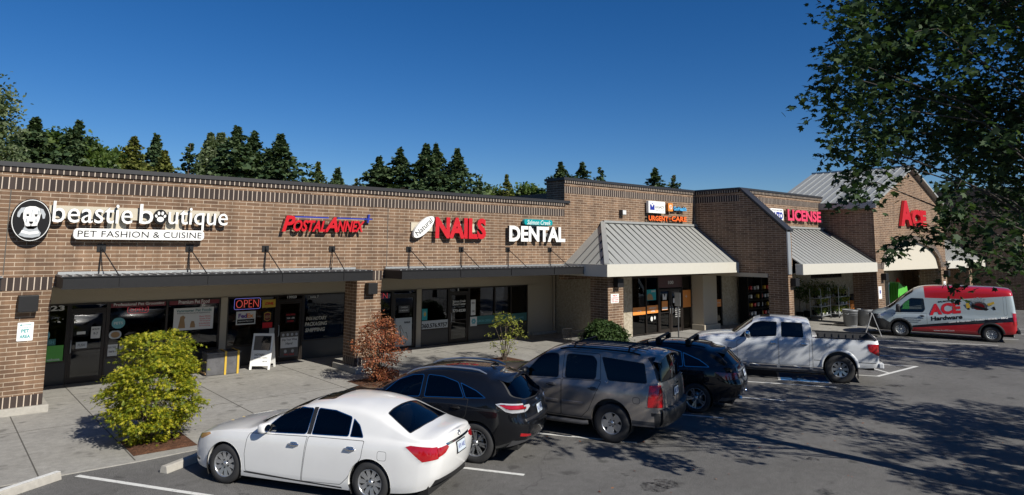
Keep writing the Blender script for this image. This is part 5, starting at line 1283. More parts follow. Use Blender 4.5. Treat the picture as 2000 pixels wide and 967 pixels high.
# ------------------------------------------------------------------ plants
def leaf_mat(name, cols, trans=.35, rough=.5, spec=.35):
    m, n, b = new_mat(name); L = n.links.new
    out = [x for x in n.nodes if x.type == 'OUTPUT_MATERIAL'][0]
    g = N(n, 'ShaderNodeNewGeometry'); cr = N(n, 'ShaderNodeValToRGB'); els = cr.color_ramp.elements
    while len(els) < len(cols): els.new(.5)
    for i, c in enumerate(cols): els[i].position = i/(len(cols)-1); els[i].color = c4(c)
    L(g.outputs['Random Per Island'], cr.inputs[0]); L(cr.outputs[0], b.inputs['Base Color'])
    b.inputs['Roughness'].default_value = rough; b.inputs['Specular IOR Level'].default_value = spec
    tr = N(n, 'ShaderNodeBsdfTranslucent'); vm = N(n, 'ShaderNodeVectorMath', operation='MULTIPLY'); vm.inputs[1].default_value = (1.5,1.6,.7); L(cr.outputs[0], vm.inputs[0]); L(vm.outputs[0], tr.inputs['Color'])
    mx = N(n, 'ShaderNodeMixShader'); mx.inputs[0].default_value = trans; L(b.outputs[0], mx.inputs[1]); L(tr.outputs[0], mx.inputs[2]); L(mx.outputs[0], out.inputs[0])
    return m
LM = {
 'maple': leaf_mat('maple leaf', [(.014,.030,.012),(.026,.052,.020),(.042,.075,.030),(.075,.11,.05)], .28, .58, .22),
 'shade': leaf_mat('broad leaf', [(.02,.045,.012),(.04,.08,.02),(.06,.1,.03)], .3),
 'fir': leaf_mat('fir needles', [(.026,.050,.022),(.050,.082,.034),(.095,.13,.055)], .12, .6, .2),
 'olive': leaf_mat('olive needles', [(.06,.075,.016),(.11,.125,.028),(.17,.175,.045)], .15, .6, .2),
 'poplar': leaf_mat('pale poplar leaf', [(.07,.10,.045),(.12,.16,.075),(.20,.23,.13)], .3),
 'fresh': leaf_mat('fresh green leaf', [(.04,.075,.015),(.07,.115,.022),(.11,.15,.035)], .35),
 'golden': leaf_mat('golden green leaf', [(.085,.13,.012),(.20,.235,.018),(.34,.34,.022),(.46,.40,.035)], .35),
 'russet': leaf_mat('russet leaf', [(.10,.028,.018),(.22,.06,.03),(.34,.12,.05),(.36,.19,.10)], .25),
 'lime': leaf_mat('lime leaf', [(.12,.15,.02),(.22,.24,.04),(.34,.33,.08)], .35),
 'juniper': leaf_mat('juniper spray', [(.022,.045,.012),(.035,.065,.018),(.055,.085,.025)], .15, .6, .2),
}
M['bark'] = plain('bark', (.10,.075,.055), .95, var=.35, scale=14, bump=.5)
M['bark_grey'] = plain('grey bark', (.045,.038,.032), .95, var=.35, scale=14, bump=.5)

def unit(a): return a/np.maximum(1e-9, np.linalg.norm(a, axis=1, keepdims=True))
def leaves_mesh(name, pos, nor, axis, size, tv, tf, mat):
    """copies of a leaf (tv: verts in (across, along, up), tf faces) at pos, facing nor, pointing along axis"""
    pos = np.asarray(pos, float); n = len(pos); nor = unit(np.asarray(nor, float)); ax = np.asarray(axis, float); ax = unit(ax-nor*(ax*nor).sum(1, keepdims=True)); sd = np.cross(ax, nor)
    tv = np.asarray(tv, float); k = len(tv); size = np.asarray(size, float).reshape(-1, 1, 1)
    V = pos[:, None, :]+size*(tv[None, :, 0:1]*sd[:, None, :]+tv[None, :, 1:2]*ax[:, None, :]+tv[None, :, 2:3]*nor[:, None, :])
    V = V.reshape(-1, 3); fl = [len(f) for f in tf]; lv = np.concatenate([np.array(f) for f in tf])
    loops = (lv[None, :]+(np.arange(n)*k)[:, None]).ravel(); tot = np.tile(np.array(fl), n); st = np.concatenate([[0], np.cumsum(tot)[:-1]])
    me = bpy.data.meshes.new(name); me.vertices.add(len(V)); me.vertices.foreach_set('co', V.astype(np.float32).ravel())
    me.loops.add(len(loops)); me.loops.foreach_set('vertex_index', loops.astype(np.int32)); me.polygons.add(len(tot)); me.polygons.foreach_set('loop_start', st.astype(np.int32)); me.polygons.foreach_set('loop_total', tot.astype(np.int32))
    me.update(calc_edges=True); me.materials.append(mat); return me
def mobj(name, me, parent=None, loc=(0,0,0)):
    o = bpy.data.objects.new(name, me); COL.objects.link(o); o.location = loc
    if parent is not None: o.parent = parent
    return o
T_MAPLE = ([(0,0,0),(.16,.12,.02),(.5,.22,-.04),(.30,.42,.03),(.42,.66,-.02),(.16,.62,.02),(0,1,-.05),(-.16,.62,.02),(-.42,.66,-.02),(-.30,.42,.03),(-.5,.22,-.04),(-.16,.12,.02)], [(0,1,2,3,4,5,6),(0,6,7,8,9,10,11)])
T_STAR = ([(0,0,0),(.10,.30,0),(.46,.36,-.05),(.15,.46,.02),(.30,.86,-.06),(.02,.58,.02),(0,1.1,-.1),(-.02,.58,.02),(-.30,.86,-.06),(-.15,.46,.02),(-.46,.36,-.05),(-.10,.30,0)], [(0,1,2,3,4,5,6),(0,6,7,8,9,10,11)])
T_OVAL = ([(0,0,0),(.28,.35,.04),(.2,.75,.02),(0,1,-.03),(-.2,.75,.02),(-.28,.35,.04)], [(0,1,2,3),(0,3,4,5)])
T_NEEDLE = ([(-.16,0,0),(.16,0,0),(.22,.5,-.03),(0,1,-.12),(-.22,.5,-.03)], [(0,1,2,3,4)])
T_CARD = ([(-.45,0,0),(.45,0,0),(.6,.5,-.02),(.2,.8,.05),(.05,1.1,-.05),(-.25,.75,.03),(-.55,.55,-.03)], [(0,1,2,3,4,5,6)])
def rnd(n): return unit(rng.normal(size=(n, 3)))

def broad_tree(name, loc, H, crown_c, crown_r, nspray, per, leaf, mat, label, cat='tree', group=None, extra=(), flat=.35, trunk_r=.16, bark='bark', rr=(.75,1.15), inner=.45, spr=.42, keep=None, exs=()):
    """trunk, limbs to every spray, sprays of leaves through the crown's volume; crown_c is relative to loc"""
    e = empty(name, loc, 0, label, cat, group); cc = np.array(crown_c, float); cr = np.array(crown_r, float)
    d = rnd(nspray); r = (inner+(1-inner)*rng.random((nspray, 1))**.6)*(1+.10*rng.normal(size=(nspray, 1)))
    ctr = cc+d*cr*r
    if len(extra): ctr = np.concatenate([ctr, np.array(extra, float)])
    ctr = ctr[ctr[:, 2] > .4]
    if keep: ctr = np.array([c for i, c in enumerate(ctr) if i >= nspray or keep(c+np.array(loc))])
    n = len(ctr); out = ctr-cc; out[:, 2] *= .4; out = unit(out+rng.normal(size=(n, 3))*.25); out[:, 2] -= .18; out = unit(out)
    P, Nn, A, Sz = [], [], [], []
    for i in range(n):
        k = int(per*rng.uniform(.65, 1.35)*(1 if i < n-len(extra) else .8*exs[i-n+len(extra)])); L = rng.uniform(*rr)*(1 if i < n-len(extra) else exs[i-n+len(extra)]); t = rng.random(k)
        side = np.cross(out[i], (0,0,1)); side = side/max(1e-6, np.linalg.norm(side)); u = np.clip(rng.normal(size=k), -1.7, 1.7)*spr*L*.55*(1.1-.5*t); w_ = np.clip(rng.normal(size=k), -1.7, 1.7)*spr*L*flat
        p = ctr[i]+out[i]*((t-.45)*L)[:, None]+side*u[:, None]+np.array([0,0,1])*(w_-.14*t*t*L)[:, None]
        nn = rng.normal(size=(k, 3))*.55+np.array([0,0,.85]); aa = out[i]+side*(np.sign(u)*.5)[:, None]+rng.normal(size=(k, 3))*.4+np.array([0,0,-.35])
        P.append(p); Nn.append(nn); A.append(aa); Sz.append(leaf*rng.uniform(.65, 1.25, k))
    me = leaves_mesh('crown', np.concatenate(P), np.concatenate(Nn), np.concatenate(A), np.concatenate(Sz), *SHAPE, mat); mobj('crown', me, e)
    mb = MB(); top = np.array([cc[0]*.7, cc[1]*.7, cc[2]+cr[2]*.45]); base = np.array([0,0,0.])
    axis = [tuple(base+(top-base)*t+np.array([math.sin(t*5)*.1, math.cos(t*4)*.1-.1, 0])) for t in np.linspace(0, 1, 9)]
    mb.tube(axis, [trunk_r*(1.25 if i == 0 else 1)*(1-.8*i/8)+.008 for i in range(9)], 10)
    for i in range(0, n, 4 if n > 160 else 1):
        q = ctr[i]-out[i]*.45; zt = np.clip((q[2]-abs(np.linalg.norm(q[:2]-cc[:2]))*.45)/max(.1, top[2]), .12, .95); s_ = base+(top-base)*zt
        mid = (s_*.45+q*.55)+np.array([0,0,.12*np.linalg.norm(q-s_)*.5])+rng.normal(size=3)*.12; r0 = max(.006, trunk_r*.16*(1-zt*.6))
        mb.tube([tuple(s_), tuple(mid), tuple(q), tuple(ctr[i]+out[i]*.35)], [r0, r0*.6, r0*.32, .004], 5, caps=False)
    mb.build('trunk', M[bark], e, local=True); return e
SHAPE = T_MAPLE
def ray_pt(px, py, d):
    """point d metres along a viewing direction noted while measuring the photo"""
    v = Vector(((px-1000)/1317.4, -(py-325.33)/1317.4, 1)); q = r_*v.x+u_*v.y+f_*v.z; q.normalize(); return np.array(q*d+Vector((0,0,4.03)))
ML = np.array((14.2,1.9,0))
def gap(p):
    """the crown's ragged underside and the gap between its two lowest boughs"""
    v = Vector(p)-Vector((0,0,4.03)); d = v.dot(f_); x = 1000+1317.4*v.dot(r_)/d; y = 325.33-1317.4*v.dot(u_)/d
    low = np.interp(x, [1500,1640,1700,1760,1830,1880,2000], [200,290,318,305,325,395,425]); return y < low and x > np.interp(y, [-400,0,120,250,400], [1600,1640,1650,1655,1690])
exq = ((1592,182,11.3),(1612,212,11.3),(1640,232,11.3),(1632,128,11.3),(1655,100,11.3),(1685,60,11.3),(1662,330,11.5),(1692,332,11.5),(1645,252,11.4),(1620,152,11.3),(1668,150,11.4),(1628,168,11.3),(1662,195,11.4),(1655,18,11.2),(1690,30,11.3),(1642,290,11.5),(1674,284,11.5),(1702,296,11.6),(1735,290,11.6),(1668,376,11.6),(1702,368,11.6),(1740,362,11.6),(1742,486,11.5,.42),(1762,476,11.5,.42),(1785,466,11.6,.42),(1810,455,11.6,.42),(1835,442,11.7,.5),(1858,428,11.7,.7),(1875,530,11.7),(1895,505,11.7),(1915,480,11.8),(1935,500,11.8),(1965,495,11.9),(1995,485,12),(1905,455,11.8),(1870,425,11.7),(1690,130,11.4),(1715,95,11.4),(1750,250,11.5),(1705,232,11.4),(1950,450,11.6),(1985,440,11.6),(1740,170,11.3),(1800,60,11.2),(1870,140,11.0),(1960,260,11.0),(1930,60,11),(1862,380,11.6))
ex = [ray_pt(*q[:3])-ML for q in exq]; exs = [q[3] if len(q) > 3 else .7 for q in exq]
broad_tree('maple_tree', (14.2,1.9,.0), 12, (.2,1.0,8.2), (3.05,3.4,4.3), 620, 84, .115, LM['maple'], 'dark green maple crown hanging over the upper right corner', 'tree', 'maples of the parking lot', extra=ex, trunk_r=.2, bark='bark_grey', inner=.3, spr=.36, rr=(.8,1.3), keep=gap, exs=exs)
t2 = broad_tree('maple_tree', (19.3,1.4,0), 9, (0,0,6.4), (2.9,3.2,2.9), 130, 46, .15, LM['maple'], 'maple beyond the right edge that dapples the white pickup truck with shade', 'tree', 'maples of the parking lot', trunk_r=.15, bark='bark_grey')
t3 = broad_tree('maple_tree', (31.5,1.0,0), 10, (0,0,7.0), (3.6,3.6,3.4), 210, 44, .19, LM['maple'], 'maple beyond the right edge that dapples the delivery van with shade', 'tree', 'maples of the parking lot', trunk_r=.16, bark='bark_grey')
def again(t, loc, sc, label):
    c = copy_tree(t); c.location = loc; c.rotation_euler = (0,0,random.uniform(0, 6)); c.scale = (sc,)*3; c['label'] = label; return c
again(t3, (15.8,-3.2,0), .62, 'maple behind the camera shading the asphalt at lower right')
again(t3, (16.9,-4.9,0), .56, 'low maple farthest behind the camera shading the dark asphalt corner')
again(t3, (14.0,-4.3,0), .55, 'small maple behind the camera shading the bottom right corner')
again(t3, (18.0,-2.6,0), .6, 'maple between the others behind the camera shading the open asphalt')
again(t2, (20.6,-3.4,0), .75, 'second maple behind the camera shading the lower right asphalt')

# shrubs
def shrub(name, loc, label, shape, mat, stems, clumps, per, leaf, spread, tilt=.6, bark='bark', flatz=.38):
    """clumps: function -> array of clump centres (local); layered leaf fans"""
    e = empty(name, loc, 0, label, 'shrub'); C = clumps; n = len(C); P, Nn, A, Sz = [], [], [], []
    for c in C:
        k = int(per*rng.uniform(.6, 1.4)); o = np.array([c[0], c[1], .15]); o = o/max(.05, np.linalg.norm(o)); q = rng.normal(size=(k, 3))*np.array([spread, spread, spread*flatz]); q[:, 2] -= .45*np.maximum(0, (q*o).sum(1))
        P.append(c+q); Nn.append(rng.normal(size=(k, 3))*.45+np.array([0,0,.8])+o*.35); A.append(o+rng.normal(size=(k, 3))*tilt+np.array([0,0,-.3])); Sz.append(leaf*rng.uniform(.6, 1.3, k))
    me = leaves_mesh('foliage', np.concatenate(P), np.concatenate(Nn), np.concatenate(A), np.concatenate(Sz), *shape, mat); mobj('foliage', me, e)
    mb = MB()
    for i in range(0, n, max(1, n//stems)):
        c = C[i]; b0 = (c[0]*.12, c[1]*.12, 0); mb.tube([b0, (c[0]*.35, c[1]*.35, c[2]*.5), tuple(c)], [.016, .010, .004], 5, caps=False)
    mb.build('stem', M[bark], e, local=True); return e
def blob_pts(n, prof, inner=.55):
    """points in a lumpy volume: prof = [(z, radius)]"""
    out = []
    zs = [p[0] for p in prof]; rs = [p[1] for p in prof]
    while len(out) < n:
        z = rng.uniform(zs[0], zs[-1]); r = np.interp(z, zs, rs)
        if rng.random() > r/max(rs): continue
        a = rng.uniform(0, 2*math.pi); q = r*(inner+(1-inner)*math.sqrt(rng.random()))*(1+.10*math.sin(3*a+z*4)+.06*rng.normal()); out.append((q*math.cos(a), q*math.sin(a), z))
    return np.array(out)
gs = shrub('golden_shrub', (3.74,15.62,.03), 'dense yellow green maple shrub in the mulch square before the pet shop', T_STAR, LM['golden'], 24, blob_pts(250, [(.08,.2),(.25,.42),(.5,.62),(.8,.78),(1.1,.80),(1.4,.74),(1.7,.70),(2.0,.60),(2.2,.42)], .60), 84, .086, .105, flatz=.22); gs.scale = (.95,.95,1)
shrub('russet_shrub', (10.5,18.3,.03), 'copper brown shrub with dry looking leaves beside the brick pier', T_OVAL, LM['russet'], 30, np.concatenate([blob_pts(240, [(.25,.25),(.5,.45),(.85,.68),(1.2,.72),(1.5,.55),(1.8,.35),(2.02,.1)], .35), blob_pts(60, [(.05,.30),(.2,.42),(.4,.38)], .4)+np.array([.15,-.1,0])]), 26, .062, .085, 1.0)
shrub('sparse_shrub', (16.0,19.0,.03), 'thin young shrub with sparse lime leaves before the dental windows', T_OVAL, LM['lime'], 16, np.concatenate([blob_pts(34, [(.85,.35),(1.1,.55),(1.35,.5),(1.65,.25)], .3), blob_pts(14, [(.2,.2),(.5,.42),(.8,.4)], .5), np.array([(.7,0,.85),(-.6,.1,.95),(.55,-.3,1.35),(-.35,.2,.6),(.85,-.1,.75)])]), 17, .078, .085, 1.0)
shrub('juniper_shrub', (19.75,17.6,.03), 'dark green feathery juniper in front of the brick pier with the red notice', T_NEEDLE, LM['juniper'], 18, blob_pts(260, [(.03,.75),(.35,.88),(.7,.8),(1.0,.58),(1.25,.25)], .45), 52, .11, .11, .8)

# conifers and other trees behind the building
def conifer(name, H, Rb, mat, whorls, nb, cards, droop, ragged, spire=.12, label=None, seed=0, cs=1.0):
    Rb *= 2.1; rg = np.random.default_rng(seed); P, Nn, A, Sz = [], [], [], []; tb = MB()
    tb.tube([(0,0,0),(0,0,H*.5),(0,0,H)], [H*.016, H*.010, .015], 7)
    z0 = H*.06
    ph = rg.uniform(0, 6, 4); N_ = whorls*nb
    for i in range(N_):
        t = min(.992, max(0, (i+rg.uniform(-2*nb, 2*nb))/N_)); z = z0+(H-z0)*t**.92; a = rg.uniform(0, 2*math.pi)
        lump = 1+.22*math.sin(2*a+ph[0]+t*9)+.16*math.sin(3*a+ph[1]-t*14)+.12*math.sin(t*31+ph[2])
        rad = (Rb*(1-t)**1.0*(1-spire*(t > .85)))*lump+.002*H; L = max(.10, rad*rg.uniform(1-ragged, 1.12)); d = np.array([math.cos(a), math.sin(a), 0]); s_ = np.array([-d[1], d[0], 0]); up = rg.uniform(.05, .4)*(1 if t > .5 else .4)
        k = max(6, int(4.2*cards*(.25+.75*L/Rb))); u = rg.random(k)**.75; w_ = rg.normal(size=k)*.17*L*(1.1-u*.8)
        p = np.array([0,0,z])+d*(u*L)[:, None]+s_*w_[:, None]; p[:, 2] += up*u*L-droop*u*u*L-.25*np.abs(w_)+rg.normal(size=k)*.006*H
        P.append(p); Nn.append(np.array([0,0,.8])+rg.normal(size=(k, 3))*.6+d*.25); A.append(d*.9+s_*(np.sign(w_)*.6)[:, None]+rg.normal(size=(k, 3))*.35+np.array([0,0,-.25])); Sz.append(cs*H*.030*rg.uniform(.6, 1.4, k)*(1-.6*t))
        if i % 3 == 0: tb.tube([(0,0,z), tuple(np.array([0,0,z])+d*L*.8+np.array([0,0,(up-droop*.8)*L*.8]))], [H*.003, .006], 4, caps=False)
    me = leaves_mesh('crown', np.concatenate(P), np.concatenate(Nn), np.concatenate(A), np.concatenate(Sz), *T_CARD, mat)
    tm = tb.mesh((0,0,0), 'trunk'); tm.materials.append(M['bark']); return (H, me, tm)
def column(H, Rr, mat, nl, seed, leaf):
    rg = np.random.default_rng(seed); z = H*(.05+.95*rg.random(nl)); prof = np.interp(z/H, [0,.15,.5,.8,1], [.6,.95,1,.7,.08]); a = rg.uniform(0, 2*math.pi, nl); lump = 1+.22*np.sin(a*3+z*1.3)+.18*rg.normal(size=nl)
    r = Rr*prof*lump*np.sqrt(rg.random(nl)*.7+.3); P = np.stack([r*np.cos(a), r*np.sin(a), z], 1); Nn = rg.normal(size=(nl, 3))+P*np.array([1,1,0])*.8/Rr+np.array([0,0,.3]); A = rg.normal(size=(nl, 3))*.5+np.array([0,0,1])
    me = leaves_mesh('crown', P, Nn, A, leaf*rg.uniform(.6, 1.4, nl), *T_CARD, mat); tb = MB(); tb.tube([(0,0,0),(0,0,H*.95)], [H*.013, .02], 6); tm = tb.mesh((0,0,0), 'trunk'); tm.materials.append(M['bark']); return (H, me, tm)
def roundtree(H, Rr, mat, nc, per, seed, leaf):
    rg = np.random.default_rng(seed); d = unit(rg.normal(size=(nc, 3))); c = np.array([0,0,H*.58])+d*np.array([Rr, Rr, H*.40])*(.5+.5*rg.random((nc, 1))**.5); P = (c[:, None, :]+rg.normal(size=(nc, per, 3))*np.array([.16,.16,.10])*Rr).reshape(-1, 3); k = len(P)
    me = leaves_mesh('crown', P, rg.normal(size=(k, 3))*.6+np.array([0,0,.7]), rg.normal(size=(k, 3)), leaf*rg.uniform(.6, 1.4, k), *T_CARD, mat); tb = MB(); tb.tube([(0,0,0),(0,0,H*.8)], [H*.02, .04], 6)
    for q in c[::4]: tb.tube([(0,0,H*.35), tuple(q)], [H*.006, .02], 4, caps=False)
    tm = tb.mesh((0,0,0), 'trunk'); tm.materials.append(M['bark']); return (H, me, tm)
PT = {
 'fir': conifer('fir', 14, 3.1, LM['fir'], 34, 11, 17, .28, .45, seed=1), 'fir2': conifer('fir', 14, 3.6, LM['fir'], 30, 11, 17, .34, .55, seed=2), 'fir3': conifer('fir', 14, 2.5, LM['fir'], 30, 9, 14, .2, .6, seed=3),
 'thin': conifer('fir', 12, 1.9, LM['fir'], 20, 6, 10, .18, .7, seed=4), 'olive': conifer('cedar', 12, 2.9, LM['olive'], 32, 11, 16, .45, .4, seed=5, cs=.9), 'olive2': conifer('cedar', 12, 2.2, LM['olive'], 24, 8, 12, .4, .6, seed=6),
 'column': column(14, 1.25, LM['poplar'], 12000, 7, .22), 'round': roundtree(10, 3.2, LM['fresh'], 150, 90, 8, .24), 'dark_round': roundtree(12, 2.7, LM['fresh'], 150, 100, 9, .24), 'poplar': roundtree(18, 3.2, LM['poplar'], 260, 90, 10, .20)}
def bg(kind, px, py, D, label, wid=1.0, name=None, cat='tree'):
    """tree of prototype kind whose tip stands at viewing direction px,py, D metres off"""
    H, me, tm = PT[kind]; q = ray_pt(px, py, 1); q = q-np.array([0,0,4.03]); q = q/math.hypot(q[0], q[1])*D; top = q[2]+4.03; s_ = top/H
    nm = name or {'fir':'fir_tree','fir2':'fir_tree','fir3':'fir_tree','thin':'fir_tree','olive':'cedar_tree','olive2':'cedar_tree','column':'columnar_poplar','round':'leafy_tree','dark_round':'leafy_tree','poplar':'poplar_tree'}[kind]
    e = empty(nm, (q[0], q[1], 0), random.uniform(0, 6), label, cat, 'trees beyond the shops'); k_ = 1.0 if kind in ('column','poplar','round','dark_round') else 1.22; e.scale = (s_*wid*k_, s_*wid*k_, s_)
    mobj('crown', me, e); mobj('trunk', tm, e); return e
for a in (
 ('poplar',-52,120,52,'tall pale leafed poplar at the left edge, highest of the trees',1.0),
 ('fir2',70,232,58,'dark fir with broad top next to the pale poplar at left',1.15),
 ('fir',38,262,66,'dark fir partly behind the pale poplar at the left edge',1.1),
 ('dark_round',118,243,63,'bushy mid green tree above the badge with the dog',1.0),
 ('fir2',155,238,57,'dark fir standing between two bushy green trees at left',1.0),
 ('dark_round',182,262,58,'green leafy tree at the right end of the tall left clump',.66),
 ('round',224,296,64,'small light green tree in the dip right of the left clump',.75),
 ('olive',262,268,60,'olive green cedar with thin bare top',1.0),
 ('fir',306,265,72,'dark pointed fir rising behind an olive cedar',.95),
 ('olive',322,296,60,'low wide olive cedar in front of the dark pointed fir',1.0),
 ('thin',372,281,68,'ragged dark fir with gaps left of the pale columns',1.35),
 ('column',412,263,62,'pale columnar poplar, left of the pair',1.0),
 ('column',433,263,62,'pale columnar poplar, right of the pair',1.15),
 ('fir',464,250,60,'broad dark fir right beside the pale columns',1.1),
 ('fir3',497,259,63,'dark fir with ragged top in the middle of three',1.2),
 ('fir2',548,264,60,'dark fir with a long sloping right flank above the red italic sign',1.15),
 ('fir3',523,292,64,'smaller dark fir tucked between two tall ones',1.2),
 ('olive2',622,318,70,'small yellowish cedar peeking above the roof edge',1.0),
 ('fir',660,330,74,'small dark fir just right of the yellowish cedar',1.0),
 ('olive2',696,350,76,'tiny yellowish tree top at the roof edge before the tall fir group',.8),
 ('fir',741,308,68,'dark fir at the left end of the central group of four',1.15),
 ('fir3',782,291,68,'dark slim pointed fir, second in the central group',1.25),
 ('fir2',833,283,66,'widest dark fir of the central group, with a double top',1.1),
 ('fir',852,283,67,'dark fir forming the second tip of the widest central fir',.9),
 ('fir2',893,292,66,'dark fir at the right end of the central group',.95),
 ('thin',935,350,74,'thin small fir after the central group',1.1),
 ('round',957,366,78,'low rounded light green tree top between small firs',.9),
 ('olive2',990,342,76,'small olive fir standing alone above the white letter sign',.95),
 ('round',1033,363,78,'rounded light green tree top left of the raised brick block',1.0),
 ('fir',1095,318,74,'dark fir half hidden by the left corner of the raised block',1.0),
 ('fir3',1137,318,76,'dark fir tip above the raised block near its left corner',1.1),
 ('thin',1173,328,78,'small thin fir tip above the raised block',1.2),
 ('fir3',1279,330,80,'fir tip with wide shoulders above the orange letter sign',1.25),
 ('thin',1316,343,82,'thin fir tip right of the orange letter sign',1.3)): bg(*a)
# wooded far edge of the lot behind the camera, seen only in panes and paint
bw = bmesh.new()
for i, (x, y, k, h) in enumerate(((-6,-34,'fir2',11),(4,-38,'dark_round',10),(13,-36,'fir',13),(22,-38,'dark_round',9),(-17,-30,'round',9),(-22,-12,'dark_round',8),(-26,2,'fir2',10),(-24,-22,'fir',12),(30,-34,'fir2',11))):
    H, me, tm = PT[k]; T = Matrix.Translation((x, y, 0)) @ Matrix.Rotation(i*1.7, 4, 'Z') @ Matrix.Scale(h/H, 4)
    for q, slot in ((me, 0), (tm, 1)):
        c_ = q.copy(); c_.transform(T); n0 = len(bw.faces); bw.from_mesh(c_); bw.faces.ensure_lookup_table()
        for f in bw.faces[n0:]: f.material_index = slot
        bpy.data.meshes.remove(c_)
me = bpy.data.meshes.new('far_wood'); bw.to_mesh(me); bw.free(); me.materials.append(LM['shade']); me.materials.append(M['bark']); tag(mobj('far_wood', me), kind='stuff')
# ------------------------------------------------------------------ signs on the walls
def pl2(mb, pts, y, d, m=0):
    mb.prism([(p[0], y, p[1]) for p in pts], (0, d, 0), m)
def sign(name, loc, label, group=None, cat='sign'): return empty(name, loc, 0, label, cat, group)
ys = 19.92
# pet shop sign: oval badge with a dog portrait, lettering with a paw, white tag line
e = sign('shop_sign', (3.9,F,4.6), 'white lower case pet shop letters with oval dog badge and white tag line plate')
mb = MB(); cx, cz = 1.83, 4.61
pl2(mb, ell(cx,cz,.405,.515,40), ys, .14, 0); pl2(mb, ell(cx,cz,.385,.495,40), ys-.006, .006, 1); pl2(mb, ell(cx,cz,.370,.480,40), ys-.010, .005, 0); bd = mb.build('badge', [M['black'], M['white']], e)
mb = MB(); y0 = ys-.016
def D(pts, m, k=0): pl2(mb, [(cx+x, cz+z) for x, z in pts], y0-.003*k, .004, m)
D([(-.14,.30),(-.05,.335),(.06,.335),(.15,.29),(.175,.15),(.16,.02),(.13,-.08),(.12,-.17),(.06,-.215),(-.05,-.215),(-.11,-.17),(-.13,-.06),(-.165,.04),(-.17,.17)], 0)
D([(-.13,.31),(-.22,.29),(-.28,.18),(-.285,.08),(-.24,.06),(-.21,.16),(-.165,.20)], 1); D([(.14,.30),(.22,.27),(.275,.15),(.265,.05),(.225,.04),(.20,.14),(.165,.18)], 1)
D([(-.12,-.15),(-.16,-.24),(-.23,-.36),(-.10,-.41),(.05,-.42),(.19,-.38),(.21,-.30),(.15,-.22),(.12,-.13)], 1)
D([(-.17,-.24),(-.02,-.285),(.15,-.255),(.175,-.31),(-.01,-.345),(-.19,-.30)], 0, 1)
D(ell(-.078,.115,.030,.022,12), 2, 1); D(ell(.085,.11,.030,.022,12), 2, 1); D([(-.12,.15),(-.04,.155),(-.045,.142),(-.12,.138)], 2, 1); D([(.05,.152),(.125,.145),(.125,.132),(.05,.138)], 2, 1)
D([(-.045,-.03),(.045,-.03),(.035,-.075),(0,-.095),(-.035,-.075)], 2, 1); D([(-.008,-.09),(.008,-.09),(.008,-.14),(-.008,-.14)], 2, 1); D([(-.008,-.135),(-.08,-.155),(-.105,-.12),(-.112,-.13),(-.085,-.172),(0,-.15)], 2, 1); D([(.008,-.135),(.08,-.155),(.105,-.12),(.112,-.13),(.085,-.172),(0,-.15)], 2, 1)
D([(-.105,.05),(-.075,.02),(-.085,-.07),(-.115,-.04)], 1, 1); D([(.10,.04),(.075,.02),(.085,-.07),(.115,-.03)], 1, 1); D([(-.012,.26),(.012,.26),(.006,.06),(-.006,.06)], 1, 1); D([(.10,.26),(.15,.22),(.16,.10),(.13,.14)], 1, 1)
mb.build('dog_portrait', [M['white'], M['galv'], M['black']], bd)
mb = MB()
for a, b, c_, d_ in ((2.19,4.68,6.24,4.99),(3.46,4.40,3.9,4.68),(4.84,4.40,5.27,4.68)): mb.box((a,20.1,b),(c_,F-.003,d_))
mb.build('raceway', M['raceway'], e)
mb = MB()
text(mb, 'beastie', 2.25,4.0,4.575,5.10, ys,.10,0,.002,rim=1); text(mb, 'b', 4.16,4.49,4.585,5.11, ys,.10,0,.002,rim=1); text(mb, 'utique', 4.86,6.42,4.44,5.06, ys,.10,0,.002,rim=1); mb.build('lettering', [M['white'], M['black']], e)
mb = MB(); pl2(mb, ell(4.665,4.785,.165,.20,28), ys,.09,0)
for x, z, a, b, r in ((0,-.065,.085,.07,0),(-.105,.02,.030,.045,.4),(.105,.02,.030,.045,-.4),(-.045,.095,.032,.05,.1),(.045,.095,.032,.05,-.1)): pl2(mb, ell(4.665+x,4.785+z,a,b,16,r), ys-.006,.006,1)
mb.build('paw', [M['black'], M['white']], e)
mb = MB(); pl2(mb, rrect(2.71,5.80,4.165,4.44,.10), ys-.02,.13,0); p = mb.build('tag_line_plate', [M['white']], e, bevel=.008); mb = MB(); text(mb, 'PET FASHION & CUISINE', 2.80,5.73,4.225,4.385, ys-.026,.005,0,.0,res=3,spacing=1.03)
# slab serifs of the tag line letters
mb.build('lettering', M['black'], p)
# red italic parcel shop sign
e = sign('shop_sign', (9.5,F,4.7), 'red slanted capital letters under a blue line with a plus')
mb = MB(); z0, z1, zs_ = 4.465, 4.95, 4.83
def ital(t, xa, xb, a, b): text(mb, t, xa, xb, a, b, ys,.10,0,.035,.28,rim=1)
ital('P',8.01,8.42,z0,z1); ital('OSTAL',8.36,9.42,z0+.01,zs_); ital('A',9.36,9.83,z0+.01,z1); ital('NNEX',9.80,10.76,z0+.03,zs_+.02); mb.build('lettering', [M['red'], M['tail_dark']], e)
mb = MB(); mb.box((8.40,ys,4.90),(9.50,ys+.08,4.945)); mb.box((9.80,ys,4.90),(11.03,ys+.08,4.945)); mb.prism([(10.84,ys-.01,4.80),(10.90,ys-.01,4.80),(10.95,ys-.01,5.08),(10.89,ys-.01,5.08)],(0,.1,0)); mb.build('blue_line', M['blue'], e)
mb = MB(); mb.box((8.2,20.1,4.60),(10.6,F-.003,4.72)); mb.build('raceway', M['black'], e)
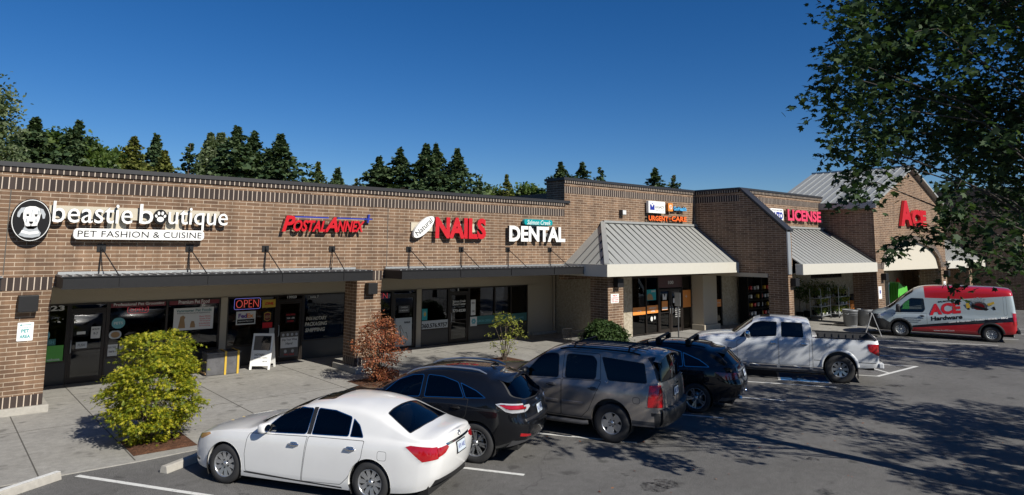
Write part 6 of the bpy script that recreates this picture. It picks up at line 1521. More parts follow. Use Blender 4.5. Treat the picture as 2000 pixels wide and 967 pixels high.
# nail salon
e = sign('shop_sign', (14.3,F,4.7), 'bold red capital letters with tilted white oval in front')
mb = MB(); mb.box((12.65,20.1,4.58),(15.45,F-.003,4.88)); mb.build('raceway', M['raceway'], e)
mb = MB(); text(mb, 'NAILS', 13.55,15.83,4.33,5.10, ys,.11,0,.045,rim=1); mb.build('lettering', [M['red'], M['tail_dark']], e)
mb = MB(); pl2(mb, ell(13.065,4.725,.53,.215,36,.72), ys-.01,.11,0); o = mb.build('oval', [M['white']], e)
mb = MB(); c_, s_ = math.cos(.72), math.sin(.72); text(mb, 'Natural', -.40,.40,-.085,.115, -.006,.004, frame=(Vector((13.065,ys-.01,4.715)), Vector((c_,0,s_)), Vector((-s_,0,c_)), Vector((0,1,0))), bold=-.002, shear=0.0); mb.build('lettering', M['black'], o)
# dental
e = sign('shop_sign', (18.5,F,4.7), 'bold white capital letters with small teal plate on top')
mb = MB(); text(mb, 'DENTAL', 16.98,20.03,4.265,4.875, ys,.11,0,.04,rim=1); mb.build('lettering', [M['white'], M['trim_grey']], e)
mb = MB(); pl2(mb, rrect(17.76,19.30,4.925,5.15,.09), ys,.14,0); o = mb.build('teal_plate', [M['teal']], e, bevel=.006); mb = MB(); text(mb, 'Salmon Creek', 17.90,19.18,4.945,5.12, ys-.006,.005,0,.0,.25); mb.build('lettering', M['white'], o)
mb = MB(); mb.box((17.2,20.1,4.48),(19.9,F-.003,4.62)); mb.box((18.2,20.1,4.62),(18.8,F-.003,5.0)); mb.build('raceway', M['galv'], e)
# clinic signs
e = sign('clinic_sign', (26.2,F,5.98), 'white square sign board with dark blue emblem of a figure')
mb = MB(); mb.box((25.59,ys,5.70),(26.86,ys+.14,6.26)); b_ = mb.build('board', M['white'], e, bevel=.006); mb = MB(); y = ys-.006
pl2(mb, [(25.70,5.84),(26.03,5.84),(26.03,6.10),(25.70,6.10)], y,.005,0); pl2(mb, [(25.78,6.105),(25.86,5.97),(25.95,6.105)], y-.003,.004,1); pl2(mb, ell(25.865,6.15,.035,.035,12), y,.005,0); text(mb, 'LEGACY', 26.10,26.78,5.93,6.05, y,.005,2,0,0,.95); text(mb, 'HEALTH', 26.12,26.76,5.80,5.86, y,.005,3,0,0,1.3); mb.build('lettering', [M['blue'], M['white'], M['trim_grey'], M['galv']], b_)
e = sign('clinic_sign', (27.9,F,6.0), 'orange square logo with light blue letters beside the white board')
mb = MB(); mb.box((27.12,ys,5.83),(27.48,ys+.14,6.22)); b_ = mb.build('orange_square', M['orange'], e, bevel=.006); mb = MB(); mb.tube([(27.30+.095*math.cos(t), ys-.004, 6.03+.095*math.sin(t)) for t in np.linspace(0, 2*math.pi, 21)], .018, 6, caps=False); mb.tube([(27.30,ys-.004,5.99),(27.30,ys-.004,6.07)], .014, 6); mb.build('ring_emblem', M['white'], b_)
gb = plain('sky blue acrylic', (.10,.42,.75), .35, var=.08); mb = MB(); text(mb, 'GoHealth', 27.54,28.62,5.88,6.08, ys,.09,0,.03,rim=1); mb.build('lettering', [gb, M['black']], e); mb = MB(); mb.box((27.5,20.1,5.93),(28.5,F-.003,6.0)); mb.build('raceway', M['black'], e)
e = sign('clinic_sign', (27.1,F,5.45), 'orange capital letters in one row above the grey hip roof')
og = plain('orange acrylic', (.80,.14,.03), .35, var=.08); mb = MB(); text(mb, 'URGENT', 25.58,27.08,5.33,5.57, ys,.10,0,.04,rim=1,spacing=1.05); text(mb, 'CARE', 27.36,28.60,5.35,5.60, ys,.10,0,.04,rim=1,spacing=1.05); mb.box((27.16,ys,5.44),(27.29,ys+.09,5.48)); mb.box((27.205,ys,5.395),(27.245,ys+.09,5.525)); mb.build('lettering', [og, M['black']], e); mb = MB(); mb.box((25.6,20.1,5.42),(28.5,F-.003,5.49)); mb.build('raceway', M['black'], e)
# licence office
e = sign('shop_sign', (35,17.6,5.85), 'white plate with blue word and pink red capital letters above the lean-to canopy')
yl = 17.40; mb = MB(); pl2(mb, rrect(32.2,33.5,5.50,6.10,.08), yl,.12,0); b_ = mb.build('white_plate', [M['white']], e, bevel=.008); mb = MB(); text(mb, 'AUTO', 32.27,33.42,5.55,5.93, yl-.006,.005,0,.06); text(mb, 'MOUNTAIN VIEW', 32.32,33.40,5.985,6.04, yl-.006,.005,1); mb.build('lettering', [M['blue'], M['trim_grey']], b_)
pink = plain('faded red acrylic', (.66,.06,.13), .4, var=.25, scale=3); mb = MB(); text(mb, 'LICENSE', 33.96,37.70,5.52,6.12, yl,.10,0,.04,rim=1); mb.build('lettering', [pink, M['tail_dark']], e); mb = MB(); mb.box((34.0,17.56,5.74),(37.6,17.597,5.86)); mb.build('raceway', M['black'], e)
# hardware store letters
e = sign('store_sign', (43.6,14.85,6.0), 'huge red three letter sign on the gabled wall behind the maple leaves')
yg = 14.66; mb = MB(); z0, z1 = 5.38, 6.86
mb.prism([(41.6,yg,z0),(42.15,yg,z0+.42),(42.75,yg,z0+.42),(42.95,yg,z0),(43.35,yg,z0),(42.68,yg,z1),(42.45,yg,z1)],(0,.15,0)) if False else None
text(mb, 'A', 41.6,43.35,z0,z1, yg,.15,0,.05); text(mb, 'CE', 43.30,45.6,z0,z0+1.02, yg,.15,0,.07); mb.build('lettering', M['red'], e)

# ---- wall lamps
def wall_lamp(x, z, y, label, w=.40, h=.38):
    e = empty('wall_lamp', (x, y, z), 0, label, 'wall lamp', 'dark box lamps on the brick piers'); mb = MB()
    mb.box((x-w/2,y-.26,z-h/2),(x+w/2,y-.02,z+h/2)); mb.build('housing', M['black_metal'], e, bevel=.012); mb = MB(); mb.box((x-.06,y-.02,z-.06),(x+.06,y-.001,z+.06)); mb.build('mount', M['black_metal'], e); mb = MB(); mb.box((x-w/2+.03,y-.24,z-h/2-.004),(x+w/2-.03,y-.04,z-h/2)); mb.build('lens', M['white_dull'], e)
wall_lamp(1.92,2.63,F-.002,'dark box lamp on the left brick pier above the pet area notice'); wall_lamp(11.13,2.67,F-.002,'dark box lamp on the brick pier beside the copper brown shrub',.34,.36); wall_lamp(21.42,2.63,18.396,'dark box lamp on the brick pier above the red and white notice',.36,.36)
wall_lamp(30.0,2.55,15.294,'dark box lamp on the end of the sloped wing wall',.36,.36); wall_lamp(39.0,2.6,G-.002,'box lamp on the left pier of the arched store front',.36,.36); wall_lamp(48.75,2.6,G-.002,'box lamp on the right pier of the arched store front',.36,.36); wall_lamp(58.3,2.55,14.948,'box lamp on the last brick pier at far right',.36,.36)
e = empty('security_light', (23.9,F,5.6), 0, 'small square floodlight on the raised block left of the clinic signs', 'wall lamp'); mb = MB(); mb.box((23.73,19.95,5.52),(23.98,F-.002,5.76)); mb.build('housing', M['trim_grey'], e, bevel=.01); mb = MB(); mb.prism([(23.74,19.94,5.55),(23.97,19.94,5.55),(23.97,19.88,5.60),(23.97,19.88,5.74),(23.97,19.94,5.76),(23.74,19.94,5.76)][:2]+[(23.97,19.94,5.74),(23.74,19.94,5.74)],(0,-.01,0)); mb.build('lens', M['white_dull'], e)
tag(MB().box((38.08,17.56,5.52),(38.26,17.597,5.72)).thing('junction_box', M['galv'], (38.17,17.6,5.62), 'tiny square metal box at the right end of the pink red letters', 'junction box'))
# ---- notices
e = empty('notice_sign', (1.92,F,1.95), 0, 'white notice for the pet area on the left brick pier', 'sign'); mb = MB(); pl2(mb, rrect(1.77,2.09,1.735,2.17,.02), F-.012,.010,0); b_ = mb.build('plate', [M['white']], e); mb = MB(); y = F-.014
text(mb, 'DESIGNATED', 1.80,2.06,2.035,2.06, y,.003,0); text(mb, 'PET', 1.85,2.01,1.93,2.01, y,.003,0,.03); text(mb, 'AREA', 1.825,2.035,1.80,1.88, y,.003,0,.03); mb.box((1.84,y,2.105),(2.04,y+.002,2.118)); mb.poly([(1.805,y,2.111),(1.85,y,2.088),(1.85,y,2.134)]); mb.build('lettering', M['teal'], b_)
e = empty('notice_sign', (21.33,18.4,2.0), 0, 'small red and white notice on the brick pier below its lamp', 'sign'); mb = MB(); pl2(mb, rrect(21.08,21.57,1.82,2.18,.02), 18.386,.010,0); b_ = mb.build('plate', [M['white']], e); mb = MB(); text(mb, 'NO', 21.2,21.45,2.08,2.15, 18.383,.003,0,.03)
for k in range(3): text(mb, ('PARKING','FIRE LANE','TOW AWAY')[k], 21.12,21.53,2.0-.075*k,2.045-.075*k, 18.383,.003,0,.02)
mb.build('lettering', M['red'], b_)
for x, y, lb in ((38.57,G,'narrow white plate with blue symbol on the left pier of the arched front'),(48.6,G,'narrow white plate on the right pier of the arched front')):
    e = empty('notice_sign', (x,y,1.8), 0, lb, 'sign'); mb = MB(); mb.box((x-.21,y-.016,1.45),(x+.21,y-.002,2.1)); b_ = mb.build('plate', M['white'], e); mb = MB(); mb.poly([(x-.08,y-.018,1.72),(x+.08,y-.018,1.72),(x+.08,y-.018,1.90),(x-.08,y-.018,1.90)]); mb.build('symbol', M['blue'], b_)

# ---- things in the shop windows (on the glass, just in front)
yg = 23.595
def decal(name, x0, x1, z0, z1, mat, label, texts=(), shapes=(), mats=(), y=yg-.012, cat='poster', rr_=None, group=None):
    """flat print on a pane: backing plus lettering"""
    e = empty(name, ((x0+x1)/2, y, z0), 0, label, cat, group)
    if mat is not None:
        mb = MB(); pl2(mb, rrect(x0,x1,z0,z1,rr_) if rr_ else [(x0,z0),(x1,z0),(x1,z1),(x0,z1)], y,.006,0); mb.build('sheet', [M[mat]], e)
    mb = MB(); ml = list(dict.fromkeys([t[5] for t in texts]+[s[1] for s in shapes]))
    for t in texts: text(mb, t[0], t[1], t[2], t[3], t[4], y-.004,.0035, ml.index(t[5]), t[6] if len(t) > 6 else .01, t[7] if len(t) > 7 else 0)
    for k, s in enumerate(shapes): pl2(mb, s[0], y-.003-.0006*k,.003, ml.index(s[1]))
    if ml: mb.build('print', [M[k] for k in ml], e)
    return e
M['maroon'] = plain('maroon vinyl', (.14,.012,.02), .5); M['pale_teal'] = plain('pale teal vinyl', (.12,.36,.40), .5); M['deep_teal'] = plain('deep teal vinyl', (.03,.15,.15), .5); M['purple'] = plain('purple ink', (.10,.03,.22), .5)
M['neon'] = plain('red neon tube', (.8,.10,.08), .4, var=0, emit=.3); M['neon_blue'] = plain('blue neon tube', (.25,.25,.9), .4, var=0, emit=.3); M['neon_dim'] = plain('dim red neon', (.8,.07,.09), .4, var=0, emit=.2)
decal('address_number', 2.3,3.2,2.12,2.30,None,'white house number at the top of the pet shop side pane',[('13023',2.33,3.15,2.13,2.28,'white_dull',.03)],cat='lettering')
decal('window_banner', 4.33,5.85,2.14,2.30,'maroon','dark red banner strip for grooming in the pet shop window',[('Professional Pet Grooming',4.40,5.80,2.16,2.275,'white_dull',.02)],cat='banner')
decal('window_banner', 5.95,7.49,2.14,2.31,'maroon','dark red banner strip for pet food in the pet shop window',[('Premium Pet Food',6.22,7.16,2.16,2.285,'white_dull',.02)],cat='banner')
def neon(x0, x1, z0, z1, label, mt, fr=None):
    e = empty('neon_open_sign', ((x0+x1)/2,yg,z0), 0, label, 'neon sign'); mb = MB(); text(mb, 'OPEN', x0,x1,z0,z1, yg+.02,.01,0,-.022); mb.build('lettering', M[mt], e)
    if fr: MB().tube([(p[0],yg+.02,p[1]) for p in rrect(x0-.06,x1+.06,z0-.05,z1+.05,.06)]+[(x1+.06,yg+.02,z1-.01)],.006,6).build('outline_tube', M[fr], e)
neon(4.85,5.30,2.0,2.10,'small dim red neon sign in the pet shop window','neon_dim','neon_dim'); neon(8.04,8.80,1.94,2.20,'bright red neon sign with blue outline in the shipping shop window','neon','neon_blue'); neon(13.05,13.85,2.02,2.22,'red neon sign in the curtained nail salon window','neon_dim')
decal('window_sticker', 2.42,2.85,1.28,1.62,'pale_teal','round pale teal sticker on the pane left of the pet shop door',[('FLIX',2.47,2.80,1.40,1.50,'white_dull',.02)],rr_=.165,cat='sticker')
decal('window_poster', 2.36,3.2,.68,1.15,'green','green poster low on the pane left of the pet shop door',[('Pets always welcome.',2.42,3.14,.70,.80,'white_dull',.02)],[(ell(2.65,.97,.13,.10,14),'white_dull')])
decal('window_poster', 2.62,3.0,1.16,1.34,'deep_teal','small teal sheet above the green poster',[('FRESH',2.66,2.96,1.20,1.30,'pale_teal')])
decal('window_sticker', 4.38,4.74,1.52,1.84,'pale_teal','round pale teal sticker in the pet shop window',[('PETS',4.44,4.68,1.64,1.72,'white_dull',.02)],rr_=.155,cat='sticker')
decal('window_sticker', 4.33,4.66,1.22,1.46,'galv','round pale picture sticker under the teal one',[],[(ell(4.50,1.34,.12,.09,14),'olive_pic')] if False else [(ell(4.50,1.34,.12,.09,14),'wood')],rr_=.11,cat='sticker')
decal('window_poster', 4.30,4.58,.72,1.06,'white_dull','white paper notice low in the pet shop window',[('DOG TAGS',4.33,4.55,.95,1.0,'trim_grey'),('here',4.36,4.50,.82,.90,'trim_grey')])
decal('window_poster', 4.62,4.86,.88,1.06,'galv','small grey paper notice low in the pet shop window',[('Hours',4.65,4.83,.94,1.01,'trim_grey')])
decal('window_poster', 6.10,7.31,1.33,2.03,'white_dull','large white sign with two dogs in the pet shop window',[('Vancouver Pet Foods',6.17,7.24,1.90,1.99,'deep_teal',.02),('Premium Pet Foods & Supplements',6.20,7.20,1.835,1.88,'trim_grey',.02)]+[(t,6.88,7.22,1.72-.075*k,1.765-.075*k,'red') for k, t in enumerate(('Raw Diets','Grain Free','Toys','Holistic','Grooming'))],
  [([(6.24,1.40),(6.46,1.40),(6.44,1.55),(6.42,1.66),(6.45,1.74),(6.38,1.80),(6.30,1.76),(6.28,1.62)],'wood'),([(6.60,1.40),(6.76,1.40),(6.75,1.50),(6.72,1.60),(6.64,1.61),(6.61,1.52)],'wood')])
decal('door_notice', 3.50,3.72,1.42,1.50,'white_dull','small white paper strip on the pet shop door',[],cat='notice',y=yg-.02)
decal('door_notice', 3.86,4.10,1.28,1.62,'white_dull','white hours sheet on the pet shop door',[('MON-FRI',3.89,4.07,1.52,1.57,'trim_grey'),('9-7',3.92,4.04,1.38,1.46,'trim_grey')],cat='notice',y=yg-.02)
decal('door_notice', 3.50,3.78,1.02,1.20,'galv','stacked grey strips on the pet shop door',[('PUSH',3.55,3.73,1.07,1.15,'trim_grey')],cat='notice',y=yg-.02)
decal('window_poster', 8.05,8.70,1.38,1.82,'white_dull','white carrier sign with purple and orange word, black lower band',[('Fed',8.12,8.41,1.60,1.75,'purple',.04),('Ex',8.41,8.63,1.60,1.75,'orange',.04),('Authorized ShipCenter',8.13,8.62,1.46,1.52,'white',0)],[([(8.09,1.42),(8.66,1.42),(8.66,1.56),(8.09,1.56)],'black')])
decal('window_poster', 8.91,9.40,1.91,2.18,'yellow','yellow carrier sign with red slanted letters in the window corner',[('DHL',9.0,9.32,2.0,2.09,'red',.04,.3)])
decal('window_poster', 8.94,9.30,1.20,1.78,'black','dark carrier sign with brown and gold shield',[('ups',9.02,9.20,1.52,1.64,'brownink' if False else 'wood',.03),('SHIPPING',8.98,9.26,1.30,1.35,'white_dull')],[([(9.0,1.50),(9.11,1.44),(9.22,1.50),(9.23,1.72),(9.11,1.76),(8.99,1.72)],'yellow'),([(9.012,1.51),(9.11,1.455),(9.21,1.51),(9.215,1.70),(9.11,1.735),(9.005,1.70)],'maroon'),([(8.95,1.22),(9.29,1.22),(9.29,1.40),(8.95,1.40)],'red')])
decal('window_notice', 9.20,9.41,.98,1.20,'galv','small pale paper at the right edge of the shipping shop window',[],cat='notice')
decal('address_number', 9.76,10.14,2.18,2.29,None,'white number above the shipping shop door',[('13023',9.78,10.12,2.19,2.28,'white_dull',.02)],cat='lettering',y=yg-.035)
decal('address_number', 10.62,10.98,2.16,2.26,None,'small white suite number in the pane right of the shipping shop door',[('suite 7',10.64,10.96,2.17,2.25,'white_dull',.0,.1)],cat='lettering')
decal('window_lettering', 10.47,11.33,.95,1.52,None,'three lines of cream italic capitals on the pane right of the shipping shop door',[('FAX-NOTARY',10.52,11.32,1.37,1.50,'cream',.02,.2),('PACKAGING',10.48,11.33,1.17,1.31,'cream',.03,.2),('SHIPPING',10.50,11.26,.96,1.10,'cream',.03,.2)],cat='lettering')
decal('window_lettering', 10.5,11.2,1.62,2.05,None,'faint grey capitals above the cream italic lines on the pane',[('MAILBOX',10.52,11.1,1.86,1.98,'trim_grey',.01,.2),('PRINT',10.56,11.0,1.66,1.78,'trim_grey',.01,.2)],cat='lettering')
decal('door_poster', 9.60,10.26,.16,1.04,'mid_room','dark poster with white middle band on the shipping shop door',[('Ship Your Wine',9.66,10.20,.70,.80,'trim_grey',.02),('Here!',9.80,10.05,.58,.67,'trim_grey',.02),('FALL SALE',9.76,10.12,.22,.28,'red',.02)],[([(9.62,.48),(10.24,.48),(10.24,.84),(9.62,.84)],'white_dull')]+[(ell(9.70+.16*k,.93,.045,.05,10),'galv') for k in range(4)]+[(ell(9.80+.26*k,.36,.05,.06,10),'galv') for k in range(2)],y=yg-.02)
decal('door_notice', 9.76,10.12,1.34,1.66,'black','small framed hours plate on the shipping shop door',[('POSTAL SHIPPING',9.78,10.10,1.59,1.645,'red',.01),('9AM - 6PM',9.80,10.08,1.47,1.53,'white_dull'),('CLOSED',9.82,10.06,1.37,1.42,'red')],cat='notice',y=yg-.02)
tag(MB().box((11.55,23.9,.66),(12.02,24.2,1.20)).thing('white_box', M['white_dull'], (11.8,24,.66), 'white box standing behind the pane right of the shipping shop door', 'box'))
# nail salon and dental panes
def curtain(x0, x1, xt0, xt1, label):
    e = empty('curtain', ((x0+x1)/2,23.75,.7), 0, label, 'curtain', 'tied back curtains of the nail salon'); mb = MB(); n = 14; V = []
    for k in range(n+1):
        t = k/n; yy = 23.78+.03*math.sin(k*2.4); V += [(xt0+(xt1-xt0)*t, yy, 2.28), ((x0+xt0)/2+(x1-x0+xt1-xt0)/2*t*.8, yy, 1.7), (x0+(x1-x0)*t, yy+.01, 1.15), (x0+(x1-x0)*t*1.1, yy+.01, .72)]
    mb.add(V, [(4*k+j, 4*k+j+1, 4*k+5+j, 4*k+4+j) for k in range(n) for j in range(3)], 0, True); mb.build('cloth', M['curtain'], e)
    MB().box((min(x0,x1)-.02,23.76,1.13),(max(x0,x1)+.02,23.83,1.18)).build('tie_back', M['maroon'], e)
M['curtain'] = plain('tan curtain', (.40,.33,.22), .9, var=.2)
curtain(15.44,15.62,15.44,15.95,'tan curtain tied to the left in the phone number window'); curtain(16.52,16.72,16.15,16.74,'tan curtain tied to the right in the phone number window'); curtain(13.25,13.75,13.1,14.0,'tan curtain in the window behind the red neon letters')
e = empty('curtain_valance', (16.1,23.7,2.0), 0, 'dark red swag valance across the top of the phone number window', 'curtain'); mb = MB(); n = 24; V = []
for k in range(n+1): x = 15.44+1.3*k/n; V += [(x,23.71+.02*math.sin(k*1.9),2.29),(x,23.70+.02*math.sin(k*1.9),1.88-.08*abs(math.sin(k*.8)))]
mb.add(V, [(2*k, 2*k+1, 2*k+3, 2*k+2) for k in range(n)], 0, True); mb.build('cloth', M['maroon'], e)
decal('window_banner', 15.42,16.79,.66,1.03,'galv','grey strip with a phone number below the curtains',[('360.576.9757',15.46,16.72,.74,.92,'black',.03)],cat='banner')
decal('window_poster', 15.44,15.72,1.06,1.52,'teal','small teal and yellow poster in the phone number window corner',[],[(ell(15.58,1.32,.09,.13,14),'pale_teal'),(ell(15.60,1.30,.05,.08,12),'yellow')])
decal('door_poster', 14.22,14.98,.12,1.22,'galv','tall grey poster of a hand on the nail salon door',[('NAILS',14.62,14.90,1.0,1.08,'black',.04)],[([(14.40,.92),(14.46,.95),(14.62,.62),(14.74,.66),(14.80,.45),(14.70,.22),(14.56,.22),(14.46,.55)],'mid_room'),([(14.44,.90),(14.45,.92),(14.60,.62),(14.72,.63),(14.77,.45),(14.68,.25),(14.58,.25),(14.49,.56)],'galv')],y=yg-.02)
decal('door_notice', 14.35,14.85,1.42,1.70,'trim_grey','dark hours plate on the nail salon door',[('OPEN',14.45,14.75,1.60,1.66,'white_dull'),('9-7 MON-SAT',14.4,14.8,1.48,1.54,'white_dull')],cat='notice',y=yg-.02)
decal('door_lettering', 16.97,17.68,1.28,1.80,None,'white name and number lettering on the dental door',[('Salmon Creek',16.98,17.66,1.70,1.80,'white_dull',.02),('Dental Center',16.98,17.66,1.58,1.68,'white_dull',.02),('Dr. T. Lee, DMD',17.05,17.60,1.49,1.53,'galv'),('573-8230',16.98,17.66,1.30,1.42,'white_dull',.03)],cat='lettering',y=yg-.02)
decal('address_number', 17.20,17.30,2.17,2.29,None,'single white digit above the dental door',[('5',17.21,17.29,2.18,2.28,'white_dull',.02)],cat='lettering',y=yg-.035)
decal('window_banner', 17.92,21.18,.68,1.06,'deep_teal','dark teal strip low across the dental windows',[('SALMON CREEK DENTAL',18.2,19.55,.80,.90,'pale_teal',.01),('WELCOME',20.1,21.0,.80,.90,'pale_teal',.01)],cat='banner')
decal('window_notice', 17.95,18.20,1.12,1.78,'white_dull','tall white paper pair at the left edge of the dental window',[('INFO',18.0,18.15,1.6,1.68,'trim_grey'),('CARE',18.0,18.15,1.25,1.33,'trim_grey')],cat='notice')
decal('window_notice', 17.92,18.28,.66,1.05,'white_dull','white flower card over the left end of the teal strip',[],[(ell(18.10+.075*math.cos(a),.86+.075*math.sin(a),.05,.05,10),'pale_teal') for a in np.linspace(0,6.28,7)[:-1]],cat='notice',y=yg-.02)
# clinic panes
yc = 20.212
def cdec(*a, **k): k['y'] = yc; return decal(*a, **k)
cdec('window_banner', 24.66,25.60,.98,1.32,'orange','orange strip on the first clinic pane',[('xray',25.0,25.3,1.10,1.18,'white_dull')],cat='banner')
cdec('window_banner', 25.72,26.55,1.0,1.36,'orange','orange strip with two lines on the second clinic pane',[('URGENT',25.86,26.42,1.20,1.28,'white_dull',.02),('CARE',25.98,26.30,1.07,1.15,'white_dull',.02)],cat='banner')
cdec('window_poster', 25.72,26.40,1.60,2.10,'teal','blue poster with a brown picture on the second clinic pane',[('$40',26.05,26.36,1.96,2.06,'white_dull',.02)],[([(25.74,1.62),(26.2,1.62),(26.1,1.85),(25.9,1.93),(25.74,1.85)],'wood')])
cdec('window_banner', 28.53,29.20,1.14,1.98,'orange','orange panel on the pane right of the clinic doors',[('+',28.75,28.9,1.6,1.75,'white_dull')],cat='banner')
decal('door_poster', 26.82,27.28,1.10,1.52,'orange','orange and white card on the left clinic door',[],[([(26.84,1.12),(27.26,1.12),(27.26,1.24),(26.84,1.24)],'white')],y=20.195)
decal('door_emblem', 26.90,27.20,1.58,1.86,'white_dull','white figure emblem on the left clinic door',[],[([(26.97,1.86),(27.05,1.70),(27.13,1.86)],'black')],cat='sticker',y=20.195)
decal('door_notice', 27.72,27.98,1.40,1.62,'white_dull','small white notice on the right clinic door',[],cat='notice',y=20.195)
decal('door_lettering', 27.80,28.30,.72,1.20,None,'white opening hours on the right clinic door',[(t,27.86,28.26,1.12-.1*k,1.17-.1*k,'white_dull') for k, t in enumerate(('OPEN DAILY','8AM - 8PM','WALK IN','WELCOME','360.555'))],cat='lettering',y=20.195)
decal('address_number', 27.32,27.78,2.30,2.48,None,'white three digit number above the clinic doors',[('100',27.34,27.76,2.31,2.47,'white_dull',.02)],cat='lettering',y=20.19)
cdec('window_banner', 31.02,31.92,1.02,1.40,'orange','orange strip on the narrow pane right of the beige pier',[('Urgent Care',31.35,31.82,1.18,1.26,'white_dull')],cat='banner')
decal('window_sticker', 25.95,26.25,.62,.85,None,'pair of white round stickers low on the second clinic pane',[],[(ell(26.05,.74,.09,.11,14),'white_dull'),(ell(26.28,.78,.06,.08,12),'white_dull')],cat='sticker',y=yc)
# ------------------------------------------------------------------ things on the ground
def rotz(v, a): return Vector((v[0]*math.cos(a)-v[1]*math.sin(a), v[0]*math.sin(a)+v[1]*math.cos(a), v[2]))
# folding sidewalk board
def a_board(loc, rz, h, w, label, mat='white', half=.30, lines=()):
    e = empty('sandwich_board', loc, rz, label, 'sign board'); th = .025
    for s in (1, -1):
        mb = MB(); a = math.atan2(half, h); up = Vector((0, -s*math.sin(a), math.cos(a))); nr = Vector((0, s*math.cos(a), math.sin(a))); b = Vector((0, s*half, 0))
        def q(x, t): return b+up*t*h/math.cos(a)+Vector((x,0,0))
        mb.prism([q(-w/2,.10), q(w/2,.10), q(w/2,1), q(-w/2,1)], nr*th); 
        for x0, x1 in ((-w/2,-w/2+.07),(w/2-.07,w/2)): mb.prism([q(x0,0), q(x1,0), q(x1,.10), q(x0,.10)], nr*th)
        o = mb.build('panel', M[mat], e, local=True)
        if lines and s < 0:
            t = MB(); fr = (q(-w/2,.0)+nr*(th+.003), Vector((1,0,0)), up, -nr); ml = list(dict.fromkeys(l[5] for l in lines))
            for l in lines:
                if l[0] is None: t.prism([fr[0]+fr[1]*px+up*pz+nr*.001 for px, pz in l[1]], nr*.002, ml.index(l[5]))
                else: text(t, l[0], l[1], l[2], l[3], l[4], 0, .0025, ml.index(l[5]), .02, frame=fr)
            t.build('print', [M[k] for k in ml], o, local=True)
    MB().tube([(-w/2,0,h-.01),(w/2,0,h-.01)], .016, 8).build('hinge', M['galv'], e, local=True); return e
a_board((8.68,22.68,.026), R(-38), 1.12, .66, 'white folding sidewalk board with a face photo before the shipping shop', half=.30,
  lines=[(None,[(.06,.62),(.60,.62),(.60,1.08),(.06,1.08)],0,0,0,'mid_room'),(None,[(.30,.66),(.55,.60),(.58,.86),(.46,.98),(.34,.90)],0,0,0,'seat'),(None,[(.28,.86),(.58,.84),(.58,1.06),(.34,1.08)],0,0,0,'black'),('NOTARY',.12,.44,.44,.51,'black'),('PUBLIC HERE',.12,.54,.36,.39,'trim_grey'),('$10',.40,.54,.24,.28,'trim_grey')])
a_board((34.0,13.5,.0), R(24), 1.05, .60, 'grey folding board standing behind the tailgate of the white pickup truck', 'white_dull', .34)
# crate wrapped in black plastic with yellow tape
e = empty('storage_crate', (7.32,22.62,.026), R(-2), 'black plastic wrapped crate with yellow straps by the shop wall', 'crate'); wrap = plain('black shrink wrap', (.10,.10,.105), .25, var=.6, scale=5, bump=.6)
mb = MB(); mb.box((-.50,-.30,.0),(.50,.30,.66)); mb.build('box', wrap, e, bevel=.03, local=True); mb = MB(); mb.box((-.52,-.32,.64),(.52,.32,.70)); mb.build('lid', wrap, e, bevel=.02, local=True)
mb = MB()
for x in (.02,.40): mb.box((x,-.335,.0),(x+.06,-.31,.705)); mb.box((x,-.335,.705),(x+.06,.32,.712))
mb.build('yellow_strap', M['yellow'], e, local=True); mb = MB(); mb.box((-.535,-.30,.05),(-.515,.25,.10)); mb.box((-.535,-.30,.40),(-.515,.0,.44)); mb.build('tan_tape', M['wood'], e, local=True)
# parking sign post before the clinic
e = empty('parking_sign', (25.6,18.4,.024), 0, 'grey steel sign post seen edge on before the clinic doors', 'sign post'); MB().tube([(0,0,0),(0,0,2.05)],.03,8).build('pole', M['trim_grey'], e, local=True); mb = MB(); mb.box((-.03,-.15,1.45),(-.015,.15,2.05)); mb.build('plate', M['galv'], e, local=True)
# galvanised bins
for k, (x, y, lb) in enumerate(((37.15,15.85,'galvanised bin, nearer of two before the lean-to canopy'),(38.0,15.45,'galvanised bin, the one nearer the van'))):
    e = empty('metal_bin', (x,y,.024), k, lb, 'bin', 'galvanised bins under the canopy edge'); mb = MB(); pr = [(.30,0),(.30,.03)]
    for i in range(9): pr += [(.31+.006*i,.06+.085*i),(.322+.006*i,.10+.085*i)]
    pr += [(.40,.84),(.40,.87),(.37,.87),(.33,.10),(0,.08)]; mb.lathe(pr, (0,0,0), 'z', 28); mb.build('can', M['bin'], e, local=True)
    for s in (1,-1): MB().tube([(s*.38,-.08,.68),(s*.46,-.08,.66),(s*.46,.08,.66),(s*.38,.08,.68)],.012,6).build('handle', M['galv'], e, local=True)
# plant rack trolleys
def trolley(x, y, rz, label, n=26):
    e = empty('plant_trolley', (x,y,.024), rz, label, 'plant trolley', 'plant trolleys under the lean-to canopy'); W, D_, H = 1.7, .6, 1.75; mb = MB()
    for a in (-W/2, W/2):
        for b in (-D_/2, D_/2): mb.tube([(a,b,.10),(a,b,H)],.018,6)
    mb.build('post', M['galv'], e, local=True)
    for z in (.2,.72,1.2): MB().box((-W/2,-D_/2,z),(W/2,D_/2,z+.03)).build('shelf', M['galv'], e, local=True)
    for a in (-W/2,W/2):
        for b in (-D_/2,D_/2): mb = MB(); mb.lathe([(0,-.02),(.06,-.02),(.06,.02),(0,.02)], (a,b,.06), 'y', 12); mb.build('caster', M['black'], e, local=True)
    for i in range(n):
        z = random.choice((.23,.75,1.23)); px, py = random.uniform(-W/2+.1,W/2-.1), random.uniform(-D_/2+.1,D_/2-.1); yield_pot(x, y, rz, px, py, z+.024, i)
POT = {}
